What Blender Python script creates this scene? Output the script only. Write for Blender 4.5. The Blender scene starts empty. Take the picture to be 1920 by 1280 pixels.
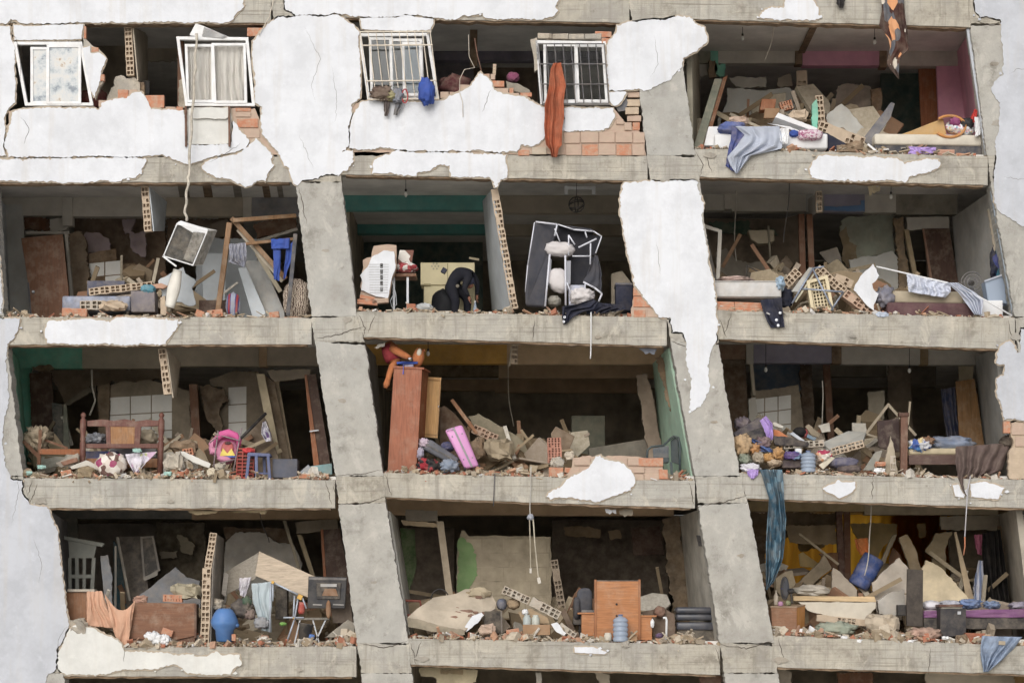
import bpy, bmesh, math, random
from mathutils import Vector, Matrix, noise

random.seed(7)
scene = bpy.context.scene
COL = scene.collection
V = Vector

# ------------------------------------------------------------ camera, light
S = 103.0            # photo pixels per metre on the facade plane (Y = 0)
D = 42.0             # camera distance in front of the facade
EYE_ROW = 1190.0     # photo row of the eye level
Z0_ROW = 1500.0      # photo row of the ground
EYE_Z = (Z0_ROW - EYE_ROW) / S

cam = bpy.data.cameras.new('camera')
cam_ob = bpy.data.objects.new('camera', cam)
COL.objects.link(cam_ob)
cam_ob.location = (0, -D, EYE_Z)
cam_ob.rotation_euler = (math.radians(90), 0, 0)
cam.sensor_width = 36.0
cam.lens = 36.0 * D / (1920.0 / S)
cam.shift_y = (EYE_ROW - 640.0) / 1920.0
cam.clip_end = 2000.0
scene.camera = cam_ob

SUN_EL, SUN_AZ = math.radians(30), math.radians(-14)   # high, behind the camera
world = bpy.data.worlds.new('World')
scene.world = world
world.use_nodes = True
wn, wl = world.node_tree.nodes, world.node_tree.links
wn.clear()
sky = wn.new('ShaderNodeTexSky')
sky.sky_type = 'NISHITA'
sky.sun_disc = False
sky.sun_elevation = SUN_EL
sky.sun_rotation = math.radians(180) - SUN_AZ
sky.air_density = 1.0
sky.dust_density = 4.0
hs = wn.new('ShaderNodeHueSaturation')
hs.inputs['Saturation'].default_value = 0.30
bg = wn.new('ShaderNodeBackground')
bg.inputs['Strength'].default_value = 0.15
wo = wn.new('ShaderNodeOutputWorld')
wl.new(sky.outputs[0], hs.inputs['Color'])
wl.new(hs.outputs[0], bg.inputs['Color'])
wl.new(bg.outputs[0], wo.inputs['Surface'])

sun = bpy.data.lights.new('sun', 'SUN')
sun.energy = 1.3
sun.angle = math.radians(58)
sun.color = (1.0, 0.965, 0.92)
sun_ob = bpy.data.objects.new('sun', sun)
COL.objects.link(sun_ob)
sd = V((math.sin(SUN_AZ) * math.cos(SUN_EL), -math.cos(SUN_AZ) * math.cos(SUN_EL), math.sin(SUN_EL)))
sun_ob.rotation_euler = sd.to_track_quat('Z', 'Y').to_euler()
sun_ob.location = sd * 60

scene.view_settings.view_transform = 'Standard'
scene.view_settings.look = 'None'
scene.view_settings.gamma = 1.0
scene.view_settings.use_curve_mapping = False
scene.view_settings.exposure = -0.30
scene.cycles.max_bounces = 8
scene.cycles.diffuse_bounces = 5

# ------------------------------------------------------------ materials
MATS = {}


def srgb(c):
    if isinstance(c, str):
        c = tuple(int(c[i:i + 2], 16) / 255 for i in (0, 2, 4))
        c = tuple(x / 12.92 if x <= .04045 else ((x + .055) / 1.055) ** 2.4 for x in c)
    return (c[0], c[1], c[2], 1.0)


class NT:
    def __init__(s, name):
        s.m = bpy.data.materials.new(name)
        s.m.use_nodes = True
        s.n, s.l = s.m.node_tree.nodes, s.m.node_tree.links
        s.b = s.n['Principled BSDF']

    def node(s, t, **k):
        n = s.n.new(t)
        for a, b in k.items():
            setattr(n, a, b)
        return n

    def pos(s, scale=(1, 1, 1)):
        g = s.node('ShaderNodeNewGeometry')
        mp = s.node('ShaderNodeMapping')
        mp.inputs['Scale'].default_value = scale
        s.l.new(g.outputs['Position'], mp.inputs['Vector'])
        return mp.outputs[0]

    def noise(s, scale, detail=5, rough=.6, stretch=(1, 1, 1), dist=0.0):
        n = s.node('ShaderNodeTexNoise')
        n.inputs['Scale'].default_value = scale
        n.inputs['Detail'].default_value = detail
        n.inputs['Roughness'].default_value = rough
        n.inputs['Distortion'].default_value = dist
        s.l.new(s.pos(stretch), n.inputs['Vector'])
        return n.outputs['Fac']

    def ramp(s, fac, stops):
        r = s.node('ShaderNodeValToRGB')
        e = r.color_ramp.elements
        while len(e) < len(stops):
            e.new(.5)
        for i, (p, c) in enumerate(stops):
            e[i].position = p
            e[i].color = srgb(c) if not isinstance(c, (int, float)) else (c, c, c, 1)
        s.l.new(fac, r.inputs['Fac'])
        return r.outputs['Color']

    def mix(s, fac, a, b, mode='MIX'):
        m = s.node('ShaderNodeMix', data_type='RGBA', blend_type=mode)
        for sock, v in ((m.inputs[0], fac), (m.inputs[6], a), (m.inputs[7], b)):
            if hasattr(v, 'is_output'):
                s.l.new(v, sock)
            elif isinstance(v, (int, float)):
                sock.default_value = v
            else:
                sock.default_value = srgb(v)
        return m.outputs[2]

    def bump(s, h, strength, dist=.01):
        b = s.node('ShaderNodeBump')
        b.inputs['Strength'].default_value = strength
        b.inputs['Distance'].default_value = dist
        s.l.new(h, b.inputs['Height'])
        s.l.new(b.outputs[0], s.b.inputs['Normal'])

    def done(s, col, rough=.85, spec=.25, metal=0.0):
        if hasattr(col, 'is_output'):
            s.l.new(col, s.b.inputs['Base Color'])
        else:
            s.b.inputs['Base Color'].default_value = srgb(col)
        s.b.inputs['Roughness'].default_value = rough
        s.b.inputs['Specular IOR Level'].default_value = spec
        s.b.inputs['Metallic'].default_value = metal
        return s.m


def sc(c, k):
    c = srgb(c)
    return tuple(min(1, x * k) for x in c[:3])


def dull(c, k=.80):
    c = srgb(c)
    g = .3 * c[0] + .59 * c[1] + .11 * c[2]
    return tuple(g + (x - g) * k for x in c[:3])


def M(col, rough=.85, var=.18, scale=2.5, bump=.25, bscale=35, metal=0.0, dust=.3, spec=.25, stretch=(1, 1, 1)):
    """plain painted / plastic / cloth surface with mottling and dust"""
    key = (col, rough, var, scale, bump, metal, dust, stretch)
    if key in MATS:
        return MATS[key]
    t = NT('surface_%d' % len(MATS))
    c = t.ramp(t.noise(scale, stretch=stretch), [(.36, sc(dull(col), 1 - var * 1.3)), (.64, sc(dull(col), 1 + var * 1.2))])
    if dust:
        f = t.ramp(t.noise(5.3, 8, .7), [(.40, dust * .12), (.66, dust)])
        c = t.mix(f, c, 'b9ab98')
    t.bump(t.noise(bscale, 4), bump, .006)
    MATS[key] = t.done(c, rough, spec, metal)
    return MATS[key]


def WOOD(col, axis='z', dust=.2):
    key = ('wood', col, axis, dust)
    if key in MATS:
        return MATS[key]
    t = NT('wood_%d' % len(MATS))
    st = {'z': (14, 14, 1.2), 'x': (1.2, 14, 14)}[axis]
    col = dull(col, .86)
    dust = dust + .12
    g = t.noise(2.2, 6, .65, st, .6)
    c = t.ramp(g, [(.3, sc(col, .68)), (.55, sc(col, 1.0)), (.75, sc(col, 1.25))])
    f = t.ramp(t.noise(4.1, 8, .7), [(.48, 0.0), (.75, dust)])
    c = t.mix(f, c, 'b9ab98')
    t.bump(g, .2, .004)
    MATS[key] = t.done(c, .55, .35)
    return MATS[key]


def make_plaster(name, base, rim, stain=.10, cloud=.45):
    t = NT(name)
    a = t.noise(.55, 6, .6)
    c = t.ramp(a, [(.25, sc(base, 1 - stain)), (.5, base), (.8, sc(base, 1.04))])
    b2 = t.noise(1.6, 8, .7)
    c = t.mix(t.ramp(b2, [(.44, 0.0), (.62, cloud)]), c, sc(base, .74))
    b3 = t.noise(3.7, 9, .8)
    c = t.mix(t.ramp(b3, [(.56, 0.0), (.66, cloud)]), c, sc(base, 1.14))
    st = t.noise(1.1, 6, .6, (5, 5, .35))
    c = t.mix(t.ramp(st, [(.52, 0.0), (.72, .28)]), c, (.52, .47, .40))
    sp = t.noise(9.0, 8, .75)
    c = t.mix(t.ramp(sp, [(.66, 0.0), (.74, .35)]), c, (.55, .53, .50))
    # the broken edge shows the mortar below the paint
    g = t.node('ShaderNodeNewGeometry')
    sx = t.node('ShaderNodeSeparateXYZ')
    t.l.new(g.outputs['True Normal'], sx.inputs[0])
    ab = t.node('ShaderNodeMath', operation='ABSOLUTE')
    t.l.new(sx.outputs[1], ab.inputs[0])
    lt = t.node('ShaderNodeMath', operation='LESS_THAN')
    lt.inputs[1].default_value = .6
    t.l.new(ab.outputs[0], lt.inputs[0])
    c = t.mix(lt.outputs[0], c, rim)
    t.bump(t.mix(.35, t.noise(22, 6, .65), b2, 'ADD'), .5, .012)
    return t.done(c, .88, .2)


def make_concrete(name, base, dark, boards=True, stain=.5):
    t = NT(name)
    a = t.noise(1.7, 10, .72)
    c = t.ramp(a, [(.36, sc(dark, .82)), (.47, sc(base, .95)), (.56, sc(base, 1.06)), (.66, sc(base, 1.28))])
    w = t.noise(.45, 6, .6)
    c = t.mix(t.ramp(w, [(.42, 0.0), (.6, .55)]), c, (.43, .43, .41), 'MIX')
    b = t.noise(1.0, 5, .6, (.5, 1, 26))
    if boards:   # timber shuttering marks: long thin horizontal streaks
        c = t.mix(t.ramp(b, [(.33, .7), (.45, 0.0)]), c, sc(dark, .7))
        v = t.noise(1.3, 5, .7, (7, 1, .5))
        c = t.mix(t.ramp(v, [(.50, 0.0), (.66, .6)]), c, sc(base, .58))
    s = t.noise(.9, 9, .75)
    c = t.mix(t.ramp(s, [(.50, 0.0), (.62, stain + .15)]), c, (.31, .29, .26))
    s2 = t.noise(2.3, 9, .75, (1, 1, .7), .5)
    c = t.mix(t.ramp(s2, [(.55, 0.0), (.62, .6)]), c, sc(base, 1.3))
    s3 = t.noise(5.1, 9, .8)
    c = t.mix(t.ramp(s3, [(.58, 0.0), (.67, .6)]), c, sc(dark, .62))
    pit = t.noise(34, 3, .6)
    c = t.mix(t.ramp(pit, [(.25, .8), (.34, 0.0)]), c, sc(base, .36))
    fine = t.noise(26, 8, .75)
    t.bump(t.mix(.5, b, fine, 'ADD') if boards else t.mix(.6, s3, fine, 'ADD'), .8, .016)
    return t.done(c, .92, .15)


def make_rubble(name='rubble_mix', hexes=('b3a48e', 'c7bcab', '9c8d78', 'b5907c', 'b0705a', 'd8d4cc', 'a29788', 'c49a80', 'e6e6e6')):
    t = NT(name)
    g = t.node('ShaderNodeNewGeometry')
    r = t.node('ShaderNodeValToRGB')
    r.color_ramp.interpolation = 'CONSTANT'
    cols = list(zip((0, .22, .4, .55, .64, .72, .8, .9, .96), hexes))
    e = r.color_ramp.elements
    while len(e) < len(cols):
        e.new(.5)
    for i, (p, c) in enumerate(cols):
        e[i].position = p
        e[i].color = srgb(c)
    t.l.new(g.outputs['Random Per Island'], r.inputs['Fac'])
    c = t.mix(t.ramp(t.noise(14, 6, .7), [(.3, .55), (.7, 0.0)]), r.outputs[0], '857764')
    t.bump(t.noise(45, 5), .6, .006)
    return t.done(c, .95, .1)


def make_brick(name, a, b):
    t = NT(name)
    c = t.ramp(t.noise(6, 6, .65), [(.3, a), (.7, b)])
    c = t.mix(t.ramp(t.noise(11, 8, .7), [(.44, .05), (.62, .75)]), c, 'b3a290')
    t.bump(t.noise(1.5, 3, .5, (1, 1, 40)), .5, .01)
    return t.done(c, .9, .15)


def make_pattern(name, stops, scale, kind='VORONOI', dist=0.0, stretch=(1, 1, 1)):
    t = NT(name)
    if kind == 'VORONOI':
        n = t.node('ShaderNodeTexVoronoi')
        n.inputs['Scale'].default_value = scale
        t.l.new(t.pos(stretch), n.inputs['Vector'])
        sx = t.node('ShaderNodeSeparateColor')
        t.l.new(n.outputs['Color'], sx.inputs[0])
        f = sx.outputs[0]
    else:
        n = t.node('ShaderNodeTexWave')
        n.inputs['Scale'].default_value = scale
        n.inputs['Distortion'].default_value = dist
        n.inputs['Detail Scale'].default_value = 1.6
        t.l.new(t.pos(stretch), n.inputs['Vector'])
        f = n.outputs['Fac']
    r = t.node('ShaderNodeValToRGB')
    r.color_ramp.interpolation = 'CONSTANT'
    e = r.color_ramp.elements
    while len(e) < len(stops):
        e.new(.5)
    for i, (p, c) in enumerate(stops):
        e[i].position = p
        e[i].color = (*dull(c), 1)
    t.l.new(f, r.inputs['Fac'])
    c = t.mix(t.ramp(t.noise(6, 6), [(.4, 0.0), (.8, .35)]), r.outputs[0], 'a89c8c')
    t.bump(t.noise(60, 3), .2, .004)
    return t.done(c, .9, .1)


def make_glass(ior=1.45):
    t = NT('window_glass')
    t.n.remove(t.b)
    tr = t.node('ShaderNodeBsdfTransparent')
    tr.inputs[0].default_value = (.80, .84, .87, 1) if ior > 1.3 else (.93, .94, .94, 1)
    gl = t.node('ShaderNodeBsdfGlossy')
    gl.inputs['Roughness'].default_value = .06
    fr = t.node('ShaderNodeFresnel')
    fr.inputs['IOR'].default_value = ior
    mx = t.node('ShaderNodeMixShader')
    t.l.new(fr.outputs[0], mx.inputs[0])
    t.l.new(tr.outputs[0], mx.inputs[1])
    t.l.new(gl.outputs[0], mx.inputs[2])
    t.l.new(mx.outputs[0], t.n['Material Output'].inputs['Surface'])
    return t.m


def make_backlit(name, col):
    t = NT(name)
    tl = t.node('ShaderNodeBsdfTranslucent')
    tl.inputs[0].default_value = srgb(col)
    mx = t.node('ShaderNodeMixShader')
    mx.inputs[0].default_value = .8
    t.b.inputs['Base Color'].default_value = srgb(col)
    t.l.new(t.b.outputs[0], mx.inputs[1])
    t.l.new(tl.outputs[0], mx.inputs[2])
    t.l.new(mx.outputs[0], t.n['Material Output'].inputs['Surface'])
    return t.m


def make_clear():
    t = NT('clear_plastic')
    t.n.remove(t.b)
    tr = t.node('ShaderNodeBsdfTransparent')
    tr.inputs[0].default_value = (.78, .83, .9, 1)
    df = t.node('ShaderNodeBsdfPrincipled')
    df.inputs['Base Color'].default_value = (.42, .5, .62, 1)
    df.inputs['Roughness'].default_value = .25
    mx = t.node('ShaderNodeMixShader')
    mx.inputs[0].default_value = .62
    t.l.new(tr.outputs[0], mx.inputs[1])
    t.l.new(df.outputs[0], mx.inputs[2])
    t.l.new(mx.outputs[0], t.n['Material Output'].inputs['Surface'])
    return t.m


PLASTER = make_plaster('white_plaster', (.70, .72, .76), (.42, .36, .28))
PLASTER_GREY = make_plaster('weathered_dimmed_plaster', (.52, .54, .585), (.40, .35, .28), .16, .55)  # weathered grey; darkening of the view's side edges is put into the colour
PLASTER_OLD = make_plaster('old_plaster', (.70, .70, .67), (.40, .35, .27), .22)
CONC = make_concrete('beam_concrete', (.425, .395, .335), (.30, .27, .22))
CONC_COL = make_concrete('column_concrete', (.405, .39, .355), (.30, .285, .25), False, .35)
CONC_RAW = make_concrete('broken_concrete', (.42, .37, .30), (.28, .24, .19), False, .5)
RUBBLE = make_rubble()
BRICK = make_brick('orange_brick', (.42, .17, .10), (.55, .25, .15))
BRICK_PALE = make_brick('smeared_brick', (.42, .31, .25), (.52, .39, .31))
HOLLOW = make_brick('hollow_brick', (.40, .32, .24), (.58, .47, .35))
HOLLOWS = [HOLLOW, HOLLOW, make_brick('hollow_brick_grey', (.36, .33, .28), (.50, .46, .40)), make_brick('hollow_brick_red', (.40, .26, .19), (.52, .37, .28))]
GLASS = make_glass()
GLASS_DARK = make_glass(1.15)
CLEAR = make_clear()
PVC = M('e2e4e6', .45, .07, scale=6, dust=.22, bump=.08)
WHITE = M('dfe1e4', .7, .06, dust=.15)
STEEL = M('9aa0a8', .4, .1, metal=.6, dust=.2)
RUST = M('6b4a3a', .8, .3, scale=8, dust=.1)
BLACK = M('23252b', .6, .2, dust=.15)
NAVY = M('23283c', .85, .2, dust=.06)
CREAMWALL = M('b9ad98', .9, .12, dust=.3)
GREYWALL = M('a7a8a6', .9, .12, dust=.25)
CEIL = M('e6e3dd', .92, .12, scale=1.2, dust=.05)
BROWNMORTAR = M('7c6348', .95, .3, scale=6, dust=.3, bump=.6)
DARKWALL = M('b0a38e', .95, .3, scale=1.5, dust=.1)

# ------------------------------------------------------------ placing
K = 660.0 / 1920.0
FR = {'5L': (0, 0), '5M': (620, 0), '5R': (1260, 0), '4L': (0, 320), '4M': (620, 310), '4R': (1260, 310),
      '3L': (0, 620), '3M': (660, 620), '3R': (1260, 610), '2L': (40, 920), '2M': (700, 920), '2R': (1260, 920)}
FLOOR_ROW = {'5L': 290, '5M': 286, '5R': 284, '4L': 594, '4M': 588, '4R': 588, '3L': 897, '3M': 891, '3R': 890,
             '2L': 1212, '2M': 1201, '2R': 1198, '1L': 1505, '1M': 1505, '1R': 1505, '6L': -6, '6M': -6, '6R': -6}


def W(px, py, Y=0.0):
    """photo pixel + depth behind the facade -> a point in metres"""
    k = (D + Y) / D
    return V(((px - 960.0) / S * k, Y, EYE_Z + (EYE_ROW - py) / S * k))


def floor_z(cell):
    return (Z0_ROW - FLOOR_ROW[cell]) / S


class Frame:
    def __init__(s, cell):
        s.cell = cell
        s.x0, s.y0 = FR[cell]
        s.z = floor_z(cell)

    def px(s, x, y):
        return s.x0 + x * K, s.y0 + y * K

    def __call__(s, x, y, Y=0.0):
        return W(s.x0 + x * K, s.y0 + y * K, Y)

    def onfloor(s, x, Y):
        p = W(s.x0 + x * K, 600, Y)
        return V((p.x, Y, s.z + .002))


def rag(pts, amp=2.2, seg=6.0, grow=0.0):
    """roughen a closed pixel outline"""
    out = []
    n = len(pts)
    if grow and sum(pts[i][0] * pts[(i + 1) % n][1] - pts[(i + 1) % n][0] * pts[i][1] for i in range(n)) > 0:
        grow = -grow
    for i in range(n):
        a, b = V((*pts[i], 0)), V((*pts[(i + 1) % n], 0))
        L = (b - a).length
        k = max(1, int(L / seg))
        nrm = V((-(b - a).y, (b - a).x, 0)).normalized() if L > 0 else V()
        for j in range(k):
            p = a.lerp(b, j / k)
            q = noise.noise(V((p.x * .035, p.y * .035, 3.1))) * 1.7 + noise.noise(V((p.x * .15, p.y * .15, 9.0))) * 1.1 + .6 * noise.noise(V((p.x * .45, p.y * .45, 4.0)))
            p = p + nrm * (amp * (q + random.uniform(-.6, .6)) * (1 if j else .5) + grow)
            out.append((p.x, p.y))
    return out


class MB:
    def __init__(s):
        s.v, s.f = [], []

    def add(s, vs, fs):
        o = len(s.v)
        s.v += [V(p) for p in vs]
        s.f += [tuple(i + o for i in f) for f in fs]
        return s

    def prism(s, pts, off):
        n = len(pts)
        off = V(off)
        fs = [tuple(range(n)), tuple(range(2 * n - 1, n - 1, -1))]
        fs += [(i, i + n, (i + 1) % n + n, (i + 1) % n) for i in range(n)]
        return s.add(list(pts) + [p + off for p in pts], fs)

    def hexa(s, p):
        return s.add(p, [(0, 1, 2, 3), (7, 6, 5, 4), (0, 4, 5, 1), (1, 5, 6, 2), (2, 6, 7, 3), (3, 7, 4, 0)])

    def obox(s, c, dim, R=None):
        R = R or Matrix.Identity(3)
        x, y, z = dim[0] / 2, dim[1] / 2, dim[2] / 2
        return s.hexa([V(c) + R @ V(q) for q in ((-x, -y, -z), (x, -y, -z), (x, -y, z), (-x, -y, z),
                                                (-x, y, -z), (x, y, -z), (x, y, z), (-x, y, z))])

    def bar(s, a, b, w, d=None):
        d = d or w
        a, b = V(a), V(b)
        t = (b - a).normalized()
        side = t.cross(V((0, 1, 0)))
        side = side.normalized() if side.length > .01 else V((1, 0, 0))
        dep = t.cross(side).normalized()
        q = [side * (w / 2) * i + dep * (d / 2) * j for i, j in ((-1, -1), (1, -1), (1, 1), (-1, 1))]
        return s.add([a + x for x in q] + [b + x for x in q],
                     [(0, 1, 2, 3), (7, 6, 5, 4), (0, 4, 5, 1), (1, 5, 6, 2), (2, 6, 7, 3), (3, 7, 4, 0)])

    def tube(s, path, r, n=7):
        path = [V(p) for p in path]
        rr = r if isinstance(r, (list, tuple)) else [r] * len(path)
        vs, fs = [], []
        for i, p in enumerate(path):
            t = (path[min(i + 1, len(path) - 1)] - path[max(i - 1, 0)]).normalized()
            u = t.cross(V((0, 1, 0)))
            if u.length < .05:
                u = t.cross(V((1, 0, 0)))
            u.normalize()
            w = t.cross(u)
            for k in range(n):
                a = 2 * math.pi * k / n
                vs.append(p + (u * math.cos(a) + w * math.sin(a)) * rr[i])
        for i in range(len(path) - 1):
            for k in range(n):
                fs.append((i * n + k, i * n + (k + 1) % n, (i + 1) * n + (k + 1) % n, (i + 1) * n + k))
        fs += [tuple(range(n)), tuple(range(len(vs) - 1, len(vs) - n - 1, -1))]
        return s.add(vs, fs)

    def lathe(s, c, prof, R=None, n=20):
        """prof: (radius, height) pairs along local Z"""
        R = R or Matrix.Identity(3)
        vs, fs = [], []
        for r, h in prof:
            for k in range(n):
                a = 2 * math.pi * k / n
                vs.append(V(c) + R @ V((r * math.cos(a), r * math.sin(a), h)))
        for i in range(len(prof) - 1):
            for k in range(n):
                fs.append((i * n + k, i * n + (k + 1) % n, (i + 1) * n + (k + 1) % n, (i + 1) * n + k))
        fs += [tuple(range(n - 1, -1, -1)), tuple(range(len(vs) - n, len(vs)))]
        return s.add(vs, fs)

    def lump(s, c, r, R=None, amp=.12, freq=2.2, seg=14, flat=0.0, seed=0.0, power=1.0, crease=0.0):
        """bulged irregular ball: cushions, heaps of cloth, stones"""
        R = R or Matrix.Identity(3)
        vs, fs = [], []
        rows = max(5, seg // 2)
        for i in range(rows + 1):
            th = math.pi * i / rows
            for k in range(seg):
                ph = 2 * math.pi * k / seg
                d = V((math.sin(th) * math.cos(ph), math.sin(th) * math.sin(ph), math.cos(th)))
                if power != 1.0:
                    d = V([math.copysign(abs(x) ** power, x) for x in d])
                q = 1 + amp * noise.noise(d * freq + V((seed, seed * 1.7, 3)))  \
                    + .5 * amp * noise.noise(d * freq * 2.7 + V((seed, 1, seed)))
                if crease:
                    n1 = noise.noise(d * freq * 1.6 + V((seed * 2, 5, seed)))
                    n2 = noise.noise(d * freq * 3.6 + V((7, seed, seed)))
                    q += crease * (.22 - abs(n1)) + .6 * crease * (.2 - abs(n2))
                p = V((d.x * r[0] * q, d.y * r[1] * q, d.z * r[2] * q))
                if flat and p.z < -r[2] * (1 - flat):
                    p.z = -r[2] * (1 - flat)
                vs.append(V(c) + R @ p)
        for i in range(rows):
            for k in range(seg):
                fs.append((i * seg + k, (i + 1) * seg + k, (i + 1) * seg + (k + 1) % seg, i * seg + (k + 1) % seg))
        return s.add(vs, fs)

    def grid(s, rows):
        n = len(rows[0])
        vs = [p for r in rows for p in r]
        fs = [(i * n + j, i * n + j + 1, (i + 1) * n + j + 1, (i + 1) * n + j) for i in range(len(rows) - 1) for j in range(n - 1)]
        return s.add(vs, fs)

    def mesh(s, name, off=V(), normals=True):
        me = bpy.data.meshes.new(name)
        me.from_pydata([tuple(p - off) for p in s.v], [], s.f)
        if normals:
            bm = bmesh.new()
            bm.from_mesh(me)
            bmesh.ops.recalc_face_normals(bm, faces=bm.faces)
            bm.to_mesh(me)
            bm.free()
        return me


def obj(name, mb, mat, parent=None, bevel=0.0, smooth=False, solid=0.0, sub=0, origin=None):
    """ONE mesh object; under a parent the points are kept relative to the thing's base"""
    off = V(parent['_o']) if parent is not None else (origin or V())
    me = mb.mesh(name, off)
    me.materials.append(mat)
    if smooth:
        me.polygons.foreach_set('use_smooth', [True] * len(me.polygons))
    o = bpy.data.objects.new(name, me)
    COL.objects.link(o)
    o['_o'] = tuple(off)
    if parent is not None:
        o.parent = parent
    else:
        o.location = off
    if solid:
        m = o.modifiers.new('thickness', 'SOLIDIFY')
        m.thickness = solid
        m.offset = 0
    if bevel:
        m = o.modifiers.new('edge', 'BEVEL')
        m.width = bevel
        m.segments = 2
        m.limit_method = 'ANGLE'
    if sub:
        m = o.modifiers.new('sub', 'SUBSURF')
        m.levels = m.render_levels = sub
    return o


def tag(o, label, cat, group=None, kind=None):
    if label:
        o['label'] = label
    if cat:
        o['category'] = cat
    if group:
        o['group'] = group
    if kind or label:
        o['kind'] = kind or 'thing'
    return o


def thing(name, label, cat, loc, group=None):
    o = bpy.data.objects.new(name, None)
    o.empty_display_size = .1
    COL.objects.link(o)
    o.location = loc
    o['_o'] = tuple(loc)
    return tag(o, label, cat, group)


def one(name, mb, mat, label, cat, group=None, **kw):
    """a thing that is a single mesh, origin at the middle of its base"""
    lo = V([min(p[i] for p in mb.v) for i in range(3)])
    hi = V([max(p[i] for p in mb.v) for i in range(3)])
    o = obj(name, mb, mat, None, origin=V(((lo.x + hi.x) / 2, (lo.y + hi.y) / 2, lo.z)), **kw)
    return tag(o, label, cat, group)


def poly(F, pts, Y, t, ragged=0.0, lean=0.0, fl=None, seg=6.0, dirv=None):
    """a flat broken piece: outline in frame units, depth Y, thickness t, leaning back by lean (m per m);
    points at or below row fl are taken down to the floor"""
    pp = [F.px(x, y) for x, y in pts]
    if ragged:
        pp = rag(pp, ragged, seg)
    rows = [p[1] for p in pp]
    base = max(rows)
    out = []
    for x, y in pp:
        yy = Y + lean * (base - y) / S
        p = W(x, y, yy)
        if fl is not None and y >= F.y0 + fl * K:
            p.z = F.z + .003
        out.append(p)
    return MB().prism(out, dirv or (0, t, 0))


def bx(F, x0, y0, x1, y1, Y, dep, fl=False, skew=0.0):
    """box whose front face fills the given rectangle; fl: stands on the floor; skew: shift of the top edge"""
    a, b, c, d = F(x0 + skew, y0, Y), F(x1 + skew, y0, Y), F(x1, y1, Y), F(x0, y1, Y)
    if fl:
        c.z = d.z = F.z + .003
    o = V((0, dep, 0))
    return MB().hexa([d, c, b, a, d + o, c + o, b + o, a + o])


def rect_frame(mb, q, w, d):
    for i in range(4):
        a, b = q[i], q[(i + 1) % 4]
        t = (b - a).normalized() * (w / 2)
        mb.bar(a - t, b + t, w, d * (1.0 if i % 2 else .97))
    return mb


def inset(q, k):
    c = (q[0] + q[1] + q[2] + q[3]) / 4
    return [c + (p - c) * k for p in q]


def rotz(a): return Matrix.Rotation(math.radians(a), 3, 'Z')
def roty(a): return Matrix.Rotation(math.radians(a), 3, 'Y')
def rotx(a): return Matrix.Rotation(math.radians(a), 3, 'X')


def hollow(mb, p0, p1, width, dep, unit=.19, across=2, fill=.15, normal=(0, -1, 0), Yback=None):
    """broken end of a hollow-brick wall: a strip from p0 to p1 with rows of real recessed cells"""
    p0, p1 = V(p0), V(p1)
    L = (p1 - p0).length
    t = (p1 - p0).normalized()
    n = V(normal).normalized()
    n = (n - t * n.dot(t)).normalized()
    u = t.cross(n).normalized()
    nb = max(1, round(L / unit))
    ub = L / nb
    xs = [(-.5, 0), (-.5 + .13, 1)]
    cols = []
    wall = .12
    cw = (1 - wall * (across + 1)) / across
    x = -.5
    for k in range(across):
        cols.append((x, x + wall, 0))
        cols.append((x + wall, x + wall + cw, 1))
        x += wall + cw
    cols.append((x, .5, 0))
    rows = []
    for b in range(nb):
        y = b * ub
        m = ub * .12
        h = (ub - 3 * m) / 2
        rows += [(y, y + m, 0, b), (y + m, y + m + h, 1, b), (y + m + h, y + 2 * m + h, 0, b), (y + 2 * m + h, y + 2 * m + 2 * h, 1, b), (y + 2 * m + 2 * h, y + ub, 0, b)]
    filled = {b: random.random() < fill for b in range(nb)}

    def P(a, y, z=0.0):
        wob = .012 * noise.noise(V((y * 9, a * 3, p0.x)))
        return p0 + t * y + u * (a * width + wob) - n * z
    for (a0, a1, ca) in cols:
        for (y0, y1, cb, b) in rows:
            if ca and cb and not filled[b] and random.random() < .93:
                z = random.uniform(.06, .11)
                f = [P(a0, y0), P(a1, y0), P(a1, y1), P(a0, y1)]
                g = [P(a0, y0, z), P(a1, y0, z), P(a1, y1, z), P(a0, y1, z)]
                mb.add(f + g, [(0, 1, 5, 4), (1, 2, 6, 5), (2, 3, 7, 6), (3, 0, 4, 7), (4, 5, 6, 7)])
            else:
                mb.add([P(a0, y0), P(a1, y0), P(a1, y1), P(a0, y1)], [(0, 1, 2, 3)])
    c = [P(-.5, 0), P(.5, 0), P(.5, L), P(-.5, L)]
    d = [P(-.5, 0, dep), P(.5, 0, dep), P(.5, L, dep), P(-.5, L, dep)]
    mb.add(c + d, [(0, 1, 5, 4), (1, 2, 6, 5), (2, 3, 7, 6), (3, 0, 4, 7), (4, 5, 6, 7)])
    return mb


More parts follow.
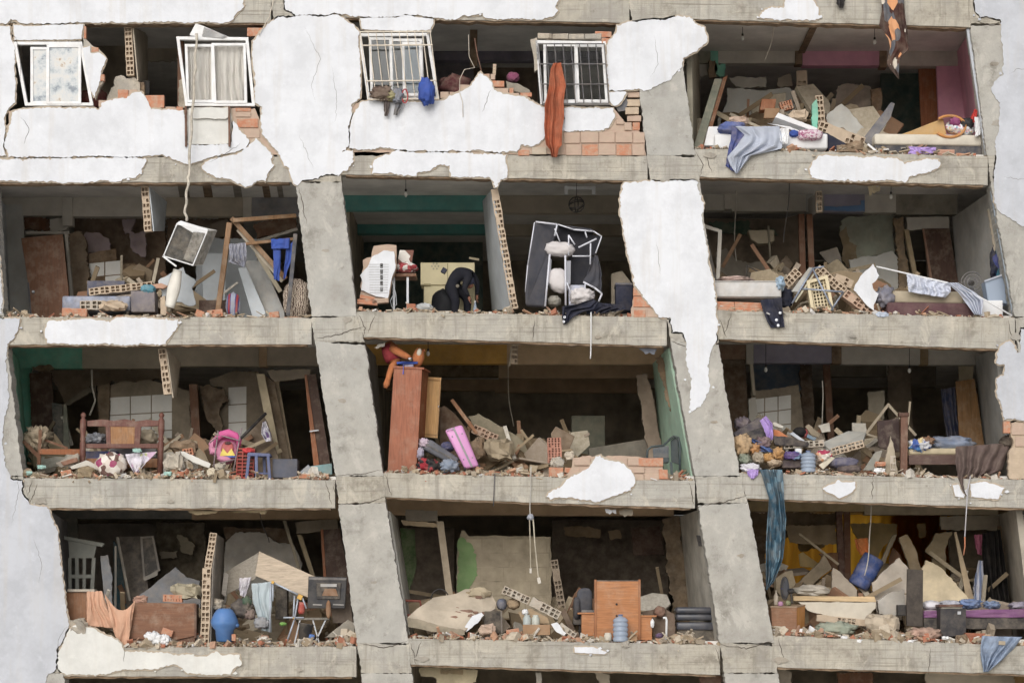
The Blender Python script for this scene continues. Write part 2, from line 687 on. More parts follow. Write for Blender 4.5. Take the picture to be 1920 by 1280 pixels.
def cloth(F, left, right, Y, amp=.05, folds=5, nu=26, nv=26, seed=0.0, yfun=None, sag=0.0):
    nu, nv = int(nu * 1.5), int(nv * 1.4)
    """hanging or draped sheet between a left and a right outline (frame units), with folds in depth"""
    def along(pl, t):
        ls = [0.0]
        for a, b in zip(pl, pl[1:]):
            ls.append(ls[-1] + math.hypot(b[0] - a[0], b[1] - a[1]))
        q = t * ls[-1]
        for i in range(len(pl) - 1):
            if q <= ls[i + 1] or i == len(pl) - 2:
                f = (q - ls[i]) / max(1e-6, ls[i + 1] - ls[i])
                return pl[i][0] + (pl[i + 1][0] - pl[i][0]) * f, pl[i][1] + (pl[i + 1][1] - pl[i][1]) * f
    rows = []
    for i in range(nv + 1):
        t = i / nv
        l, r = along(left, t), along(right, t)
        row = []
        for j in range(nu + 1):
            u = j / nu
            x = l[0] + (r[0] - l[0]) * u
            y = l[1] + (r[1] - l[1]) * u + sag * math.sin(math.pi * u)
            k = .45 + .55 * min(1, t * 2)
            w = math.sin(u * folds * 2 * math.pi + 1.6 * noise.noise(V((u * 2, t * 1.6, seed))) * 3 + seed)
            w += .8 * noise.noise(V((u * 4.1, t * 3.0, seed + 5)))
            w += .35 * noise.noise(V((u * 13, t * 9, seed + 2))) + .2 * noise.noise(V((u * 24, t * 19, seed + 7)))
            yy = Y + amp * k * w + (yfun(u, t) if yfun else 0.0)
            row.append(F(x + 3 * noise.noise(V((u * 3, t * 7, seed))), y + 3 * noise.noise(V((u * 5, t * 2, seed + 9))), yy))
        rows.append(row)
    return MB().grid(rows)


def stone(mb, c, r, seed):
    rs = random.Random(seed)
    R = Matrix.Rotation(rs.uniform(0, 6), 3, V((rs.random(), rs.random(), rs.random() + .1)).normalized())
    sx = [r * rs.uniform(.5, 1.3) for _ in range(3)]
    if rs.random() < .45:
        sx[rs.randrange(3)] *= .35
    vs = []
    for i in (-1, 1):
        for j in (-1, 1):
            for k in (-1, 1):
                q = V((i * sx[0], j * sx[1], k * sx[2])) * rs.uniform(.7, 1.1)
                vs.append(V(c) + R @ (q * .62))
    mb.add(vs, [(0, 1, 3, 2), (4, 6, 7, 5), (0, 4, 5, 1), (2, 3, 7, 6), (0, 2, 6, 4), (1, 5, 7, 3)])


def inside(p, pl):
    x, y = p
    r = False
    j = len(pl) - 1
    for i in range(len(pl)):
        xi, yi = pl[i]
        xj, yj = pl[j]
        if (yi > y) != (yj > y) and x < (xj - xi) * (y - yi) / (yj - yi + 1e-9) + xi:
            r = not r
        j = i
    return r
# ------------------------------------------------------------ ground
g = MB().add([V((-300, -300, 0)), V((300, -300, 0)), V((300, 300, 0)), V((-300, 300, 0))], [(0, 1, 2, 3)])
_gt = NT('dusty_ground')
_gc = _gt.ramp(_gt.noise(.4, 8, .65), [(.3, (.55, .52, .47)), (.7, (.70, .67, .62))])
_gt.bump(_gt.noise(3, 8, .7), .5, .05)
tag(obj('ground', g, _gt.done(_gc, .95, .1)), None, None, kind='structure')

# ------------------------------------------------------------ the building
BLD = thing('apartment_building', 'wrecked concrete apartment block with leaning columns and torn white plaster', 'building', V((0, 0, 0)))


def pxpoly(pts, Y, t, ragged=0.0, seg=6.0):
    q = rag(pts, ragged, seg) if ragged else pts
    return MB().prism([W(x, y, Y) for x, y in q], (0, t, 0))


def lerp_edge(edge, y):
    for (x0, y0), (x1, y1) in zip(edge, edge[1:]):
        if y0 <= y <= y1:
            return x0 + (x1 - x0) * (y - y0) / (y1 - y0)
    return edge[-1][0] if y > edge[-1][1] else edge[0][0]


A_L = [(500, -60), (508, 0), (553, 338), (583, 590), (590, 640), (628, 885), (635, 950), (668, 1200), (680, 1290), (705, 1500)]
A_R = [(600, -60), (606, 0), (640, 335), (668, 590), (683, 632), (718, 880), (722, 935), (765, 1190), (775, 1290), (800, 1500)]
B_L = [(1172, -60), (1180, 0), (1212, 289), (1220, 340), (1250, 600), (1258, 647), (1303, 891), (1310, 954), (1350, 1205), (1362, 1290), (1392, 1500)]
B_R = [(1254, -60), (1262, 0), (1301, 272), (1312, 335), (1345, 620), (1348, 644), (1385, 885), (1401, 934), (1451, 1195), (1462, 1290), (1492, 1500)]
C_L = [(1808, -60), (1814, 0), (1820, 52), (1851, 292), (1860, 355), (1903, 592), (1908, 655), (1936, 895), (1942, 955), (1975, 1205), (2000, 1500)]
C_R = [(1980, -60), (1985, 50), (2010, 300), (2060, 900), (2090, 1500)]
Z_L = [(-190, -60), (-160, 590), (-120, 900), (-60, 1500)]
Z_R = [(-45, -60), (-20, 290), (-8, 345), (7, 590), (14, 654), (43, 895), (58, 952), (112, 1212), (120, 1270), (150, 1500)]
COLS = {'Z': (Z_L, Z_R), 'A': (A_L, A_R), 'B': (B_L, B_R), 'C': (C_L, C_R)}
cuts = [-60, 46, 292, 342, 594, 643, 893, 944, 1206, 1262, 1500]
for nm, (L, R) in COLS.items():
    for i in range(0, len(cuts) - 1):
        y0, y1 = cuts[i], cuts[i + 1]
        tilt = {0: 0, 1: 2, 2: -3}[i % 3]
        q = [(lerp_edge(L, y0), y0 + tilt), (lerp_edge(R, y0), y0 - tilt), (lerp_edge(R, y1), y1 - 1), (lerp_edge(L, y1), y1 - 1)]
        mb = pxpoly(q, 0.0 if i % 2 else .006, .42, 1.3, 4)
        obj('column', mb, CONC_COL if i % 2 else CONC, BLD, bevel=.008)

# edge beams: (xa, ya_top, xb, yb_top, ya_bottom, yb_bottom)
BEAMS = {'5L': (-45, -60, 508, -60, 43, 43), '5M': (606, -60, 1180, -60, 33, 43), '5R': (1260, -60, 1820, -60, 35, 51),
         '4L': (-20, 292, 550, 290, 342, 341), '4M': (640, 285, 1214, 292, 327, 339), '4R': (1302, 278, 1852, 294, 331, 347),
         '3L': (6, 594, 584, 596, 646, 645), '3M': (668, 583, 1250, 595, 631, 648), '3R': (1343, 582, 1903, 596, 635, 655),
         '2L': (42, 896, 628, 899, 952, 952), '2M': (716, 886, 1303, 901, 931, 952), '2R': (1384, 886, 1940, 899, 933, 953),
         '1L': (110, 1214, 668, 1211, 1267, 1268), '1M': (762, 1196, 1350, 1208, 1245, 1264), '1R': (1448, 1190, 1980, 1213, 1250, 1265)}
for nm, (xa, ya, xb, yb, za, zb) in BEAMS.items():
    n = 40
    top = []
    for i in range(n + 1):
        u = i / n
        x, y = xa + (xb - xa) * u, ya + (yb - ya) * u
        top.append((x, y + 2.0 * noise.noise(V((x * .05, y, 1))) + random.uniform(-.6, .8)))
    bot = []
    for i in range(n + 1):
        u = 1 - i / n
        x, y = xa + (xb - xa) * u, za + (zb - za) * u
        bot.append((x, y + 1.2 * noise.noise(V((x * .04, y, 6))) + random.uniform(-.5, .5)))
    # haunch spalled at the beam end
    mb = MB().prism([W(x, y, .022) for x, y in top + bot], (0, .25, 0))
    obj('beam', mb, CONC, BLD)
    # thin brown strip under the beam, drawn for its dark shaded soffit
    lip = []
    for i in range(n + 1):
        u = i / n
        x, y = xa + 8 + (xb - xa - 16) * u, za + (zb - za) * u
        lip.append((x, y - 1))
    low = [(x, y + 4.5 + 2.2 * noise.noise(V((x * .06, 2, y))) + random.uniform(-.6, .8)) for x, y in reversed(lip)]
    obj('soffit_strip', MB().prism([W(x, y, .05) for x, y in lip + low], (0, .2, 0)), BROWNMORTAR, BLD)

# slabs (ceilings / floors) and the deep interior
BAYX = {'L': (-12.0, (604 - 960) / S), 'M': ((604 - 960) / S, (1262 - 960) / S), 'R': ((1262 - 960) / S, 12.0)}
BAYX_LOW = {'L': (-12.0, (700 - 960) / S), 'M': ((700 - 960) / S, (1390 - 960) / S), 'R': ((1390 - 960) / S, 12.0)}
BACK = 11.5
for row in '65432':
    for bay in 'LMR':
        x0, x1 = (BAYX if row in '6543' else BAYX_LOW)[bay]
        z = floor_z(row + bay)
        e = .0015 * 'LMR'.index(bay)
        mb = MB().hexa([V((x0, .272, z - .13 - e)), V((x1, .272, z - .13 - e)), V((x1, .272, z - e)), V((x0, .272, z - e)),
                        V((x0, BACK, z - .13 - e)), V((x1, BACK, z - .13 - e)), V((x1, BACK, z - e)), V((x0, BACK, z - e))])
        obj('floor_slab', mb, CEIL, BLD)
ztop = floor_z('6L')


def wallbox(x0, x1, y0, y1, z0, z1, mat, name='partition_wall'):
    return obj(name, MB().hexa([V((x0, y0, z0)), V((x1, y0, z0)), V((x1, y0, z1)), V((x0, y0, z1)),
                                V((x0, y1, z0)), V((x1, y1, z0)), V((x1, y1, z1)), V((x0, y1, z1))]), mat, BLD)


wallbox(-12.2, -12.003, .3, BACK + .2, 0, ztop, DARKWALL, 'outer_wall')  # unseen end walls, added so that no light leaks in sideways
wallbox(12.003, 12.2, .3, BACK + .2, 0, ztop, DARKWALL, 'outer_wall')
# outer wall beyond the picture, beside the corner columns
wallbox(-12.2, -11.1, .05, .25, 0, ztop, PLASTER, 'outer_wall')
wallbox(10.6, 12.2, .05, .25, 0, ztop, PLASTER, 'outer_wall')
# rear wall, storey by storey; openings to the far side where the photo shows light behind
REAR = {'5': [(-12, 12)], '4': [(-12, 12)], '3': [(-12, 12)], '2': [(-12, 4.6), (8.6, 12)], '1': [(-12, 12)]}
for row, spans in REAR.items():
    z0 = floor_z(row + 'M') if row != '1' else 0
    z1 = floor_z(str(int(row) + 1) + 'M') - .14
    for a, b in spans:
        wallbox(a, b, BACK - .18, BACK - .005, z0 + .01, z1, DARKWALL, 'rear_wall')
    if row == '2':
        wallbox(4.6, 8.6, BACK - .18, BACK - .005, z0 + .01, z0 + .9, DARKWALL, 'rear_wall')
# unseen cross walls behind the front rooms, added to block light between bays
for row in '54321':
    for xpx in ({'5': (560, 1250), '4': (610, 1280), '3': (655, 1320), '2': (705, 1385), '1': (730, 1420)}[row]):
        x = (xpx - 960) / S
        z0 = floor_z(row + 'M') + .012 if row != '1' else 0
        wallbox(x, x + .14, 4.3, BACK - .19, z0, floor_z(str(int(row) + 1) + 'M') - .137, DARKWALL)

# ------------------------------------------------------------ plaster patches on the face
f5L, f5M, f5R = Frame('5L'), Frame('5M'), Frame('5R')
f4L, f4M, f4R = Frame('4L'), Frame('4M'), Frame('4R')
f3L, f3M, f3R = Frame('3L'), Frame('3M'), Frame('3R')
f2L, f2M, f2R = Frame('2L'), Frame('2M'), Frame('2R')


def pl(F, pts):
    return [F.px(x, y) for x, y in pts]


MORTAR = make_brick('mortar_bed', (.40, .35, .28), (.50, .44, .36))


def solid(x, y):
    for L, R in COLS.values():
        if lerp_edge(L, y) < x < lerp_edge(R, y):
            return True
    for xa, ya, xb, yb, za, zb in BEAMS.values():
        if xa < x < xb:
            u = (x - xa) / (xb - xa)
            if ya + (yb - ya) * u + 4 < y < za + (zb - za) * u - 4:
                return True
    return False


def patch(pts, Y=-.026, t=.045, amp=1.9, mat=None, seg=3.2):
    Y += .012
    o = obj('plaster_patch', pxpoly(pts, Y, t, amp, seg), mat or PLASTER, BLD)
    # mortar bed that stays on the wall around the broken coat, and crumbs of the coat
    q = rag(pts, 1.6, 4.0, 2.6)
    obj('mortar_bed', MB().prism([W(x, y, .006) for x, y in q], (0, .03, 0)), MORTAR, BLD)
    mb = MB()
    for k in range(max(5, len(pts) // 2)):
        i = random.randrange(len(pts))
        a, b = pts[i], pts[(i + 1) % len(pts)]
        u, s = random.random(), random.uniform(1.2, 4.5)
        x, y = a[0] + (b[0] - a[0]) * u + random.gauss(0, 7), a[1] + (b[1] - a[1]) * u + random.gauss(0, 6)
        if solid(x, y) and not inside((x, y), pts):
            mb.prism([W(x + s * random.uniform(.5, 1.3) * math.cos(h), y + s * random.uniform(.4, 1) * math.sin(h), -.012) for h in [.0, .9, 1.9, 2.8, 3.9, 5.1]], (0, .04, 0))
    if mb.v:
        obj('plaster_crumbs', mb, mat or PLASTER, BLD)['kind'] = 'stuff'
    return o


P5MAIN = pl(f5L, [(65, 610), (130, 592), (500, 588), (540, 598), (555, 560), (640, 540), (690, 535), (720, 510), (770, 500), (800, 540), (825, 595),
                  (1005, 603), (1020, 790), (1260, 790), (1270, 660), (1300, 695), (1345, 740), (1360, 775), (1330, 810), (1270, 832), (1200, 846), (1120, 866),
                  (1080, 878), (1050, 888), (1025, 893), (980, 878), (930, 858), (880, 840), (840, 848), (780, 853), (640, 856), (500, 848),
                  (430, 858), (280, 860), (130, 856), (45, 860), (38, 830), (25, 800), (40, 740), (45, 690)])
patch(pl(f5L, [(-140, -170), (1310, -170), (1330, 40), (1290, 75), (1255, 118), (1100, 122), (700, 122), (460, 124), (300, 127), (130, 129), (60, 105), (40, 129), (-140, 130)]))
patch(pl(f5L, [(72, 137), (130, 145), (455, 132), (447, 185), (445, 214), (78, 221)]), amp=.9)
patch(pl(f5L, [(-140, 137), (55, 144), (62, 215), (78, 250), (83, 560), (50, 590), (25, 640), (30, 700), (15, 800), (35, 850), (-140, 858)]), amp=1.0)
patch(pl(f5L, [(447, 262), (490, 250), (495, 290), (545, 290), (580, 320), (550, 390), (540, 460), (515, 535), (490, 480)]), amp=1.0)
patch(P5MAIN)
patch(pl(f5L, [(1020, 600), (1250, 590), (1262, 640), (1258, 782), (1150, 790), (1024, 786)]), -.012, .04, .6, PLASTER_OLD)
patch(pl(f5L, [(-140, 866), (110, 866), (125, 880), (160, 863), (500, 860), (790, 862), (800, 870), (775, 935), (740, 970), (690, 972), (640, 990), (560, 985), (420, 998), (160, 990), (60, 985), (-140, 990)]))
patch(pl(f5L, [(1100, 907), (1135, 876), (1200, 856), (1290, 842), (1345, 806), (1395, 752), (1440, 800), (1485, 850), (1480, 880), (1495, 900), (1460, 945), (1450, 990), (1400, 985), (1370, 1010), (1340, 1020), (1290, 995), (1250, 975), (1180, 970), (1150, 950), (1115, 930)]), -.03)
patch([(522, 32), (499, 48), (473, 77), (478, 192), (490, 200), (489, 237), (492, 254), (509, 272), (522, 285), (533, 311), (543, 316), (550, 344), (558, 348), (567, 338), (605, 330), (636, 328), (643, 320), (653, 316), (663, 302), (662, 282), (641, 285), (654, 271), (653, 237), (661, 213), (658, 199), (675, 185), (677, 137), (671, 58), (665, 52), (646, 38), (634, 28), (624, 27), (610, 31), (560, 30), (545, 33)], -.03)
patch(pl(f5M, [(-270, -170), (1250, -170), (1250, 0), (1225, 35), (1245, 60), (1215, 95), (1150, 105), (930, 105), (845, 97), (830, 75), (790, 85), (720, 88), (700, 103), (560, 100), (400, 76), (360, 90), (160, 93), (60, 83), (20, 70), (-20, 82), (-190, 84), (-250, 50)]), -.03, .048)
patch(pl(f5M, [(160, 100), (360, 97), (400, 83), (560, 104), (563, 130), (545, 165), (360, 168), (170, 160)]), amp=.9)
P5M_MAIN = pl(f5M, [(165, 560), (200, 552), (440, 556), (600, 550), (650, 520), (705, 500), (760, 470), (815, 390), (860, 430), (890, 490), (950, 515), (1060, 530), (1110, 560), (1150, 582), (1272, 590), (1272, 712), (1165, 740), (1140, 775), (1090, 800), (1040, 790), (1015, 830), (900, 830), (740, 820), (600, 825), (430, 825), (350, 815), (280, 805), (180, 820), (100, 810), (105, 690), (130, 620), (160, 566)])
patch(P5M_MAIN)
patch(pl(f5M, [(225, 905), (240, 870), (320, 845), (360, 819), (480, 834), (640, 832), (800, 839), (962, 842), (962, 970), (925, 975), (910, 1020), (895, 1025), (885, 985), (870, 970), (780, 968), (655, 965), (650, 900), (590, 900), (540, 935), (475, 940), (470, 958), (380, 950), (320, 940), (280, 945), (225, 950)]))
patch(pl(f5M, [(1275, 590), (1540, 588), (1550, 640), (1520, 690), (1470, 715), (1420, 715), (1350, 708), (1275, 712)]))
patch(pl(f5M, [(1503, 250), (1540, 200), (1560, 170), (1560, 140), (1620, 118), (1750, 110), (1862, 97), (1960, 92), (1987, 130), (2042, 150), (2057, 225), (2002, 275), (1922, 320), (1912, 370), (1882, 400), (1860, 430), (1790, 460), (1710, 495), (1690, 487), (1650, 493), (1570, 493), (1518, 497), (1505, 300)]), -.03)
patch(pl(f5M, [(1518, 505), (1570, 500), (1612, 503), (1590, 550), (1560, 575), (1540, 575), (1522, 550)]), amp=.8)
patch(pl(f5R, [(470, 100), (490, 65), (545, 40), (610, 45), (620, -20), (640, -120), (760, -120), (770, 0), (800, 50), (808, 100), (780, 112), (680, 115), (580, 108)]))
patch(pl(f5R, [(750, 920), (800, 850), (900, 850), (1000, 858), (1225, 862), (1250, 880), (1265, 895), (1370, 870), (1450, 870), (1465, 895), (1420, 930), (1390, 945), (1340, 950), (1290, 965), (1280, 990), (1150, 985), (1000, 990), (880, 985), (760, 970)]))
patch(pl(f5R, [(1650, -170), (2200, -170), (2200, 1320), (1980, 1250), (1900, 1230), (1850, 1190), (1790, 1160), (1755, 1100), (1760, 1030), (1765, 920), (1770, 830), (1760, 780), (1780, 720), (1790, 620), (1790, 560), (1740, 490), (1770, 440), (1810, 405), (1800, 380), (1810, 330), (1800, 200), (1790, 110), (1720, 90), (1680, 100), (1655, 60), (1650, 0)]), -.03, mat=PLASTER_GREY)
patch(pl(f4R, [(1575 - 1862, 185), (1590 - 1862, 110), (1600 - 1862, 95), (0, 83), (130, 85), (140, 130), (175, 205), (165, 260), (175, 370), (200, 500), (215, 600), (240, 715), (240, 800), (250, 870), (238, 960), (220, 985), (200, 1135), (205, 1225), (160, 1303), (110, 1341), (95, 1323), (105, 1173), (80, 1073), (75, 963), (60, 913), (0, 912), (-10, 830), (-60, 832), (-95, 790), (-145, 730), (-205, 655), (-212, 600), (-245, 480), (-265, 350), (-282, 250)]), -.03, .05)
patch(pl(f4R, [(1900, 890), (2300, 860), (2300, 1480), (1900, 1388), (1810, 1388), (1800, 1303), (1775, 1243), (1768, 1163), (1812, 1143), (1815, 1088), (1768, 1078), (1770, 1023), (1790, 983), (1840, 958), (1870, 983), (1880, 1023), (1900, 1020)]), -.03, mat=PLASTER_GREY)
patch(pl(f4L, [(245, 880), (265, 820), (350, 818), (480, 805), (560, 815), (600, 830), (640, 800), (780, 800), (850, 808), (975, 810), (970, 850), (935, 900), (905, 948), (700, 950), (530, 945), (400, 945), (300, 940), (255, 940)]))
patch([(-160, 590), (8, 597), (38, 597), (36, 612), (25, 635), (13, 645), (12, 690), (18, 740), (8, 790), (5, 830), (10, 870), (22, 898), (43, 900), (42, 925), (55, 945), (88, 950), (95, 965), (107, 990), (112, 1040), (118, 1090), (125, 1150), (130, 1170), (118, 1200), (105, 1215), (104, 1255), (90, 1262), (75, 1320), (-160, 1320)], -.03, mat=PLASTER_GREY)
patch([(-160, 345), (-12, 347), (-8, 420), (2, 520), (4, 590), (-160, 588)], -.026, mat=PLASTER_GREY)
patch(pl(f2L, [(200, 960), (205, 880), (230, 830), (250, 770), (290, 730), (320, 720), (340, 745), (400, 750), (470, 790), (540, 830), (560, 870), (700, 880), (900, 890), (960, 905), (1020, 895), (1060, 872), (1110, 895), (1190, 890), (1203, 940), (1170, 960), (1140, 1000), (1100, 995), (1060, 1003), (910, 995), (870, 960), (830, 945), (700, 975), (560, 970), (440, 1000), (250, 1005), (215, 985)]), mat=PLASTER_OLD)
patch(pl(f3M, [(1060, 905), (1070, 880), (1140, 850), (1170, 810), (1250, 770), (1300, 740), (1330, 685), (1355, 675), (1400, 705), (1480, 725), (1525, 770), (1545, 830), (1520, 870), (1440, 895), (1380, 915), (1330, 935), (1290, 920), (1230, 915), (1130, 905), (1080, 922)]), -.03)
patch(pl(f3R, [(820, 890), (850, 870), (890, 860), (905, 840), (930, 855), (1000, 850), (1000, 890), (970, 915), (915, 942), (880, 920), (840, 905)]), amp=1)
patch(pl(f3R, [(1530, 870), (1560, 865), (1600, 925), (1590, 940), (1545, 930)]), amp=.8)
patch(pl(f3R, [(1630, 905), (1625, 860), (1700, 850), (1760, 865), (1815, 885), (1790, 920), (1780, 945), (1700, 940), (1630, 935)]), amp=1)
patch(pl(f2M, [(1095, 850), (1200, 850), (1240, 865), (1275, 880), (1260, 890), (1180, 885), (1100, 880)]), amp=.6)


# ------------------------------------------------------------ brick infill on the top storey
def brick_wall(pts, Y=.022, t=.12, amp=1.2):
    return obj('infill_wall', pxpoly(pts, Y, t, amp), BRICK_PALE, BLD)


def brick_course(F, parent, rows, Y, mat, gap=5, t=.10):
    """single bricks: rows of (x0, x1, y0, y1, brick width)"""
    for x0, x1, y0, y1, w in rows:
        x = x0
        while x < x1 - w * .3:
            ww = min(w * random.uniform(.9, 1.08), x1 - x)
            dy = random.uniform(-2, 2)
            yy = Y + random.uniform(-.012, .01)
            a = random.uniform(-1.5, 1.5)
            mb = MB().prism([F(x + gap / 2, y0 + gap / 2 + dy + a, yy), F(x + ww - gap / 2, y0 + gap / 2 + dy - a, yy), F(x + ww - gap / 2, y1 - gap / 2 + dy, yy), F(x + gap / 2, y1 - gap / 2 + dy, yy)], (0, t, 0))
            obj('brick', mb, random.choice(mat) if isinstance(mat, list) else mat, parent, bevel=.006)
            x += ww


w = brick_wall([(15, 208), (60, 204), (170, 204), (186, 204), (186, 192), (205, 186), (222, 186), (240, 172), (262, 170), (270, 184), (285, 204), (348, 207), (440, 203), (478, 203), (496, 255), (520, 285), (520, 294), (15, 294)])
brick_course(f5L, w, [(535, 610, 545, 585, 76), (640, 750, 485, 540, 60), (790, 905, 518, 592, 118), (900, 1000, 580, 606, 55), (1283, 1370, 588, 612, 90), (1283, 1370, 614, 640, 90), (1290, 1410, 648, 700, 122), (1330, 1420, 700, 752, 92)], .0, [BRICK, BRICK_PALE, BRICK_PALE])
w = brick_wall([(648, 196), (700, 191), (826, 190), (836, 178), (880, 165), (900, 136), (912, 146), (930, 168), (985, 182), (1014, 200), (1150, 202), (1160, 215), (1172, 230), (1190, 238), (1210, 262), (1211, 292), (650, 292)])
brick_course(f5M, w, [(1020, 1090, 815, 850, 72), (1095, 1180, 800, 845, 80), (1270, 1715, 718, 782, 96), (1280, 1715, 785, 850, 95), (1555, 1610, 650, 680, 50), (1600, 1700, 665, 712, 46)], -.002, [BRICK_PALE, BRICK_PALE, MORTAR, BRICK_PALE, BRICK_PALE, BRICK_PALE, BRICK])
brick_course(f5M, w, [(830, 900, 400, 435, 40), (870, 960, 440, 478, 80), (880, 1000, 478, 520, 90), (950, 1100, 505, 532, 80), (700, 760, 462, 500, 60), (595, 690, 500, 540, 55)], .02, [BRICK_PALE, BRICK, BRICK_PALE])
brick_course(f5M, w, [(1618, 1690, 500, 535, 72), (1610, 1690, 538, 580, 80), (1605, 1690, 582, 625, 84), (1615, 1700, 628, 664, 84)], .05, [HOLLOW, CONC_RAW, BRICK_PALE])
brick_course(f5M, w, [(1440, 1535, 168, 205, 96), (1475, 1540, 207, 240, 66)], .02, BRICK)
brick_course(f5L, w, [(1345, 1450, 150, 200, 105)], .02, BRICK)
# jamb bricks beside the hole by the papered window
w2 = obj('infill_wall', pxpoly(pl(f5L, [(450, 135), (468, 150), (470, 215), (500, 245), (545, 275), (582, 322), (552, 395), (570, 430), (520, 545), (500, 480), (450, 262), (455, 225), (448, 200)]), .022, .1, 1.2), CONC_RAW, BLD)
brick_course(f5L, w2, [(455, 472, 140, 212, 20), (495, 540, 255, 288, 48), (540, 572, 405, 445, 34)], .0, BRICK)
# stones over the barred window
w3 = obj('infill_wall', pxpoly(pl(f5M, [(1130, 190), (1500, 200), (1505, 222), (1130, 215)]), .03, .12, 1), CONC_RAW, BLD)
brick_course(f5M, w3, [(1128, 1490, 182, 214, 88)], .0, CONC_RAW, gap=3)
obj('broken_jamb', pxpoly(pl(f5M, [(1090, 215), (1125, 205), (1135, 300), (1130, 380), (1112, 390), (1105, 300)]), .01, .14, 1.5), CONC_RAW, BLD)
# masonry left in the hole beside the curtained window
obj('broken_wall', poly(f5L, [(580, 545), (600, 500), (625, 470), (630, 420), (660, 412), (690, 430), (730, 420), (760, 450), (765, 510), (720, 520), (690, 545)], .30, .14, 1.5), CONC_RAW, BLD)
obj('broken_wall', poly(f5L, [(755, 450), (785, 448), (790, 512), (755, 505)], .35, .14, 1), BROWNMORTAR, BLD)
obj('broken_jamb', poly(f5L, [(975, 440), (1000, 430), (1018, 560), (1005, 590), (975, 580)], .06, .14, 1.5), CONC_RAW, BLD)


# ------------------------------------------------------------ windows of the top storey
def window(F, outer, sashes, Y, fw=.055, panes=None, sash_w=.05):
    q = [F(x, y, Y) for x, y in outer]
    o = obj('window', rect_frame(MB(), q, fw, .10), PVC, BLD, bevel=.004)
    for i, s in enumerate(sashes):
        sq = [F(x, y, Y - .01 - .035 * i) for x, y in s]
        obj('sash', rect_frame(MB(), inset(sq, .95), sash_w, .04), PVC, o, bevel=.004)
        p = inset(sq, .9)
        obj('pane', MB().prism(p, (0, .006, 0)), panes[i] if panes else GLASS, o)
    return o


_t = NT('torn_paper')
_c = _t.ramp(_t.noise(4.2, 6, .7), [(.36, (.17, .20, .24)), (.42, (.36, .40, .43)), (.5, (.50, .52, .53)), (.60, (.56, .55, .52)), (.66, (.33, .24, .16))])
PAPER = _t.done(_c, .35, .5)
window(f5L, [(85, 240), (442, 240), (502, 572), (146, 572)], [[(172, 258), (262, 258), (262, 568), (172, 568)], [(258, 245), (440, 245), (440, 570), (258, 570)]], .05, panes=[PAPER, PAPER])
window(f5L, [(972, 212), (1348, 216), (1384, 574), (1020, 574)], [[(1012, 242), (1162, 242), (1166, 562), (1022, 562)], [(1156, 236), (1338, 236), (1346, 566), (1170, 566)]], .05, panes=[GLASS_DARK, GLASS_DARK])
w3 = window(f5M, [(160, 195), (528, 192), (584, 538), (208, 538)], [[(212, 205), (335, 205), (340, 532), (222, 532)], [(322, 212), (498, 212), (506, 532), (330, 532)], [(392, 230), (490, 230), (500, 525), (400, 525)]], .06)
w4 = window(f5M, [(1125, 232), (1492, 238), (1516, 566), (1152, 566)], [[(1162, 240), (1340, 240), (1345, 560), (1168, 560)], [(1335, 244), (1488, 244), (1510, 560), (1348, 560)]], .06, panes=[GLASS_DARK, GLASS_DARK])
IRON = M('4a4c55', .6, .2, dust=.25)
IVORY = M('cfc4b2', .6, .1, dust=.3)
mb = MB()
for k in range(10):
    u = k / 9
    mb.bar(f5M(162 + 380 * u, 172, -.13), f5M(206 + 382 * u, 542, -.10), .016)
for y0 in (172, 246, 440, 540):
    u = (y0 - 172) / 370
    mb.bar(f5M(160 + 44 * u, y0 + 3, -.13), f5M(548 + 40 * u, y0, -.13), .022)
mb.bar(f5M(160, 190, .05), f5M(160, 172, -.13), .016).bar(f5M(520, 190, .05), f5M(548, 172, -.13), .016)
mb.bar(f5M(206, 536, .05), f5M(206, 542, -.11), .016).bar(f5M(586, 536, .05), f5M(590, 542, -.11), .016)
obj('grille', mb, IVORY, w3)
mb = MB()
for k in range(9):
    u = k / 8
    mb.bar(f5M(1130 + 362 * u, 240, -.06), f5M(1155 + 362 * u, 566, -.06), .018)
for y0 in (240, 350, 460, 566):
    u = (y0 - 240) / 326
    mb.bar(f5M(1128 + 25 * u, y0, -.075), f5M(1494 + 25 * u, y0, -.075), .02)
obj('grille', mb, IRON, w4)
CURT = M('d6cec6', .9, .12, dust=.1, stretch=(6, 1, .3))
obj('curtain', cloth(f5L, [(1020, 245), (1030, 570)], [(1165, 245), (1170, 570)], .13, .03, 4, 40, 12), CURT, BLD, smooth=True)
obj('curtain', cloth(f5L, [(1165, 245), (1180, 570)], [(1335, 245), (1345, 570)], .13, .03, 4, 40, 12, 3), CURT, BLD, smooth=True)


# ------------------------------------------------------------ interior beams, wall stubs, side walls
def ibeam(F, x0, x1, ybot, mat, Y=3.4, t=.24, up=None):
    """beam under the ceiling across the room, parallel to the face"""
    zc = floor_z(str(int(F.cell[0]) + 1) + F.cell[1]) - .132
    a, b = F(x0, ybot, Y), F(x1, ybot, Y)
    c, d = V((b.x, Y, zc)), V((a.x, Y, zc))
    return obj('ceiling_beam', MB().prism([a, b, c, d], (0, t, 0)), mat, BLD, bevel=.006)


def side(F, ft, fb, bt, bb, Yf, Yb, mat, t=.12, name='partition_wall', fl=False):
    """wall running back into the room: front top, front bottom, back top, back bottom corners"""
    p = [F(*ft, Yf), F(*fb, Yf), F(*bb, Yb), F(*bt, Yb)]
    if fl:
        p[1].z = p[2].z = F.z + .004
    return obj(name, MB().prism(p, (t, 0, 0)), mat, BLD)


def wallpiece(F, pts, Y, mat, t=.10, ragged=1.8, lean=0.0, fl=None, name='broken_wall', parent=None):
    return obj(name, poly(F, pts, Y, t, ragged * 1.25, lean, fl, 3.5), mat, parent or BLD)


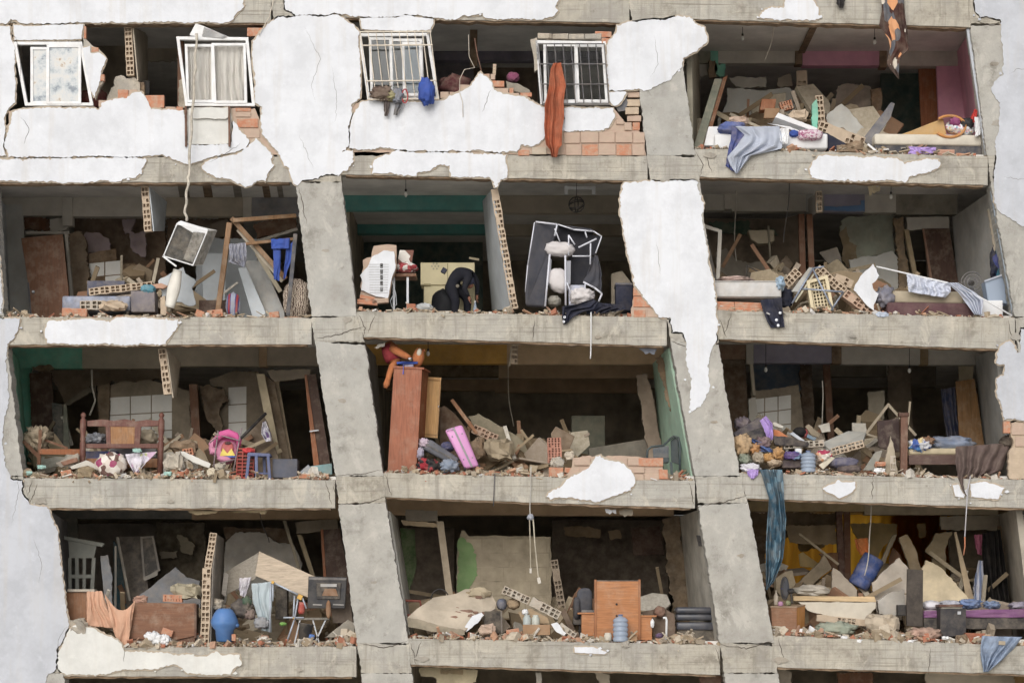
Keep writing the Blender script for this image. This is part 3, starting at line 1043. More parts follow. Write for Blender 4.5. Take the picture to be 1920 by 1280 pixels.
def stub(F, p0, p1, wpx, Y, sidepts=None, mat=HOLLOW, smat=GREYWALL, dep=.13, Yb=1.6, across=2, name='wall_stub'):
    mb = MB()
    hollow(mb, F(*p0, Y), F(*p1, Y), wpx * K / S, dep, across=across)
    o = obj(name, mb, mat, BLD)
    if sidepts:
        a, b, c, d = sidepts   # front top, front bottom, back top, back bottom
        obj('render_coat', MB().prism([F(*a, Y + .015), F(*b, Y + .015), F(*d, Yb), F(*c, Yb)], (.02, 0, 0)), smat, o)
    return o


def tiles(F, pts, Y, mat, nx, ny, back=None, lean=0.0, x0=None, slope=0.0, fl=None):
    """wall remnant with its glazed tiles, each tile a piece"""
    w = wallpiece(F, pts, Y, back or BROWNMORTAR, .09, 1.0, lean, fl, 'tiled_wall')
    xs, ys = [p[0] for p in pts], [p[1] for p in pts]
    bx0, bx1, by0, by1 = min(xs), max(xs), min(ys), max(ys)
    tw, th = (bx1 - bx0) / nx, (by1 - by0) / ny
    base = max(ys)
    for i in range(nx):
        for j in range(ny):
            x, y = bx0 + i * tw, by0 + j * th
            q = [(x + 3, y + 3), (x + tw - 3, y + 3), (x + tw - 3, y + th - 3), (x + 3, y + th - 3)]
            q = [(a, b + slope * (a - bx0)) for a, b in q]
            if sum(inside(p, pts) for p in q) < 3:
                continue
            g = [F(a, b, Y - .008 + lean * (base - b) * K / S) for a, b in q]
            obj('tile', MB().prism(g, (0, .012, 0)), mat, w)
    return w


def post(F, x0, y0, x1, y1, Y, mat, w=None, skew=0.0, name='post', t=.12):
    return obj(name, MB().prism([F(x0, y0, Y), F(x1, y0, Y), F(x1 + skew, y1, Y), F(x0 + skew, y1, Y)], (0, t, 0)), mat, BLD)
# ------------------------------------------------------------ shorthand for loose things
def ledge_z(F, px):
    xa, ya, xb, yb, _, _ = BEAMS[str(int(F.cell[0]) - 1) + F.cell[1]]
    y = ya + (yb - ya) * (px - xa) / (xb - xa)
    return (Z0_ROW - y) / S


def SL(name, label, cat, F, pts, Y, t, mat, ragged=0.0, lean=0.0, fl=None, bevel=.008, seg=6.0, group=None):
    return one(name, poly(F, pts, Y, t, ragged, lean, fl, seg), mat, label, cat, group, bevel=bevel)


def BX(name, label, cat, F, x0, y0, x1, y1, Y, dep, mat, bevel=.01, fl=False, skew=0.0, group=None):
    return one(name, bx(F, x0, y0, x1, y1, Y, dep, fl, skew), mat, label, cat, group, bevel=bevel)


def LU(name, label, cat, F, x0, y0, x1, y1, Y, mat, dep=None, amp=.22, freq=2.4, rot=0.0, seed=None, power=.85, group=None, seg=36):
    c = F((x0 + x1) / 2, (y0 + y1) / 2, Y)
    rx, rz = (x1 - x0) / 2 * K / S, (y1 - y0) / 2 * K / S
    mb = MB().lump(c, (rx, dep or (rx + rz) / 2, rz), roty(rot), amp, freq, seg, seed=seed if seed is not None else x0 * .013 + y0, power=power, crease=max(0, amp - .13) * 2.2)
    return one(name, mb, mat, label, cat, group, smooth=True)


def CL(name, label, cat, F, left, right, Y, mat, amp=.05, folds=4, seed=0.0, nu=26, nv=26, yfun=None, sag=0.0, group=None):
    return one(name, cloth(F, left, right, Y, amp, folds, nu, nv, seed, yfun, sag), mat, label, cat, group, smooth=True, solid=.004)


def HS(name, label, cat, F, p0, p1, wpx, Y, dep=.3, mat=None, across=2, unit=.19, normal=(0, -1, .0), Y1=None, group=None, fill=.15):
    mb = MB()
    hollow(mb, F(*p0, Y), F(*p1, Y if Y1 is None else Y1), wpx * K / S, dep, unit, across, fill, normal)
    return one(name, mb, mat or random.choice(HOLLOWS), label, cat, group)


def PIPE(name, label, cat, pts, r, mat, group=None, n=7):
    return one(name, MB().tube(pts, r, n), mat, label, cat, group, smooth=True)


def shard(mb, c, dims, rs):
    R = rotz(rs.uniform(0, 360)) @ rotx(rs.gauss(0, 22)) @ roty(rs.gauss(0, 22))
    mb.obox(c, dims, R)


def pile(F, label, x0, x1, n, seed, h=.10, big=.055, deep=.9):
    """loose rubble on the floor edge: nobody could count it"""
    rs = random.Random(seed)
    mb = MB()
    for i in range(int(n * 4.2)):
        x = rs.uniform(x0, x1)
        px = F.x0 + x * K
        m = max(.06, .32 + 1.15 * noise.noise(V((px * .016, seed, 0))) + .45 * noise.noise(V((px * .06, seed, 4))))
        if rs.random() > .25 + m:
            continue
        Y = .02 + deep * rs.random() ** 1.7
        p = W(px, 600, Y)
        z = ledge_z(F, px) + 2.3 * h * m * rs.random() * min(1, .3 + Y * 2)
        k = rs.random()
        if k < .62:
            r = .007 + .024 * rs.random() ** 1.5
            stone(mb, (p.x, Y + .02, z + r * .3), r, seed * 1000 + i)
        elif k < .86:
            r = big * (.4 + 1.5 * rs.random() ** 2) * min(1.2, .5 + m)
            stone(mb, (p.x, Y + .03, z + r * .25), r, seed * 1000 + i)
        elif k < .94:
            shard(mb, V((p.x, Y + .06, z + .02)), (rs.uniform(.08, .24), rs.uniform(.06, .14), rs.uniform(.012, .03)), rs)
        else:
            shard(mb, V((p.x, Y + .12, z + .03)), (rs.uniform(.2, .55), rs.uniform(.02, .05), rs.uniform(.01, .03)), rs)
    o = one('rubble', mb, RUBBLE, label, 'rubble')
    o['kind'] = 'stuff'
    return o


def heap(F, label, x0, x1, n, seed, h=.7, Y0=1.3, Y1=3.2):
    rs = random.Random(seed)
    mb = MB()
    for i in range(n):
        x, Y = rs.uniform(x0, x1), rs.uniform(Y0, Y1)
        p = W(F.x0 + x * K, 600, Y)
        r = .05 + .22 * rs.random() ** 2.2
        prof = h * (.3 + max(0, .4 + noise.noise(V((x * .006, seed, 0))))) * min(1, .3 + (Y - Y0) / (Y1 - Y0))
        z = F.z + r * .3 + prof * rs.random()
        if i % 6 == 0:
            w_, k = rs.uniform(.18, .55), rs.randrange(5, 9)
            R = rotz(rs.gauss(0, 25)) @ rotx(rs.uniform(-55, 25)) @ roty(rs.uniform(-60, 60))
            c = V((p.x, Y, z + .22))
            ring = [c + R @ V((w_ * rs.uniform(.6, 1.3) * math.cos(6.283 * j / k), 0, .75 * w_ * rs.uniform(.6, 1.3) * math.sin(6.283 * j / k))) for j in range(k)]
            mb.prism(ring, R @ V((0, rs.uniform(.03, .12), 0)))
        elif i % 6 == 2:
            shard(mb, V((p.x, Y, z + .1)), (rs.uniform(.3, 1.0), rs.uniform(.2, .5), rs.uniform(.03, .08)), rs)
        elif i % 6 == 1:
            q = V((p.x, Y, z + .2))
            mb.bar(q, q + V((rs.gauss(0, .5), rs.gauss(0, .3), rs.uniform(.1, .7))), rs.uniform(.04, .1), .03)
        else:
            stone(mb, (p.x, Y, z), r, seed * 991 + i)
    o = one('rubble', mb, HEAPMAT, label, 'rubble')
    o['kind'] = 'stuff'


def loose_brick(F, label, x, y, w, h, Y=.12, rot=0.0, mat=None, holes=False, d=.14, yaw=0.0, name='brick', cat='brick'):
    c = F(x, y, Y)
    mb = MB()
    R = rotz(yaw) @ roty(rot)
    a, b = w * K / S, h * K / S
    if holes:
        n = R @ V((0, -1, 0))
        up = R @ V((0, 0, 1))
        hollow(mb, c - up * b / 2, c + up * b / 2, a, d, unit=b / max(1, round(b / .1)), across=max(2, round(a / .06)), fill=0, normal=n)
    else:
        mb.obox(c + V((0, d / 2, 0)), (a, d, b), R)
        # ribs of the fired clay block
        for k in (-.3, 0, .3):
            mb.obox(c + R @ V((0, -.002, k * b)), (a * .96, .006, b * .12), R)
    return one(name, mb, mat or BRICK, label, cat, bevel=0 if holes else .004)


def chunk(F, label, x0, y0, x1, y1, Y, mat=None, seed=1, name='concrete_chunk', cat='rubble chunk', dep=None):
    c = F((x0 + x1) / 2, (y0 + y1) / 2, Y)
    rx, rz = (x1 - x0) / 2 * K / S, (y1 - y0) / 2 * K / S
    mb = MB().lump(c, (rx, dep or (rx + rz) / 2, rz), None, .45, 1.9, 16, seed=seed * 3.7, power=.6, crease=.5)
    return one(name, mb, mat or CONC_RAW, label, cat)


def bulb(F, label, x, y, Y, size=1.0):
    t = thing('ceiling_bulb', label, 'lamp', F(x, y, Y))
    c = F(x, y, Y)
    zc = floor_z(str(int(F.cell[0]) + 1) + F.cell[1]) - .132
    obj('wire', MB().tube([V((c.x, c.y, zc)), c + V((0, 0, .06))], .006, 6), BLACK, t)
    obj('socket', MB().lathe(c, [(.018, .02), (.022, .06), (.012, .075)], n=10), BLACK, t)
    obj('globe', MB().lathe(c, [(.006, -.07 * size), (.03 * size, -.045), (.033 * size, -.015), (.018, .022)], n=12), M('d8d8d2', .3, .03, dust=0), t, smooth=True)


VP = {'bottle': ((.8, 0), (1, .04), (1, .6), (.4, .82), (.36, 1)), 'jar': ((.85, 0), (1, .05), (1, .75), (.8, .82), (.85, 1)),
      'pot': ((.7, 0), (1, .25), (.95, .85), (1.05, 1)), 'bucket': ((.72, 0), (1, .95), (1.06, .96), (1.06, 1)), 'bowl': ((.4, 0), (.8, .35), (1, .9), (1, 1))}


def VS(name, label, F, x0, y0, x1, y1, Y, mat, kind, tilt=0.0):
    r, h = (x1 - x0) / 2 * K / S, (y1 - y0) * K / S
    return one(name, MB().lathe(F((x0 + x1) / 2, y1, Y), [(a * r, b * h) for a, b in VP[kind]], roty(tilt), 18), mat, label, kind, smooth=True)


def water_jug(F, label, x0, y0, x1, y1, Y):
    b = F((x0 + x1) / 2, y1, Y)
    h = (y1 - y0) * K / S
    r = (x1 - x0) / 2 * K / S
    t = thing('water_jug', label, 'water jug', b)
    prof = [(r * .86, 0), (r, .03 * h)]
    for i in range(4):
        z = .06 + .17 * i
        prof += [(r, z * h), (r, (z + .09) * h), (r * .9, (z + .11) * h), (r * .9, (z + .15) * h)]
    prof += [(r, .74 * h), (r * .97, .8 * h), (r * .7, .88 * h), (r * .28, .92 * h), (r * .28, .96 * h)]
    obj('bottle', MB().lathe(b, prof, n=24), CLEAR, t, smooth=True)
    obj('cap', MB().lathe(b, [(r * .33, .95 * h), (r * .33, h), (r * .2, h * 1.005)], n=16), M('5c6f95', .5, dust=.1), t)


def mattress(name, label, F, x0, y0, x1, y1, Y, dep, mat, cat='mattress', slope=0.0, piping=None):
    a, b, c, d = F(x0, y0, Y), F(x1, y0 + slope, Y), F(x1, y1 + slope, Y), F(x0, y1, Y)
    o = V((0, dep, 0))
    if not piping:
        return one(name, MB().hexa([d, c, b, a, d + o, c + o, b + o, a + o]), mat, label, cat, bevel=.035, smooth=True)
    t = thing(name, label, cat, (d + c) / 2 + V((0, dep / 2, 0)))
    obj('body', MB().hexa([d, c, b, a, d + o, c + o, b + o, a + o]), mat, t, bevel=.035, smooth=True)
    if piping:
        for p, q in ((a, b), (d, c)):
            obj('piping', MB().tube([p + V((.03, -.004, -.025 if p is a else .025)), q + V((-.03, -.004, -.025 if p is a else .025))], .008, 6), piping, t)
    return t


def WEATHERED(col):
    return WOOD(col, 'z', .45)


# paint colours of the flats
HEAPMAT = make_rubble('heap_mix', ['9c8c74', 'b8aa92', '7d6c56', '946f5a', 'c4bba9', '8d7f6c', 'a99d90', 'a8866c', 'd6d2c8'])
TEAL = M('6cc4ab', .9, .15, dust=.25)
TEAL_DEEP = M('4fa39d', .9, .12, dust=.15)
PINK = M('dd9ab4', .9, .08, dust=.12)
MINT = M('9fc4ad', .9, .1, dust=.2)
YELLOW = M('d09a24', .9, .12, dust=.12)
TAN = M('c4a37a', .9, .12, dust=.2)
LAV = M('9c97ac', .9, .1, dust=.15)
OFFW = M('c6c1b6', .9, .1, dust=.25)
TILEW = M('c9c8c0', .3, .05, dust=.2, bump=.05, spec=.5)
PANEL = M('bfc0bb', .8, .1, dust=.25)
PANEL_BLUE = M('b9c2c9', .75, .08, dust=.15)
DOORB = WOOD('6f4526')
DOOR_DK = WOOD('4c3020')
DOOR_OR = WOOD('9a5a2c')
PINE = WOOD('8f6a44', dust=.3)
BEDW = WOOD('6e4338')
GREENWALL = M('74995a', .9, .1, dust=.15)
BLUE = M('2a4fa8', .8, .12, dust=.06)
RED = M('b02a35', .8, .12, dust=.1)
BLUEGREY = M('9aa9c2', .9, .12, dust=.12)
LILAC = M('a98bd0', .85, .1, dust=.06)
TERRA = BRICK
CARD = M('9c7752', .9, .12, dust=.2)

# ============================================================ R5, hole beside the curtained window
for F, lab in ((f5L, 0), (f5M, 1)):
    pass
stub(f5L, (712, 412), (697, 148), 42, .22, ((722, 150), (748, 440), (800, 185), (800, 470)), smat=CREAMWALL, Yb=2.4)
wallpiece(f5L, [(380, 160), (680, 160), (690, 640), (380, 640)], 3.0, DARKWALL, ragged=0)
post(f5L, 968, 200, 1000, 640, 1.0, DOORB, name='door_frame')
wallpiece(f5L, [(800, 180), (965, 180), (965, 330), (800, 330)], 3.2, CREAMWALL)
BX('speaker_box', 'dark grey box standing behind the broken wall beside the curtained window', 'box', f5L, 775, 440, 815, 515, .75, .2, BLACK)
LU('red_cushion', 'dark red cushion behind the papered window', 'cushion', f5L, 440, 490, 585, 600, .7, M('7a2a2c', .9), .2)
# air conditioner lying on the head of the curtained window
t = thing('air_conditioner', 'white louvred air conditioner lying on the head of the curtained window', 'air conditioner', f5L(1140, 205, .15))
q = [f5L(1030, 190, -.06), f5L(1072, 128, -.06), f5L(1262, 205, -.06), f5L(1180, 214, -.06)]
obj('body', MB().prism([f5L(1032, 192, .0), f5L(1066, 128, .0), f5L(1105, 140, .0), f5L(1250, 203, .0), f5L(1190, 210, .0), f5L(1085, 206, 0)], (0, .32, 0)), PVC, t, bevel=.015)
for k in range(7):
    u = k / 6
    obj('louvre', MB().bar(f5L(1112 + 16 * u - 26 * u, 150 + 8 * u + 45 * u * .85, -.012), f5L(1236 - 18 * u, 199 + 9 * u, -.012), .012, .02), M('aeb0b2', .5), t)
HOSE = M('b9b2a4', .8, .25, scale=9, dust=.3)
hp = [f5L(1072, 185, -.10), f5L(1066, 330, -.16), f5L(1062, 420, -.17), f5L(1050, 600, -.2), f5L(1040, 760, -.22), f5L(1030, 950, -.25), f4L(1026, 60, -.28), f4L(1016, 150, -.3), f4L(1010, 230, -.3), f4L(1022, 285, -.3)]
hp2 = []
for a, b in zip(hp, hp[1:]):
    for k in range(6):
        hp2.append(a.lerp(b, k / 6) + V((.012 * math.sin(len(hp2) * .9), 0, 0)))
one('insulated_hose', MB().tube(hp2, [.024 + .007 * noise.noise(V((i * .8, 0, 0))) for i in range(len(hp2))], 8), HOSE, 'ragged pale insulated hose dangling down the face to the hanging unit', 'hose', smooth=True)
for x in (1013, 1250):
    obj('steel_bracket', MB().bar(f5L(x, 580, -.05), f5L(x + 2, 800, -.05), .035, .05), RUST, BLD)
obj('condensate_stain', pxpoly(pl(f5L, [(1030, 588), (1245, 585), (1255, 630), (1230, 650), (1060, 648), (1030, 630)]), -.05, .03, 1), PLASTER_OLD, BLD)
PIPE('loose_wire', 'thin wire hanging from the eaves over the orange bricks', 'wire', [f5L(1500, -30, -.05), f5L(1470, 90, -.06), f5L(1410, 195, -.05)], .008, IVORY)

# ============================================================ R5M
wallpiece(f5M, [(560, 110), (780, 110), (780, 640), (560, 640)], 3.6, M('6d6a75', .9), ragged=0)
ibeam(f5M, 560, 1500, 330, M('7d7785', .9, dust=.1), 3.4)
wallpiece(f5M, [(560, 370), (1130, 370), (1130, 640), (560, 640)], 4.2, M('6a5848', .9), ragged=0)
post(f5M, 760, 150, 800, 360, 1.8, BROWNMORTAR, name='wall_stub')
PIPE('bent_rod', 'bent rusty rod sticking up from the plaster peak', 'rod', [f5M(785, 210, .2), f5M(800, 300, .15), f5M(822, 390, .06)], .013, RUST)
PIPE('thin_cable', 'thin loose cable curling over the plaster between the barred windows', 'cable', [f5M(752, 190, .1), f5M(755, 310, .08), f5M(785, 370, .06), f5M(730, 380, .04), f5M(705, 430, .0), f5M(702, 500, -.03), f5M(720, 560, -.04), f5M(722, 640, -.04)], .006, IVORY)
LU('maroon_cloth', 'maroon blanket inside the gap beside the ivory barred window', 'blanket', f5M, 590, 410, 760, 540, .9, M('5c1f2a', .9), .25)
LU('pink_shirt', 'pink shirt inside the gap near the iron barred window', 'clothing', f5M, 960, 395, 1030, 450, 1.1, M('a04a78', .9), .1)
SL('plank_bundle', 'splintered boards lying on the broken bricks between the barred windows', 'planks', f5M, [(955, 440), (1020, 455), (1085, 490), (1090, 505), (960, 500)], .08, .12, M('8d8678', .9), 1.5)
loose_brick(f5M, 'upright tan brick shard above the plaster peak', 893, 380, 18, 60, .12, 3, HOLLOW)
ORANGE = M('a84e20', .9, .2, scale=5, dust=.12)
CL('orange_cloth', 'long orange cloth hanging from the iron bars of a window', 'cloth', f5M, [(1215, 345), (1200, 380), (1190, 480), (1168, 570), (1165, 680), (1175, 790), (1195, 815), (1207, 858)],
   [(1255, 342), (1268, 400), (1282, 470), (1272, 560), (1274, 640), (1262, 700), (1262, 790), (1242, 812), (1236, 858)], -.16, ORANGE, .05, 1.7, 1.3, 34, 50)
LU('blue_hat', 'royal blue cloth hat hung on the ivory window bars', 'hat', f5M, 482, 430, 565, 566, -.19, BLUE, .10, .3, 2.0, seed=4)
for lab, a, c in (('brown garment heaped at the foot of the ivory barred window', (220, 475, 340, 545), '5d4a41'), ('olive yellow rag on the sill of the ivory barred window', (295, 500, 365, 548), '8f8a5a'), ('grey sock bundle on the sill of the ivory barred window', (335, 490, 395, 560), '7d8494')):
    LU('garment', lab, 'clothing', f5M, *a, -.12, M(c, .9), .09, .4, 3)
CL('dark_sleeve', 'dark brown sleeve hanging below the ivory barred window', 'clothing', f5M, [(288, 535), (290, 580), (295, 635)], [(325, 535), (320, 600), (312, 632)], -.10, M('4a4248', .9), .02, 1)
CL('grey_sleeve', 'slate grey sleeve hanging below the ivory barred window', 'clothing', f5M, [(355, 540), (352, 580), (342, 625)], [(392, 540), (388, 590), (360, 630)], -.10, M('5f6672', .9), .02, 1, 3)
mb = MB().tube([f5M(405 + 16 * math.sin(a), 525 + 38 * math.cos(a), -.15) for a in [i * .45 for i in range(15)]], .012, 7)
one('red_strap', mb, RED, 'red strap looped over the sill of the ivory barred window', 'strap', smooth=True)
SL('slate_rag', 'dark grey sheet poking out of the hole beside the iron barred window', 'sheet', f5M, [(1552, 575), (1590, 555), (1612, 525), (1620, 560), (1610, 605), (1570, 610)], .05, .02, M('565b66', .8), .8)

# ============================================================ R5R
ibeam(f5R, 60, 210, 345, M('7f8070', .9))
ibeam(f5R, 210, 252, 345, TEAL, 3.38)
ibeam(f5R, 252, 672, 345, OFFW, 3.4)
ibeam(f5R, 672, 712, 352, BROWNMORTAR, 3.37)
ibeam(f5R, 712, 1132, 358, PINK, 3.4)
ibeam(f5R, 1132, 1172, 368, BROWNMORTAR, 3.37)
ibeam(f5R, 1172, 1560, 360, OFFW, 3.4)


def ceil_strip(F, x0, Y0, x1, Y1, w, mat, drop=.05):
    zc = floor_z(str(int(F.cell[0]) + 1) + F.cell[1]) - .131
    a, b = F(x0, 100, Y0), F(x1, 100, Y1)
    k = w * K / S
    p = [V((a.x, Y0, zc)), V((a.x + k, Y0, zc)), V((b.x + k, Y1, zc)), V((b.x, Y1, zc))]
    return obj('wall_stub', MB().prism(p, (0, 0, -drop)), mat, BLD)


ceil_strip(f5R, 800, .28, 690, 3.38, 36, BROWNMORTAR)
side(f5R, (1640, 150), (1712, 850), (1552, 285), (1640, 850), .43, 3.5, PINK, .12, fl=True)
wallpiece(f5R, [(1440, 290), (1600, 290), (1640, 980), (1470, 980)], 3.42, PINK, .1, 0, fl=930)
side(f5R, (105, 105), (118, 790), (150, 330), (160, 900), .44, 3.4, M('8f8a78', .9), -.1, fl=True)
obj('window_strip', MB().bar(f5R(1612, 160, .12), f5R(1716, 850, .12), .05, .06), M('b4bcc6', .5, .05, dust=.1), BLD)
wallpiece(f5R, [(1345, 375), (1440, 375), (1465, 950), (1375, 950)], 3.7, DOOR_OR, .05, 0, name='door', fl=930)
wallpiece(f5R, [(1140, 370), (1360, 370), (1400, 950), (1140, 950)], 5.2, M('47645f', .9), .1, 0)
wallpiece(f5R, [(60, 345), (205, 345), (205, 415), (60, 410)], 3.5, OFFW)
wallpiece(f5R, [(238, 350), (292, 352), (285, 410), (262, 418), (240, 405)], 3.3, TEAL)
wallpiece(f5R, [(200, 330), (238, 330), (240, 420), (205, 425)], 3.3, BROWNMORTAR)
wallpiece(f5R, [(310, 425), (515, 418), (515, 475), (430, 478), (350, 470)], 3.6, OFFW)
wallpiece(f5R, [(300, 480), (400, 490), (500, 495), (640, 478), (670, 510), (675, 690), (670, 900), (260, 900), (250, 660), (300, 560)], 3.3, PANEL, .1, 1.5)
obj('wall_stub', hollow(MB(), f5R(715, 640, 3.0), f5R(708, 385, 3.0), .2, .12, fill=.5), HOLLOW, BLD)
wallpiece(f5R, [(580, 425), (650, 400), (655, 470), (580, 470)], 3.8, CREAMWALL)
wallpiece(f5R, [(905, 470), (950, 455), (1085, 475), (1100, 560), (1120, 700), (1120, 900), (860, 900), (850, 640), (890, 560)], 3.2, M('8d8074', .9), .1, 1.5)
wallpiece(f5R, [(1085, 485), (1140, 480), (1150, 700), (1150, 850), (1110, 850)], 3.1, BROWNMORTAR, .1, 1.5)
bulb(f5R, 'bare bulb on the ceiling of the room with the pink beam, nearer the mint paint', 385, 205, 1.6)
bulb(f5R, 'bare bulb on the ceiling of the pink room beside the hanging quilt', 1105, 225, 1.6)
t = thing('leaning_board', 'green and brown board leaning against the ceiling beam beside the column', 'board', f5R(150, 800, 1.0))
obj('plank', poly(f5R, [(118, 800), (165, 800), (275, 430), (232, 430)], .5, .05, 0, .5), M('6d7263', .7, .15, dust=.3), t, bevel=.006)
obj('edge_strip', poly(f5R, [(168, 800), (190, 800), (305, 410), (278, 425)], .49, .06, 0, .5), DOORB, t, bevel=.006)
SL('pale_slab', 'pale flat slab leaning with one pointed corner up in the pink room', 'slab', f5R, [(845, 625), (925, 565), (960, 590), (1062, 720), (1062, 860), (850, 860)], 1.6, .08, PANEL, 1.0, .25)
SL('grey_screen', 'narrow dark grey panel leaning beside the white mattress', 'panel', f5R, [(1040, 760), (1070, 720), (1195, 558), (1216, 565), (1195, 640), (1080, 800)], .6, .05, M('5f626c', .6), .3, .1)
t = thing('wall_fragment', 'upright broken wall fragment with a mint painted side among rubble', 'wall fragment', f5R(800, 680, 1.2))
obj('brick_core', hollow(MB(), f5R(818, 690, 1.2), f5R(802, 520, 1.2), .14, .1), HOLLOW, t)
obj('painted_side', poly(f5R, [(765, 570), (792, 540), (795, 700), (765, 700)], 1.19, .12, 1), TEAL, t)
BX('upturned_drawer', 'orange wooden drawer tipped on the heap in the upper corner room', 'drawer', f5R, 480, 540, 560, 600, 1.5, .3, DOOR_OR, skew=10)
BX('cardboard_piece', 'flat beige carton leaning beside the orange drawer', 'carton', f5R, 500, 590, 580, 645, 1.3, .1, CARD, skew=8)
loose_brick(f5R, 'hollow brick lying on the heap behind the white door leaf', 625, 575, 70, 50, 1.6, -15, None, True)
mattress('low_bed', 'white bed base at the slab edge under the draped grey blanket', f5R, 232, 728, 850, 812, .14, .9, WHITE, 'bed base', 0)
BX('white_cabinet', 'white slanted end of the bed base beside the leaning board', 'bed end', f5R, 175, 690, 248, 795, .35, .5, WHITE, skew=25)
LU('blue_sheet', 'crumpled blue bedsheet on the white bed base', 'bedsheet', f5R, 248, 668, 400, 736, .2, M('4a62a8', .9), .2)
SHEET = M('a9b2c4', .9, .08, dust=.1)
CL('draped_blanket', 'grey blanket hanging over the slab edge from the white bed base', 'blanket', f5R, [(345, 690), (395, 735), (350, 800), (300, 860), (318, 905), (350, 948)], [(585, 690), (605, 760), (600, 810), (520, 830), (430, 850), (356, 946)], -.06, SHEET, .045, 2.5, 2.2, 34, 34)
CL('navy_blanket_edge', 'navy underside of the blanket folded over the bed base', 'blanket', f5R, [(330, 690), (320, 760), (305, 830), (292, 905)], [(398, 725), (400, 745), (345, 815), (352, 948)], -.015, M('33488f', .9), .02, 2, 1)
CL('white_towel', 'white towel hanging on the bed base beside the grey blanket', 'towel', f5R, [(585, 700), (590, 770), (605, 785)], [(638, 700), (636, 740), (630, 785)], -.04, WHITE, .02, 2, 4)
LU('pink_pillow', 'pink and white patterned pillow on the bed base edge', 'pillow', f5R, 678, 708, 822, 768, .12, make_pattern('pink_print', [(0, 'd9c9d2'), (.45, 'a5577f'), (.75, 'c9a3b8')], 40), .14, .15)
LU('blue_bundle', 'small bright blue bundle on the bed base beside the pink pillow', 'bundle', f5R, 640, 712, 690, 748, .12, BLUE, .08)
SL('door_leaf', 'white broken door leaf lying across the heap above the bed base', 'door', f5R, [(562, 640), (580, 615), (795, 700), (790, 722)], .25, .5, WHITE, .3)
SL('thin_batten', 'thin white batten under the broken door leaf', 'batten', f5R, [(520, 672), (640, 690), (760, 740), (745, 745), (630, 700)], .2, .04, WHITE)
HS('brick_wall_fragment', 'slab of hollow bricks fallen diagonally beside the broken door leaf', 'wall fragment', f5R, (800, 690), (1045, 785), 70, .3, .3)
chunk(f5R, 'pale squarish block resting on the blue bedsheet', 312, 636, 415, 680, .35, BRICK_PALE, 4, 'masonry_block', 'block')
chunk(f5R, 'brown broken block on top of the white door leaf', 640, 605, 740, 660, .5, HOLLOW, 5, 'masonry_block', 'block')
SL('navy_sheet', 'dark navy panel pinned under the fallen hollow brick slab', 'panel', f5R, [(795, 715), (850, 725), (960, 790), (965, 825), (850, 820), (848, 760)], .28, .2, NAVY, .8)
t = mattress('bare_mattress', 'dusty white mattress at the edge of the pink room', f5R, 1105, 728, 1690, 788, .3, 1.2, M('c9c2b2', .9, .12), slope=8)
BX('dark_divan', 'dark base under the white mattress in the pink room', 'bed base', f5R, 1105, 790, 1690, 850, .34, 1.1, M('3d414c', .8))
t = thing('rolled_foam', 'yellow foam mattress rolled up on the white mattress', 'foam mattress', f5R(1420, 745, .7))
prof = [(1220, 742), (1300, 715), (1400, 675), (1480, 645), (1500, 742)]
obj('foam_sheet', poly(f5R, prof, .4, .9), M('b98f4a', .95, .1), t, bevel=.02)
R_ = []
for i in range(40):
    a = -2.4 + i / 39 * 4.9
    r_ = 1.0
    R_.append((1515 + 80 * math.cos(a) * 1.05, 690 + 58 * math.sin(a)))
rows = []
for d_ in (0.0, .85):
    rows.append([f5R(x, y, .28 + d_) for x, y in R_])
obj('rolled_end', MB().grid(rows), M('c07a22', .95, .1), t, solid=.05, smooth=True)
FLORAL = make_pattern('floral_print', [(0, 'dfe3ea'), (.5, '7fa8cf'), (.62, 'e4e4e8'), (.8, 'd98aa0'), (.9, 'e3d08a')], 28)
LU('floral_pillow', 'floral pillow stuffed in the yellow foam roll', 'pillow', f5R, 1490, 668, 1648, 736, .46, FLORAL, .16, .2, rot=12)
LU('magenta_ball', 'magenta bundle on the floral pillow', 'bundle', f5R, 1515, 638, 1572, 692, .36, M('8e2a72', .8), .1)
LU('black_bundle', 'black shiny bundle on the floral pillow', 'bundle', f5R, 1568, 646, 1642, 706, .36, BLACK, .1)
CL('red_cloth', 'bright red cloth against the pink wall', 'cloth', f5R, [(1650, 596), (1630, 640), (1635, 668)], [(1668, 600), (1664, 640), (1660, 668)], .32, M('d83a30', .8, dust=0), .02, 1)
CL('white_cloth', 'white cloth hanging over the end of the white mattress', 'cloth', f5R, [(1650, 640), (1652, 700), (1655, 748)], [(1680, 640), (1684, 700), (1682, 735)], .2, WHITE, .02, 2)
CL('purple_cloth', 'lilac cloth lying along the slab edge under the white mattress', 'cloth', f5R, [(1290, 800), (1300, 820), (1285, 840)], [(1440, 805), (1440, 820), (1425, 838)], .05, LILAC, .03, 2, 2)
loose_brick(f5R, 'salmon clay brick on the slab edge beside the lilac cloth', 1495, 838, 92, 44, .08, 1, M('c08a72', .9))
loose_brick(f5R, 'orange clay brick on the slab edge next to the salmon brick', 1590, 850, 80, 26, .08, 4)
SL('white_lath', 'short white slat lying askew at the slab edge beside the grey panel', 'slat', f5R, [(1062, 788), (1072, 782), (1126, 826), (1116, 834)], .06, .03, WHITE)
QUILT = make_pattern('patchwork', [(0, '4d332e'), (.25, 'd9955c'), (.38, '5d6068'), (.6, '43302c'), (.84, 'cfc6b6'), (.9, '4d302a')], 7, stretch=(1, 1, .55))
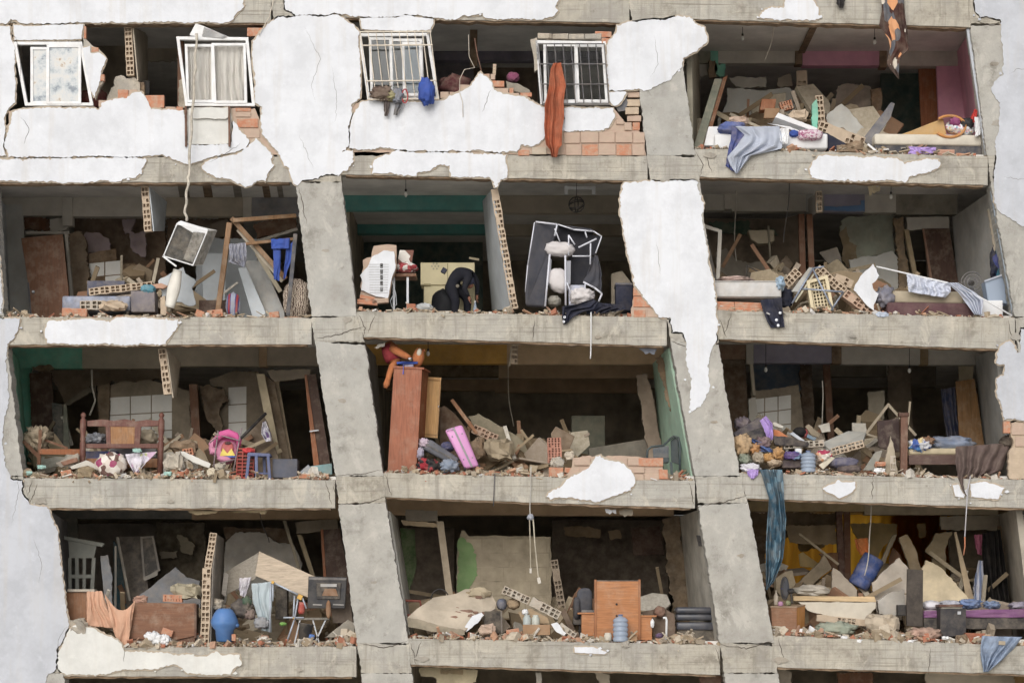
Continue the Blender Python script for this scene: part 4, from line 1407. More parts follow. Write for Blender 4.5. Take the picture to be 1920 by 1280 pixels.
CL('patchwork_quilt', 'brown and orange patchwork quilt hanging from the storey above', 'quilt', f5R, [(1140, -60), (1145, 60), (1128, 140), (1180, 210), (1190, 260), (1172, 340), (1188, 380), (1236, 432)], [(1262, -60), (1270, 80), (1282, 150), (1290, 270), (1262, 300), (1240, 330), (1238, 380), (1239, 432)], -.12, QUILT, .03, 2, 6, 34, 44)
CL('black_rag', 'small black rag hanging from the storey above beside the plaster patch', 'rag', f5R, [(900, -40), (898, 20), (915, 45)], [(945, -40), (942, 10), (935, 44)], -.06, BLACK, .02, 1)
pile(f5R, 'loose rubble along the slab edge of the pink room', 120, 1720, 330, 11, .13)
for i, (x, y, s_) in enumerate(((960, 820, 60), (1000, 800, 50))):
    chunk(f5R, ('broken brick clump at the foot of the hollow brick slab', 'smaller brown clump beside the white slat')[i], x - s_, y - 25, x + s_, y + 25, .15, BROWNMORTAR, 7 + i)

# ============================================================ R4L
ibeam(f4L, -10, 340, 245, OFFW)
ibeam(f4L, 340, 395, 300, OFFW, 3.36)
ibeam(f4L, 395, 905, 250, OFFW)
ibeam(f4L, 905, 1330, 248, CREAMWALL)
ibeam(f4L, 1325, 1372, 262, OFFW, 3.36)
ibeam(f4L, 1372, 1700, 250, M('85868c', .9))
for k, (x0, w_) in enumerate(((960, 60), (1095, 50), (1260, 45), (1420, 40), (1500, 30))):
    ceil_strip(f4L, x0 - 10, .3, x0 + 20, 3.35, w_, BROWNMORTAR if k % 2 else M('8b857c', .9), .012 + .002 * k)
stub(f4L, (808, 330), (788, 85), 42, .3, ((810, 90), (835, 330), (905, 170), (892, 330)), smat=PANEL_BLUE, Yb=2.6)
side(f4L, (-40, 90), (10, 780), (30, 190), (60, 780), .45, 3.35, PANEL_BLUE, -.1, fl=True)
wallpiece(f4L, [(-40, 185), (120, 185), (128, 300), (165, 780), (170, 960), (-40, 960)], 3.38, PANEL, .1, .5, fl=930)
wallpiece(f4L, [(125, 245), (270, 262), (270, 325), (130, 320)], 3.6, DOORB)
wallpiece(f4L, [(270, 262), (375, 255), (375, 330), (272, 328)], 3.5, OFFW)
post(f4L, 140, 330, 378, 345, 3.3, OFFW, name='door_head')
post(f4L, 352, 345, 368, 920, 3.2, OFFW, skew=52, name='door_jamb')
wallpiece(f4L, [(370, 340), (430, 330), (470, 380), (490, 660), (500, 900), (400, 900), (385, 560)], 3.3, M('7a6650', .9), .14, 2)
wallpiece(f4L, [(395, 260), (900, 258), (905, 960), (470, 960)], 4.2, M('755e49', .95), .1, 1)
wallpiece(f4L, [(462, 342), (540, 338), (590, 370), (605, 440), (480, 450)], 3.7, M('9a8890', .9), .08, 1.5)
wallpiece(f4L, [(665, 270), (740, 262), (715, 330), (735, 345), (790, 330), (800, 400), (790, 470), (740, 455), (712, 420), (705, 340), (680, 345)], 3.7, M('9a8890', .9), .08, 1.5)
tiles(f4L, [(482, 450), (632, 425), (640, 512), (735, 500), (748, 640), (750, 900), (500, 900)], 3.5, TILEW, 3, 6, slope=-.10, fl=None)
wallpiece(f4L, [(910, 262), (1320, 262), (1330, 400), (910, 420)], 4.3, M('7d6650', .9), .1, 1.5)
wallpiece(f4L, [(1100, 300), (1240, 265), (1250, 360), (1110, 370)], 3.9, M('8a7c6c', .9), .1, 1)
wallpiece(f4L, [(1080, 370), (1400, 368), (1420, 960), (1050, 960)], 3.6, PANEL_BLUE, .1, 1.2)
wallpiece(f4L, [(1380, 300), (1440, 275), (1615, 262), (1620, 310), (1400, 375)], 3.5, M('6d4a33', .9), .1, 1.5)
wallpiece(f4L, [(1400, 375), (1620, 310), (1625, 325), (1410, 390)], 3.3, OFFW, .06, .6)
for nm, lab, pts, Y, mt, ln in (('cupboard_door', 'pale blue grey cupboard door standing in the room behind the hanging unit', [(1100, 450), (1230, 450), (1230, 800), (1110, 800)], 2.6, PANEL_BLUE, .05),
                                ('grey_board', 'grey board leaning below the blue trousers', [(1335, 492), (1430, 488), (1552, 770), (1552, 850), (1440, 850), (1345, 560)], 1.2, M('9a9c9b', .8), .25),
                                ('white_board', 'narrow white board leaning beside the grey board', [(1298, 530), (1342, 525), (1448, 770), (1448, 840), (1390, 840)], 1.0, PANEL_BLUE, .25)):
    SL(nm, lab, 'board', f4L, pts, Y, .05, mt, 0, ln)
t = thing('brown_door_leaf', 'brown wooden door leaning open against the white wall', 'door', f4L(240, 800, 2.3))
obj('leaf', poly(f4L, [(115, 368), (342, 345), (390, 820), (390, 900), (172, 900), (150, 600)], 2.3, .05, .3), DOORB, t, bevel=.005)
obj('edge_band', poly(f4L, [(150, 610), (158, 608), (182, 900), (170, 900)], 2.28, .06), M('38404e', .6), t)
obj('handle', MB().lathe(f4L(182, 661, 2.28), [(.03, 0), (.028, .02), (.01, .03), (.02, .06)], rotx(90), 14), STEEL, t)
SL('plaster_shard', 'ragged white plaster shard standing behind the hanging cover', 'plaster shard', f4L, [(862, 600), (930, 560), (1000, 525), (1012, 560), (1060, 590), (1070, 605), (1045, 640), (1055, 690), (1068, 730), (1030, 740), (990, 715), (880, 700)], .5, .05, PANEL_BLUE, 1.6)
# hanging appliance
t = thing('hanging_unit', 'dusty air conditioner casing dangling from the hose in front of the flat', 'air conditioner', f4L(1010, 500, -.3))
q = [f4L(965, 292, -.42), f4L(1130, 330, -.42), f4L(1052, 516, -.42), f4L(892, 466, -.42)]
o3 = V((.13, .34, .07))
obj('casing', MB().add(q + [p + o3 for p in q], [(0, 4, 5, 1), (1, 5, 6, 2), (2, 6, 7, 3), (3, 7, 4, 0), (4, 7, 6, 5)]), M('c9cac6', .5, .15, scale=8, dust=.35), t, solid=.02)
obj('front_rim', rect_frame(MB(), q, .02, .03), WHITE, t, bevel=.004)
fin = [p + V((.002, .02, .005)) for p in inset(q, .96)]
obj('condenser_grid', MB().prism(fin, (0, .02, 0)), M('2c2f30', .6, .4, scale=9), t)
mid = [fin[0].lerp(fin[1], .58), fin[1], fin[2], fin[3].lerp(fin[2], .62)]
obj('side_wall', MB().prism([q[1] + V((.004, -.005, 0)), q[1] + o3 * .96, q[2] + o3 * .96, q[2] + V((.004, -.005, 0))], (.012, 0, 0)), M('8d8c86', .6, .3, scale=10), t)
obj('inner_plate', MB().prism([p + V((0, -.03, 0)) for p in inset(mid, .9)], (0, .02, 0)), M('6e6c66', .5, .4, scale=14), t)
obj('top_cap', MB().prism([f4L(962, 285, -.43), f4L(985, 272, -.43), f4L(1135, 318, -.43), f4L(1130, 345, -.43), f4L(1050, 338, -.43)], (0, .3, 0)), WHITE, t, bevel=.012)
obj('bent_strip', MB().bar(f4L(888, 466, -.42), f4L(962, 522, -.42), .03, .03), WHITE, t)
mb = MB()
rows = []
for i in range(13):
    u = i / 12
    cx, hw = 970 - 45 * u, 26 + 8 * math.sin(u * 3) - 10 * abs(u - .5)
    cy = 540 + 205 * u
    rows.append([f4L(cx + hw * math.cos(a) * 1.0, cy + 6 * math.cos(a), -.12 - .09 * math.sin(a)) for a in [math.pi * k / 8 for k in range(9)]])
one('plastic_cover', MB().grid(rows), M('d9d6cc', .35, .08, dust=.2), 'long cream plastic cover hanging below the dangling unit', 'cover', smooth=True, solid=.012)
# bunk bed
t = thing('bunk_bed', 'collapsed wooden bunk bed frame with post, rails and brace', 'bunk bed', f4L(1215, 780, .6))
obj('post', MB().bar(f4L(1252, 285, .6), f4L(1185, 800, .55), .10, .09), PINE, t, bevel=.01)
obj('rail', MB().bar(f4L(1268, 272, .62), f4L(1615, 246, 1.0), .075, .06), PINE, t, bevel=.008)
obj('rail', MB().bar(f4L(1335, 400, .66), f4L(1605, 372, .9), .055, .05), PINE, t, bevel=.008)
obj('brace', MB().bar(f4L(1262, 258, .72), f4L(1560, 590, .9), .09, .03), PINE, t, bevel=.006)
obj('slat', MB().bar(f4L(1300, 318, .8), f4L(1545, 600, 1.0), .10, .03), M('b0a694', .8), t)
obj('slat', MB().bar(f4L(1400, 450, .9), f4L(1530, 660, 1.0), .08, .03), M('8d8570', .8), t)
CL('grey_cloth', 'grey checked cloth hung on the bunk rail', 'cloth', f4L, [(1250, 400), (1252, 480), (1245, 500), (1300, 515)], [(1340, 394), (1345, 450), (1345, 480), (1335, 530)], .5, M('8f96ab', .9, .2, scale=12), .04, 4, 2)
t = thing('blue_trousers', 'blue trousers hung over the bunk rail beside the column', 'trousers', f4L(1540, 600, .55))
obj('waist', cloth(f4L, [(1478, 374), (1482, 428)], [(1582, 368), (1578, 425)], .5, .02, 2, 16, 8), BLUE, t, smooth=True, solid=.01)
obj('leg', cloth(f4L, [(1490, 428), (1492, 520), (1494, 592)], [(1532, 430), (1530, 520), (1522, 602)], .52, .02, 1, 10, 16, 1), BLUE, t, smooth=True, solid=.01)
obj('leg', cloth(f4L, [(1562, 420), (1552, 520), (1548, 590)], [(1598, 385), (1592, 480), (1552, 592)], .54, .02, 1, 10, 16, 5), BLUE, t, smooth=True, solid=.01)
one('dark_post', MB().bar(f4L(1612, 345, .35), f4L(1570, 790, .35), .075, .05), M('3c424e', .5), 'dark metal post beside the column and the blue trousers', 'post', bevel=.006)
ZEBRA = make_pattern('zebra_print', [(0, 'c9b9a6'), (.5, '5d4a40')], 9, 'WAVE', 9)
LU('zebra_blanket', 'zebra print blanket bundled against the column', 'blanket', f4L, 1545, 590, 1700, 820, .75, ZEBRA, .25, .15)
t = mattress('wrapped_mattress', 'mattress wrapped in blue grey plastic under hollow brick rubble', f4L, 338, 682, 712, 765, .32, .9, M('7f8aa3', .4, .25, scale=6), 'mattress')
BX('blue_bed', 'dark blue bed side behind the wrapped mattress', 'bed', f4L, 475, 600, 680, 680, 1.4, .3, M('555a70', .8))
HS('brick_wall_fragment', 'long strip of hollow bricks lying on the wrapped mattress', 'wall fragment', f4L, (485, 660), (830, 622), 40, .45, .35)
HS('brick_wall_fragment', 'short hollow brick block in front of the wrapped mattress', 'wall fragment', f4L, (435, 732), (560, 732), 48, .16, .2)
chunk(f4L, 'pale mortar block joined to the short hollow bricks on the edge', 550, 712, 690, 765, .2, HOLLOW, 3, 'masonry_block', 'block')
SL('clay_shard', 'pink clay shard on the end of the hollow brick strip', 'clay shard', f4L, [(825, 625), (880, 612), (918, 628), (890, 645), (830, 640)], .35, .1, M('b98a70', .9), .8)
loose_brick(f4L, 'long orange clay block under the wrapped mattress', 405, 772, 135, 44, .08, 2)
BX('grey_carton', 'grey carton standing beside the wrapped mattress', 'carton', f4L, 716, 655, 846, 770, .22, .4, M('6f6a72', .8), skew=-4)
LU('teal_rag', 'teal rag thrown over the grey carton', 'rag', f4L, 768, 622, 850, 672, .28, M('2a7f96', .8), .1)
SL('mortar_slab', 'tan broken slab standing beside the grey carton', 'slab', f4L, [(872, 690), (900, 680), (910, 745), (905, 790), (875, 785)], .22, .1, HOLLOW, 1)
BX('brown_box', 'brown leather box lying behind the bunk post', 'box', f4L, 1085, 705, 1280, 800, .8, .4, M('4f3328', .6))
LU('striped_cushion', 'blue cushion with a red edge beside the bunk post', 'cushion', f4L, 1232, 668, 1312, 800, .6, make_pattern('stripe', [(0, '9a9fb5'), (.55, '2f3f86'), (.85, 'a83a40')], 2.2, 'WAVE', 1), .12, .15)
loose_brick(f4L, 'pointed orange brick at the foot of the bunk post', 1172, 778, 84, 40, .1, -6)
loose_brick(f4L, 'small orange brick between the hanging cover and the bunk post', 1088, 780, 46, 38, .1, 22)
loose_brick(f4L, 'orange brick near the column at the foot of the dark post', 1495, 785, 52, 32, .1, -8)
pile(f4L, 'loose rubble along the slab edge under the hanging unit', 20, 1680, 300, 12, .08)

# ============================================================ R4M
ibeam(f4M, 60, 860, 243, TEAL_DEEP)
ibeam(f4M, 60, 860, 372, TEAL_DEEP, 6.6)
ibeam(f4M, 905, 1600, 258, CREAMWALL)
ibeam(f4M, 905, 1600, 380, CREAMWALL, 6.6)
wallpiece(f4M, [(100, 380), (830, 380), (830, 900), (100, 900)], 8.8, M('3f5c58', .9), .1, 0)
stub(f4M, (1002, 780), (893, 130), 40, .28, ((878, 130), (985, 785), (828, 195), (880, 790)), smat=PANEL_BLUE, Yb=2.8, across=2, dep=.12)
obj('plaster_drip', pxpoly(pl(f4M, [(872, 60), (925, 66), (912, 118), (896, 122), (884, 95)]), .03, .05, 1), PLASTER, BLD)
bulb(f4M, 'bare bulb on the ceiling of the teal room', 410, 150, 1.4, 1.2)
t = thing('ceiling_light', 'white double ended ceiling lamp in the room with the upended sofa', 'lamp', f4M(1360, 150, 1.6))
for x in (1285, 1435):
    obj('lamp_holder', MB().obox(f4M(x, 138, 1.6), (.07, .1, .16)), PVC, t, bevel=.01)
obj('cross_bar', MB().bar(f4M(1280, 125, 1.6), f4M(1440, 125, 1.6), .05, .08), PVC, t, bevel=.008)
t = thing('pendant_lamp', 'black geometric globe lamp hanging below the white ceiling lamp', 'pendant lamp', f4M(1341, 214, 1.2))
c = f4M(1341, 214, 1.2)
for R in (roty(0), rotz(75), rotx(62) @ rotz(10), rotx(-58) @ rotz(-12)):
    pts = [c + R @ V((.145 * math.cos(a), 0, .145 * math.sin(a))) for a in [i * math.pi / 6 for i in range(13)]]
    obj('hoop', MB().tube(pts, .011, 6), BLACK, t)
obj('cord', MB().tube([c + V((0, 0, .14)), c + V((0, 0, .55))], .006, 6), BLACK, t)
# broken wall panel with the grid of a rack
t = thing('wall_fragment', 'white plastered wall chunk with bricks showing standing beside the column', 'wall fragment', f4M(250, 760, .35))
obj('plaster_face', poly(f4M, [(160, 600), (200, 555), (225, 500), (290, 465), (345, 470), (352, 560), (325, 660), (312, 728), (250, 715), (165, 680), (170, 640)], .32, .05, 1.2), PLASTER, t)
obj('brick_core', poly(f4M, [(178, 560), (175, 515), (225, 500), (235, 440), (290, 432), (358, 436), (355, 560), (330, 660), (316, 735), (160, 735), (165, 640)], .372, .16, 1.2), BRICK_PALE, t)
for k in range(12):
    obj('wire', MB().bar(f4M(208 + 4 * (k > 6), 540 + 14 * k, .31), f4M(318 - 2 * k * .3, 540 + 14 * k, .31), .004), M('8d8d88', .6), t)
for k in range(5):
    obj('hollow_core', hollow(MB(), f4M(276, 560 + k * 32, .316), f4M(276, 535 + k * 32, .316), .045, .004, unit=.08, across=2, fill=0), BLACK, t)
for i, (x, y, w_, h_, r_, lab) in enumerate(((200, 745, 110, 26, 4, 'flat orange brick under the plastered wall chunk'), (270, 738, 90, 24, -5, 'dusty brick wedged under the plastered wall chunk'), (200, 722, 80, 20, 12, 'thin tilted brick piece against the column foot'))):
    loose_brick(f4M, lab, x, y, w_, h_, .12, r_, BRICK_PALE if i == 1 else BRICK)
t = thing('side_table', 'small table with steel legs beside the plastered wall chunk', 'table', f4M(410, 790, .8))
obj('table_top', bx(f4M, 338, 588, 466, 606, .6, .5), DOORB, t, bevel=.006)
for x in (420, 345):
    for y_ in (.65, 1.05):
        obj('leg', MB().bar(f4M(x, 606, y_), V((f4M(x, 606, y_).x, y_, f4M.z + .01)), .04, .03), STEEL, t)
BX('book', 'tilted book with a brown cover on the small table', 'book', f4M, 362, 462, 440, 540, .75, .05, make_pattern('book_cover', [(0, '7c4a40'), (.7, '8fa9c4'), (.85, 'e0dcd4')], 6), skew=14)
LU('folded_shirts', 'red and white folded clothes on the small table', 'clothing', f4M, 350, 532, 470, 590, .7, make_pattern('red_white', [(0, 'a8303c'), (.4, 'd9d4cf'), (.75, '8c2430')], 12), .18, .3)
PIPE('bent_cable', 'pale cable curled in front of the small table', 'cable', [f4M(330, 610, .4), f4M(355, 700, .35), f4M(360, 760, .3), f4M(335, 775, .25), f4M(325, 740, .3), f4M(350, 690, .35)], .008, M('9aa6b0', .6))
t = thing('cream_cabinet', 'cream kitchen cabinet behind the bending person', 'cabinet', f4M(640, 800, 2.0))
CREAMPAINT = M('d6c99a', .6, .06, dust=.1)
obj('upper_box', bx(f4M, 490, 530, 785, 652, 2.0, .5), CREAMPAINT, t, bevel=.01)
obj('lower_box', bx(f4M, 508, 656, 785, 830, 2.0, .5, True), CREAMPAINT, t, bevel=.01)
obj('door_gap', bx(f4M, 636, 534, 640, 650, 1.994, .01), M('8d8256', .6), t)
obj('shelf_lip', bx(f4M, 508, 645, 545, 656, 1.96, .1), M('8d8256', .6), t)
for k in range(7):
    a = k * math.pi * 2 / 6
    obj('flower_motif', MB().obox(f4M(570 + (18 * math.cos(a) if k else 0), 550 + (16 * math.sin(a) if k else 0), 1.995), (.03, .008, .03), roty(45)), M('a6a48a', .6), t)
LU('plastic_bag', 'pale plastic bag on the slab edge of the teal room', 'bag', f4M, 465, 752, 556, 800, .2, M('b4bcc0', .4), .1)
LU('dark_sack', 'black sack on the floor behind the bending person', 'sack', f4M, 545, 672, 700, 880, 1.75, M('17181d', .7, dust=0), .3, .1)
one('lost_lamp', MB().bar(f4M(755, 505, 3.0), f4M(810, 515, 3.0), .04), M('d9c9a0', .5), 'small pale fitting on the wall above the cabinet', 'fitting')
# upended sofa bed
SOFA = M('43454f', .85, .1, dust=.06)
SOFA_D = M('2b2d36', .85, .1, dust=.04)
FR_W = M('cfd2de', .5, .06, dust=.08)
t = thing('sofa_bed', 'dark grey sofa bed flipped on its end with bare white frame', 'sofa bed', f4M(1250, 790, .5))
obj('seat_pad', MB().prism([f4M(1118, 308, .35), f4M(1235, 322, .55), f4M(1225, 395, .55), f4M(1195, 480, .5), f4M(1170, 770, .4), f4M(1062, 762, .3), f4M(1060, 700, .3), f4M(1078, 540, .3)], (.02, .22, 0)), SOFA, t, bevel=.03)
obj('back_pad', MB().prism([f4M(1240, 322, .7), f4M(1320, 345, .7), f4M(1435, 362, .75), f4M(1425, 345, .75), f4M(1330, 332, .7)], (0, .5, -.02)), SOFA, t, bevel=.02)
obj('torn_cover', cloth(f4M, [(1440, 490), (1400, 590), (1375, 635)], [(1456, 490), (1478, 590), (1478, 690)], .45, .03, 1.5, 14, 14), SOFA, t, smooth=True, solid=.01)
obj('underside', MB().prism([f4M(1300, 500, .8), f4M(1440, 500, .8), f4M(1400, 650, .8), f4M(1310, 655, .8)], (0, .06, 0)), SOFA_D, t)
obj('underside', MB().prism([f4M(1235, 330, .95), f4M(1470, 390, .95), f4M(1440, 490, .95), f4M(1300, 490, .95), f4M(1230, 400, .95)], (0, .05, 0)), SOFA_D, t)
for a, b, r in (((1118, 308), (1235, 322), .016), ((1112, 312), (1075, 545), .012), ((1075, 545), (1062, 690), .012), ((1195, 485), (1170, 768), .018), ((1235, 322), (1222, 385), .016), ((1222, 345), (1250, 415), .012),
                ((1280, 490), (1282, 762), .018), ((1298, 380), (1298, 490), .013), ((1298, 380), (1332, 432), .013), ((1318, 495), (1415, 495), .013), ((1418, 425), (1416, 540), .014), ((1352, 448), (1450, 400), .016),
                ((1240, 322), (1325, 350), .012), ((1325, 350), (1435, 360), .014), ((1435, 360), (1478, 388), .012), ((1478, 388), (1445, 480), .012), ((1388, 362), (1398, 394), .014), ((1378, 636), (1440, 668), .018), ((1440, 668), (1480, 700), .018), ((1480, 700), (1462, 742), .018), ((1388, 645), (1386, 735), .012), ((1290, 640), (1310, 700), .012)):
    obj('frame_tube', MB().tube([f4M(*a, .36), f4M(*b, .36)], r, 8), FR_W, t, smooth=True)
obj('side_board', MB().prism([f4M(1284, 520, .40), f4M(1310, 520, .5), f4M(1308, 640, .5), f4M(1284, 660, .40)], (0, .02, 0)), FR_W, t)
obj('side_board', MB().prism([f4M(1192, 500, .42), f4M(1205, 515, .5), f4M(1200, 590, .5), f4M(1186, 650, .42)], (0, .02, 0)), FR_W, t)
PILLOW = M('cfcacb', .9, .07, dust=.1)
LU('white_pillow', 'white pillow caught high in the upended sofa frame', 'pillow', f4M, 1166, 418, 1330, 498, .5, PILLOW, .18, .14, rot=4)
LU('white_pillow', 'white pillow wedged lower in the upended sofa frame', 'pillow', f4M, 1182, 560, 1300, 696, .55, PILLOW, .16, .16, rot=-38)
BX('storage_tub', 'white plastic tub under the upended sofa', 'tub', f4M, 1300, 652, 1395, 760, .6, .35, M('bcc4dc', .4), skew=-4)
LU('grey_pillow', 'crumpled pale sheet lying in front of the white tub', 'sheet', f4M, 1305, 676, 1432, 760, .42, PILLOW, .15, .35)
LU('floor_cushion', 'dull beige cushion on the floor between sofa pads', 'cushion', f4M, 1182, 712, 1255, 770, .6, M('8d8c84', .9), .15)
CL('black_jacket', 'black jacket with metal eyelets draped over the slab edge', 'jacket', f4M, [(1430, 728), (1330, 760), (1262, 770), (1262, 830), (1270, 868)], [(1460, 745), (1440, 790), (1380, 800), (1320, 828), (1288, 862)], -.02, NAVY, .04, 2.5, 3, 26, 30)
CL('black_jacket_skirt', 'black cloth strewn along the slab edge beside the dark crate', 'cloth', f4M, [(1400, 745), (1390, 790), (1400, 812)], [(1600, 760), (1610, 785), (1500, 805)], .03, NAVY, .05, 4, 5)
for x, y in ((1276, 828), (1271, 852)):
    c = f4M(x, y, -.09)
    one('eyelet', MB().lathe(c, [(.022, 0), (.022, .012), (.012, .012), (.012, 0)], rotx(90), 14), M('c9ccd6', .3, metal=.4, dust=0), 'metal eyelet %s on the black jacket hem' % ('above another' if y < 840 else 'lowest'), 'eyelet')
BX('dark_crate', 'dark navy storage box at the end of the slab beside the bricks', 'box', f4M, 1556, 648, 1648, 790, .3, .5, NAVY)
BX('flat_tray', 'thin grey lid on the dark navy storage box', 'lid', f4M, 1552, 640, 1652, 652, .28, .54, M('4a4d5a', .6))
SL('dark_door_leaf', 'dark door leaf leaning behind the navy storage box', 'door', f4M, [(1530, 590), (1590, 575), (1640, 640), (1640, 860), (1530, 860)], 2.0, .05, DARKWALL)
PIPE('hanging_string', 'white cord hanging from the black jacket past the beam', 'cord', [f4M(1420, 800, -.04), f4M(1420, 920, -.05), f4M(1419, 1000, -.05), f3M(1302, 130, -.05), f3M(1300, 152, -.05)], .011, WHITE)
w = obj('infill_wall', pxpoly(pl(f4M, [(1655, 655), (1700, 710), (1740, 745), (1765, 790), (1800, 832), (1640, 830), (1640, 780), (1650, 720)]), .035, .12, 1.2), BRICK_PALE, BLD)
brick_course(f4M, w, [(1648, 1740, 665, 715, 60), (1648, 1750, 715, 775, 105), (1652, 1720, 785, 830, 70), (1725, 1790, 785, 830, 70)], .01, [BRICK, BRICK_PALE])
pile(f4M, 'loose rubble along the slab edge of the teal room', 150, 1000, 260, 13, .08)
pile(f4M, 'loose rubble along the slab edge under the upended sofa', 1010, 1660, 150, 14, .06)
# ---- the bending person
t = thing('person', 'person in dark uniform and cap bending down to pick up a bottle', 'person', f4M.onfloor(690, 1.5))
PB = lambda x, y, Y: f4M(x, y, Y)
J = {'pelvis': (PB(650, 618, 1.60), .165), 'belly': (PB(690, 590, 1.58), .165), 'chest': (PB(735, 590, 1.54), .165), 'neck': (PB(760, 610, 1.46), .06),
     'shl': (PB(768, 592, 1.74), .085), 'shr': (PB(752, 610, 1.30), .085), 'ell': (PB(800, 645, 1.72), .058), 'wrl': (PB(797, 705, 1.62), .036),
     'elr': (PB(728, 672, 1.22), .06), 'wrr': (PB(752, 712, 1.26), .038),
     'hil': (PB(668, 655, 1.74), .12), 'hir': (PB(645, 655, 1.48), .125), 'knl': (PB(748, 725, 1.74), .09), 'knr': (PB(682, 735, 1.44), .095), 'anl': (PB(742, 838, 1.76), .06), 'anr': (PB(672, 840, 1.48), .06),
     'tol': (PB(775, 846, 1.72), .045), 'tor': (PB(706, 848, 1.43), .045)}
E = [('pelvis', 'belly'), ('belly', 'chest'), ('chest', 'neck'), ('chest', 'shl'), ('chest', 'shr'), ('shl', 'ell'), ('ell', 'wrl'), ('shr', 'elr'), ('elr', 'wrr'),
     ('pelvis', 'hil'), ('pelvis', 'hir'), ('hil', 'knl'), ('hir', 'knr'), ('knl', 'anl'), ('knr', 'anr'), ('anl', 'tol'), ('anr', 'tor')]


def skinned(name, J, E, root, mat, parent, sub=2):
    ks = list(J)
    off = V(parent['_o'])
    me = bpy.data.meshes.new(name)
    me.from_pydata([tuple(J[k][0] - off) for k in ks], [(ks.index(a), ks.index(b)) for a, b in E], [])
    o = bpy.data.objects.new(name, me)
    COL.objects.link(o)
    o.parent = parent
    o['_o'] = tuple(off)
    m = o.modifiers.new('skin', 'SKIN')
    m.use_smooth_shade = True
    for i, k in enumerate(ks):
        r = J[k][1]
        me.skin_vertices[0].data[i].radius = (r, r)
        me.skin_vertices[0].data[i].use_root = (k == root)
    s_ = o.modifiers.new('sub', 'SUBSURF')
    s_.levels = s_.render_levels = sub
    me.materials.append(mat)
    return o


UNI = M('171a26', .85, .15, dust=.02)
SKIN = M('8a5a42', .6, .06, dust=0)
skinned('body', J, E, 'pelvis', UNI, t)
hc = PB(752, 640, 1.40)
hd = obj('head', MB().lump(hc, (.085, .08, .115), roty(150), .04, 1.5, 18, power=1.0), SKIN, t, smooth=True)
obj('nose', MB().lump(hc + V((.075, -.02, -.06)), (.022, .016, .02), None, .0, 1, 8), SKIN, hd, smooth=True)
obj('ear', MB().lump(hc + V((-.01, -.082, .0)), (.024, .012, .034), None, .0, 1, 8), SKIN, hd, smooth=True)
for s_ in (-1, 1):
    obj('eye', MB().lump(hc + V((.082, s_ * .03, -.025)), (.01, .012, .01), None, .0, 1, 8), BLACK, hd)
obj('mouth', MB().lump(hc + V((.05, -.0, -.095)), (.012, .025, .006), None, .0, 1, 8), M('6a3a30', .6), hd)
obj('hair', MB().lump(hc + V((-.03, 0, .02)), (.075, .084, .10), roty(150), .05, 2, 16), BLACK, hd, smooth=True)
cp = obj('cap', MB().lump(hc + V((-.0, 0, .03)), (.112, .108, .11), roty(35), .03, 1.5, 18, .35), M('2a2f45', .8, dust=.04), t, smooth=True)
obj('cap_peak', MB().lump(hc + V((.105, 0, -.005)), (.07, .07, .012), roty(55), .02, 1, 14), M('2a2f45', .8, dust=.04), cp, smooth=True)


def hand(parent, w, dirv, curl):
    d = V(dirv).normalized()
    sidev = d.cross(V((0, 1, 0))).normalized()
    dep = V((0, 1, 0))
    HJ = {'w': (w, .026), 'p': (w + d * .05, .03)}
    HE = [('w', 'p')]
    for i, (o_, ln) in enumerate(((-.026, .07), (-.009, .08), (.009, .075), (.026, .058))):
        b = w + d * .085 + dep * o_
        HJ['k%d' % i] = (b, .010)
        HJ['m%d' % i] = (b + d * ln * .5 + sidev * curl * .4, .009)
        HJ['t%d' % i] = (b + d * ln * .75 + sidev * curl, .008)
        HE += [('p', 'k%d' % i), ('k%d' % i, 'm%d' % i), ('m%d' % i, 't%d' % i)]
    HJ['a'] = (w + d * .045 - dep * .035 + sidev * .012, .011)
    HJ['b'] = (w + d * .075 - dep * .045 + sidev * .03, .009)
    HE += [('w', 'a'), ('a', 'b')]
    return skinned('hand', HJ, HE, 'w', SKIN, parent, 1)


hand(t, PB(797, 708, 1.62), (-.02, -.03, -1), .035)
hand(t, PB(753, 716, 1.26), (.2, 0, -1), .03)
obj('belt_pouch', MB().obox(PB(618, 575, 1.55), (.09, .12, .10), roty(30)), M('2c3145', .6, dust=.05), t, bevel=.01)
obj('knee_badge', MB().lathe(PB(692, 658, 1.20), [(.035, 0), (.03, .01)], rotx(90), 14), M('5a564c', .6), t)
for x, Y in ((742, 1.68), (700, 1.44)):
    obj('boot', MB().lump(PB(x - 15, 846, Y) + V((0, 0, .0)), (.13, .05, .05), None, .04, 1.5, 14, .5), BLACK, t, smooth=True)
c = f4M(788, 790, 1.55)
t = thing('water_bottle', 'clear plastic water bottle under the hand of the bending person', 'bottle', V((c.x, c.y, f4M.z)))
h_ = f4M(788, 738, 1.55).z - f4M.z
obj('bottle', MB().lathe(V((c.x, c.y, f4M.z)), [(.03, 0), (.036, .02), (.036, h_ * .7), (.014, h_ * .9), (.014, h_ * .95)], n=14), CLEAR, t, smooth=True)
obj('cap', MB().lathe(V((c.x, c.y, f4M.z)), [(.016, h_ * .94), (.016, h_)], n=12), WHITE, t)
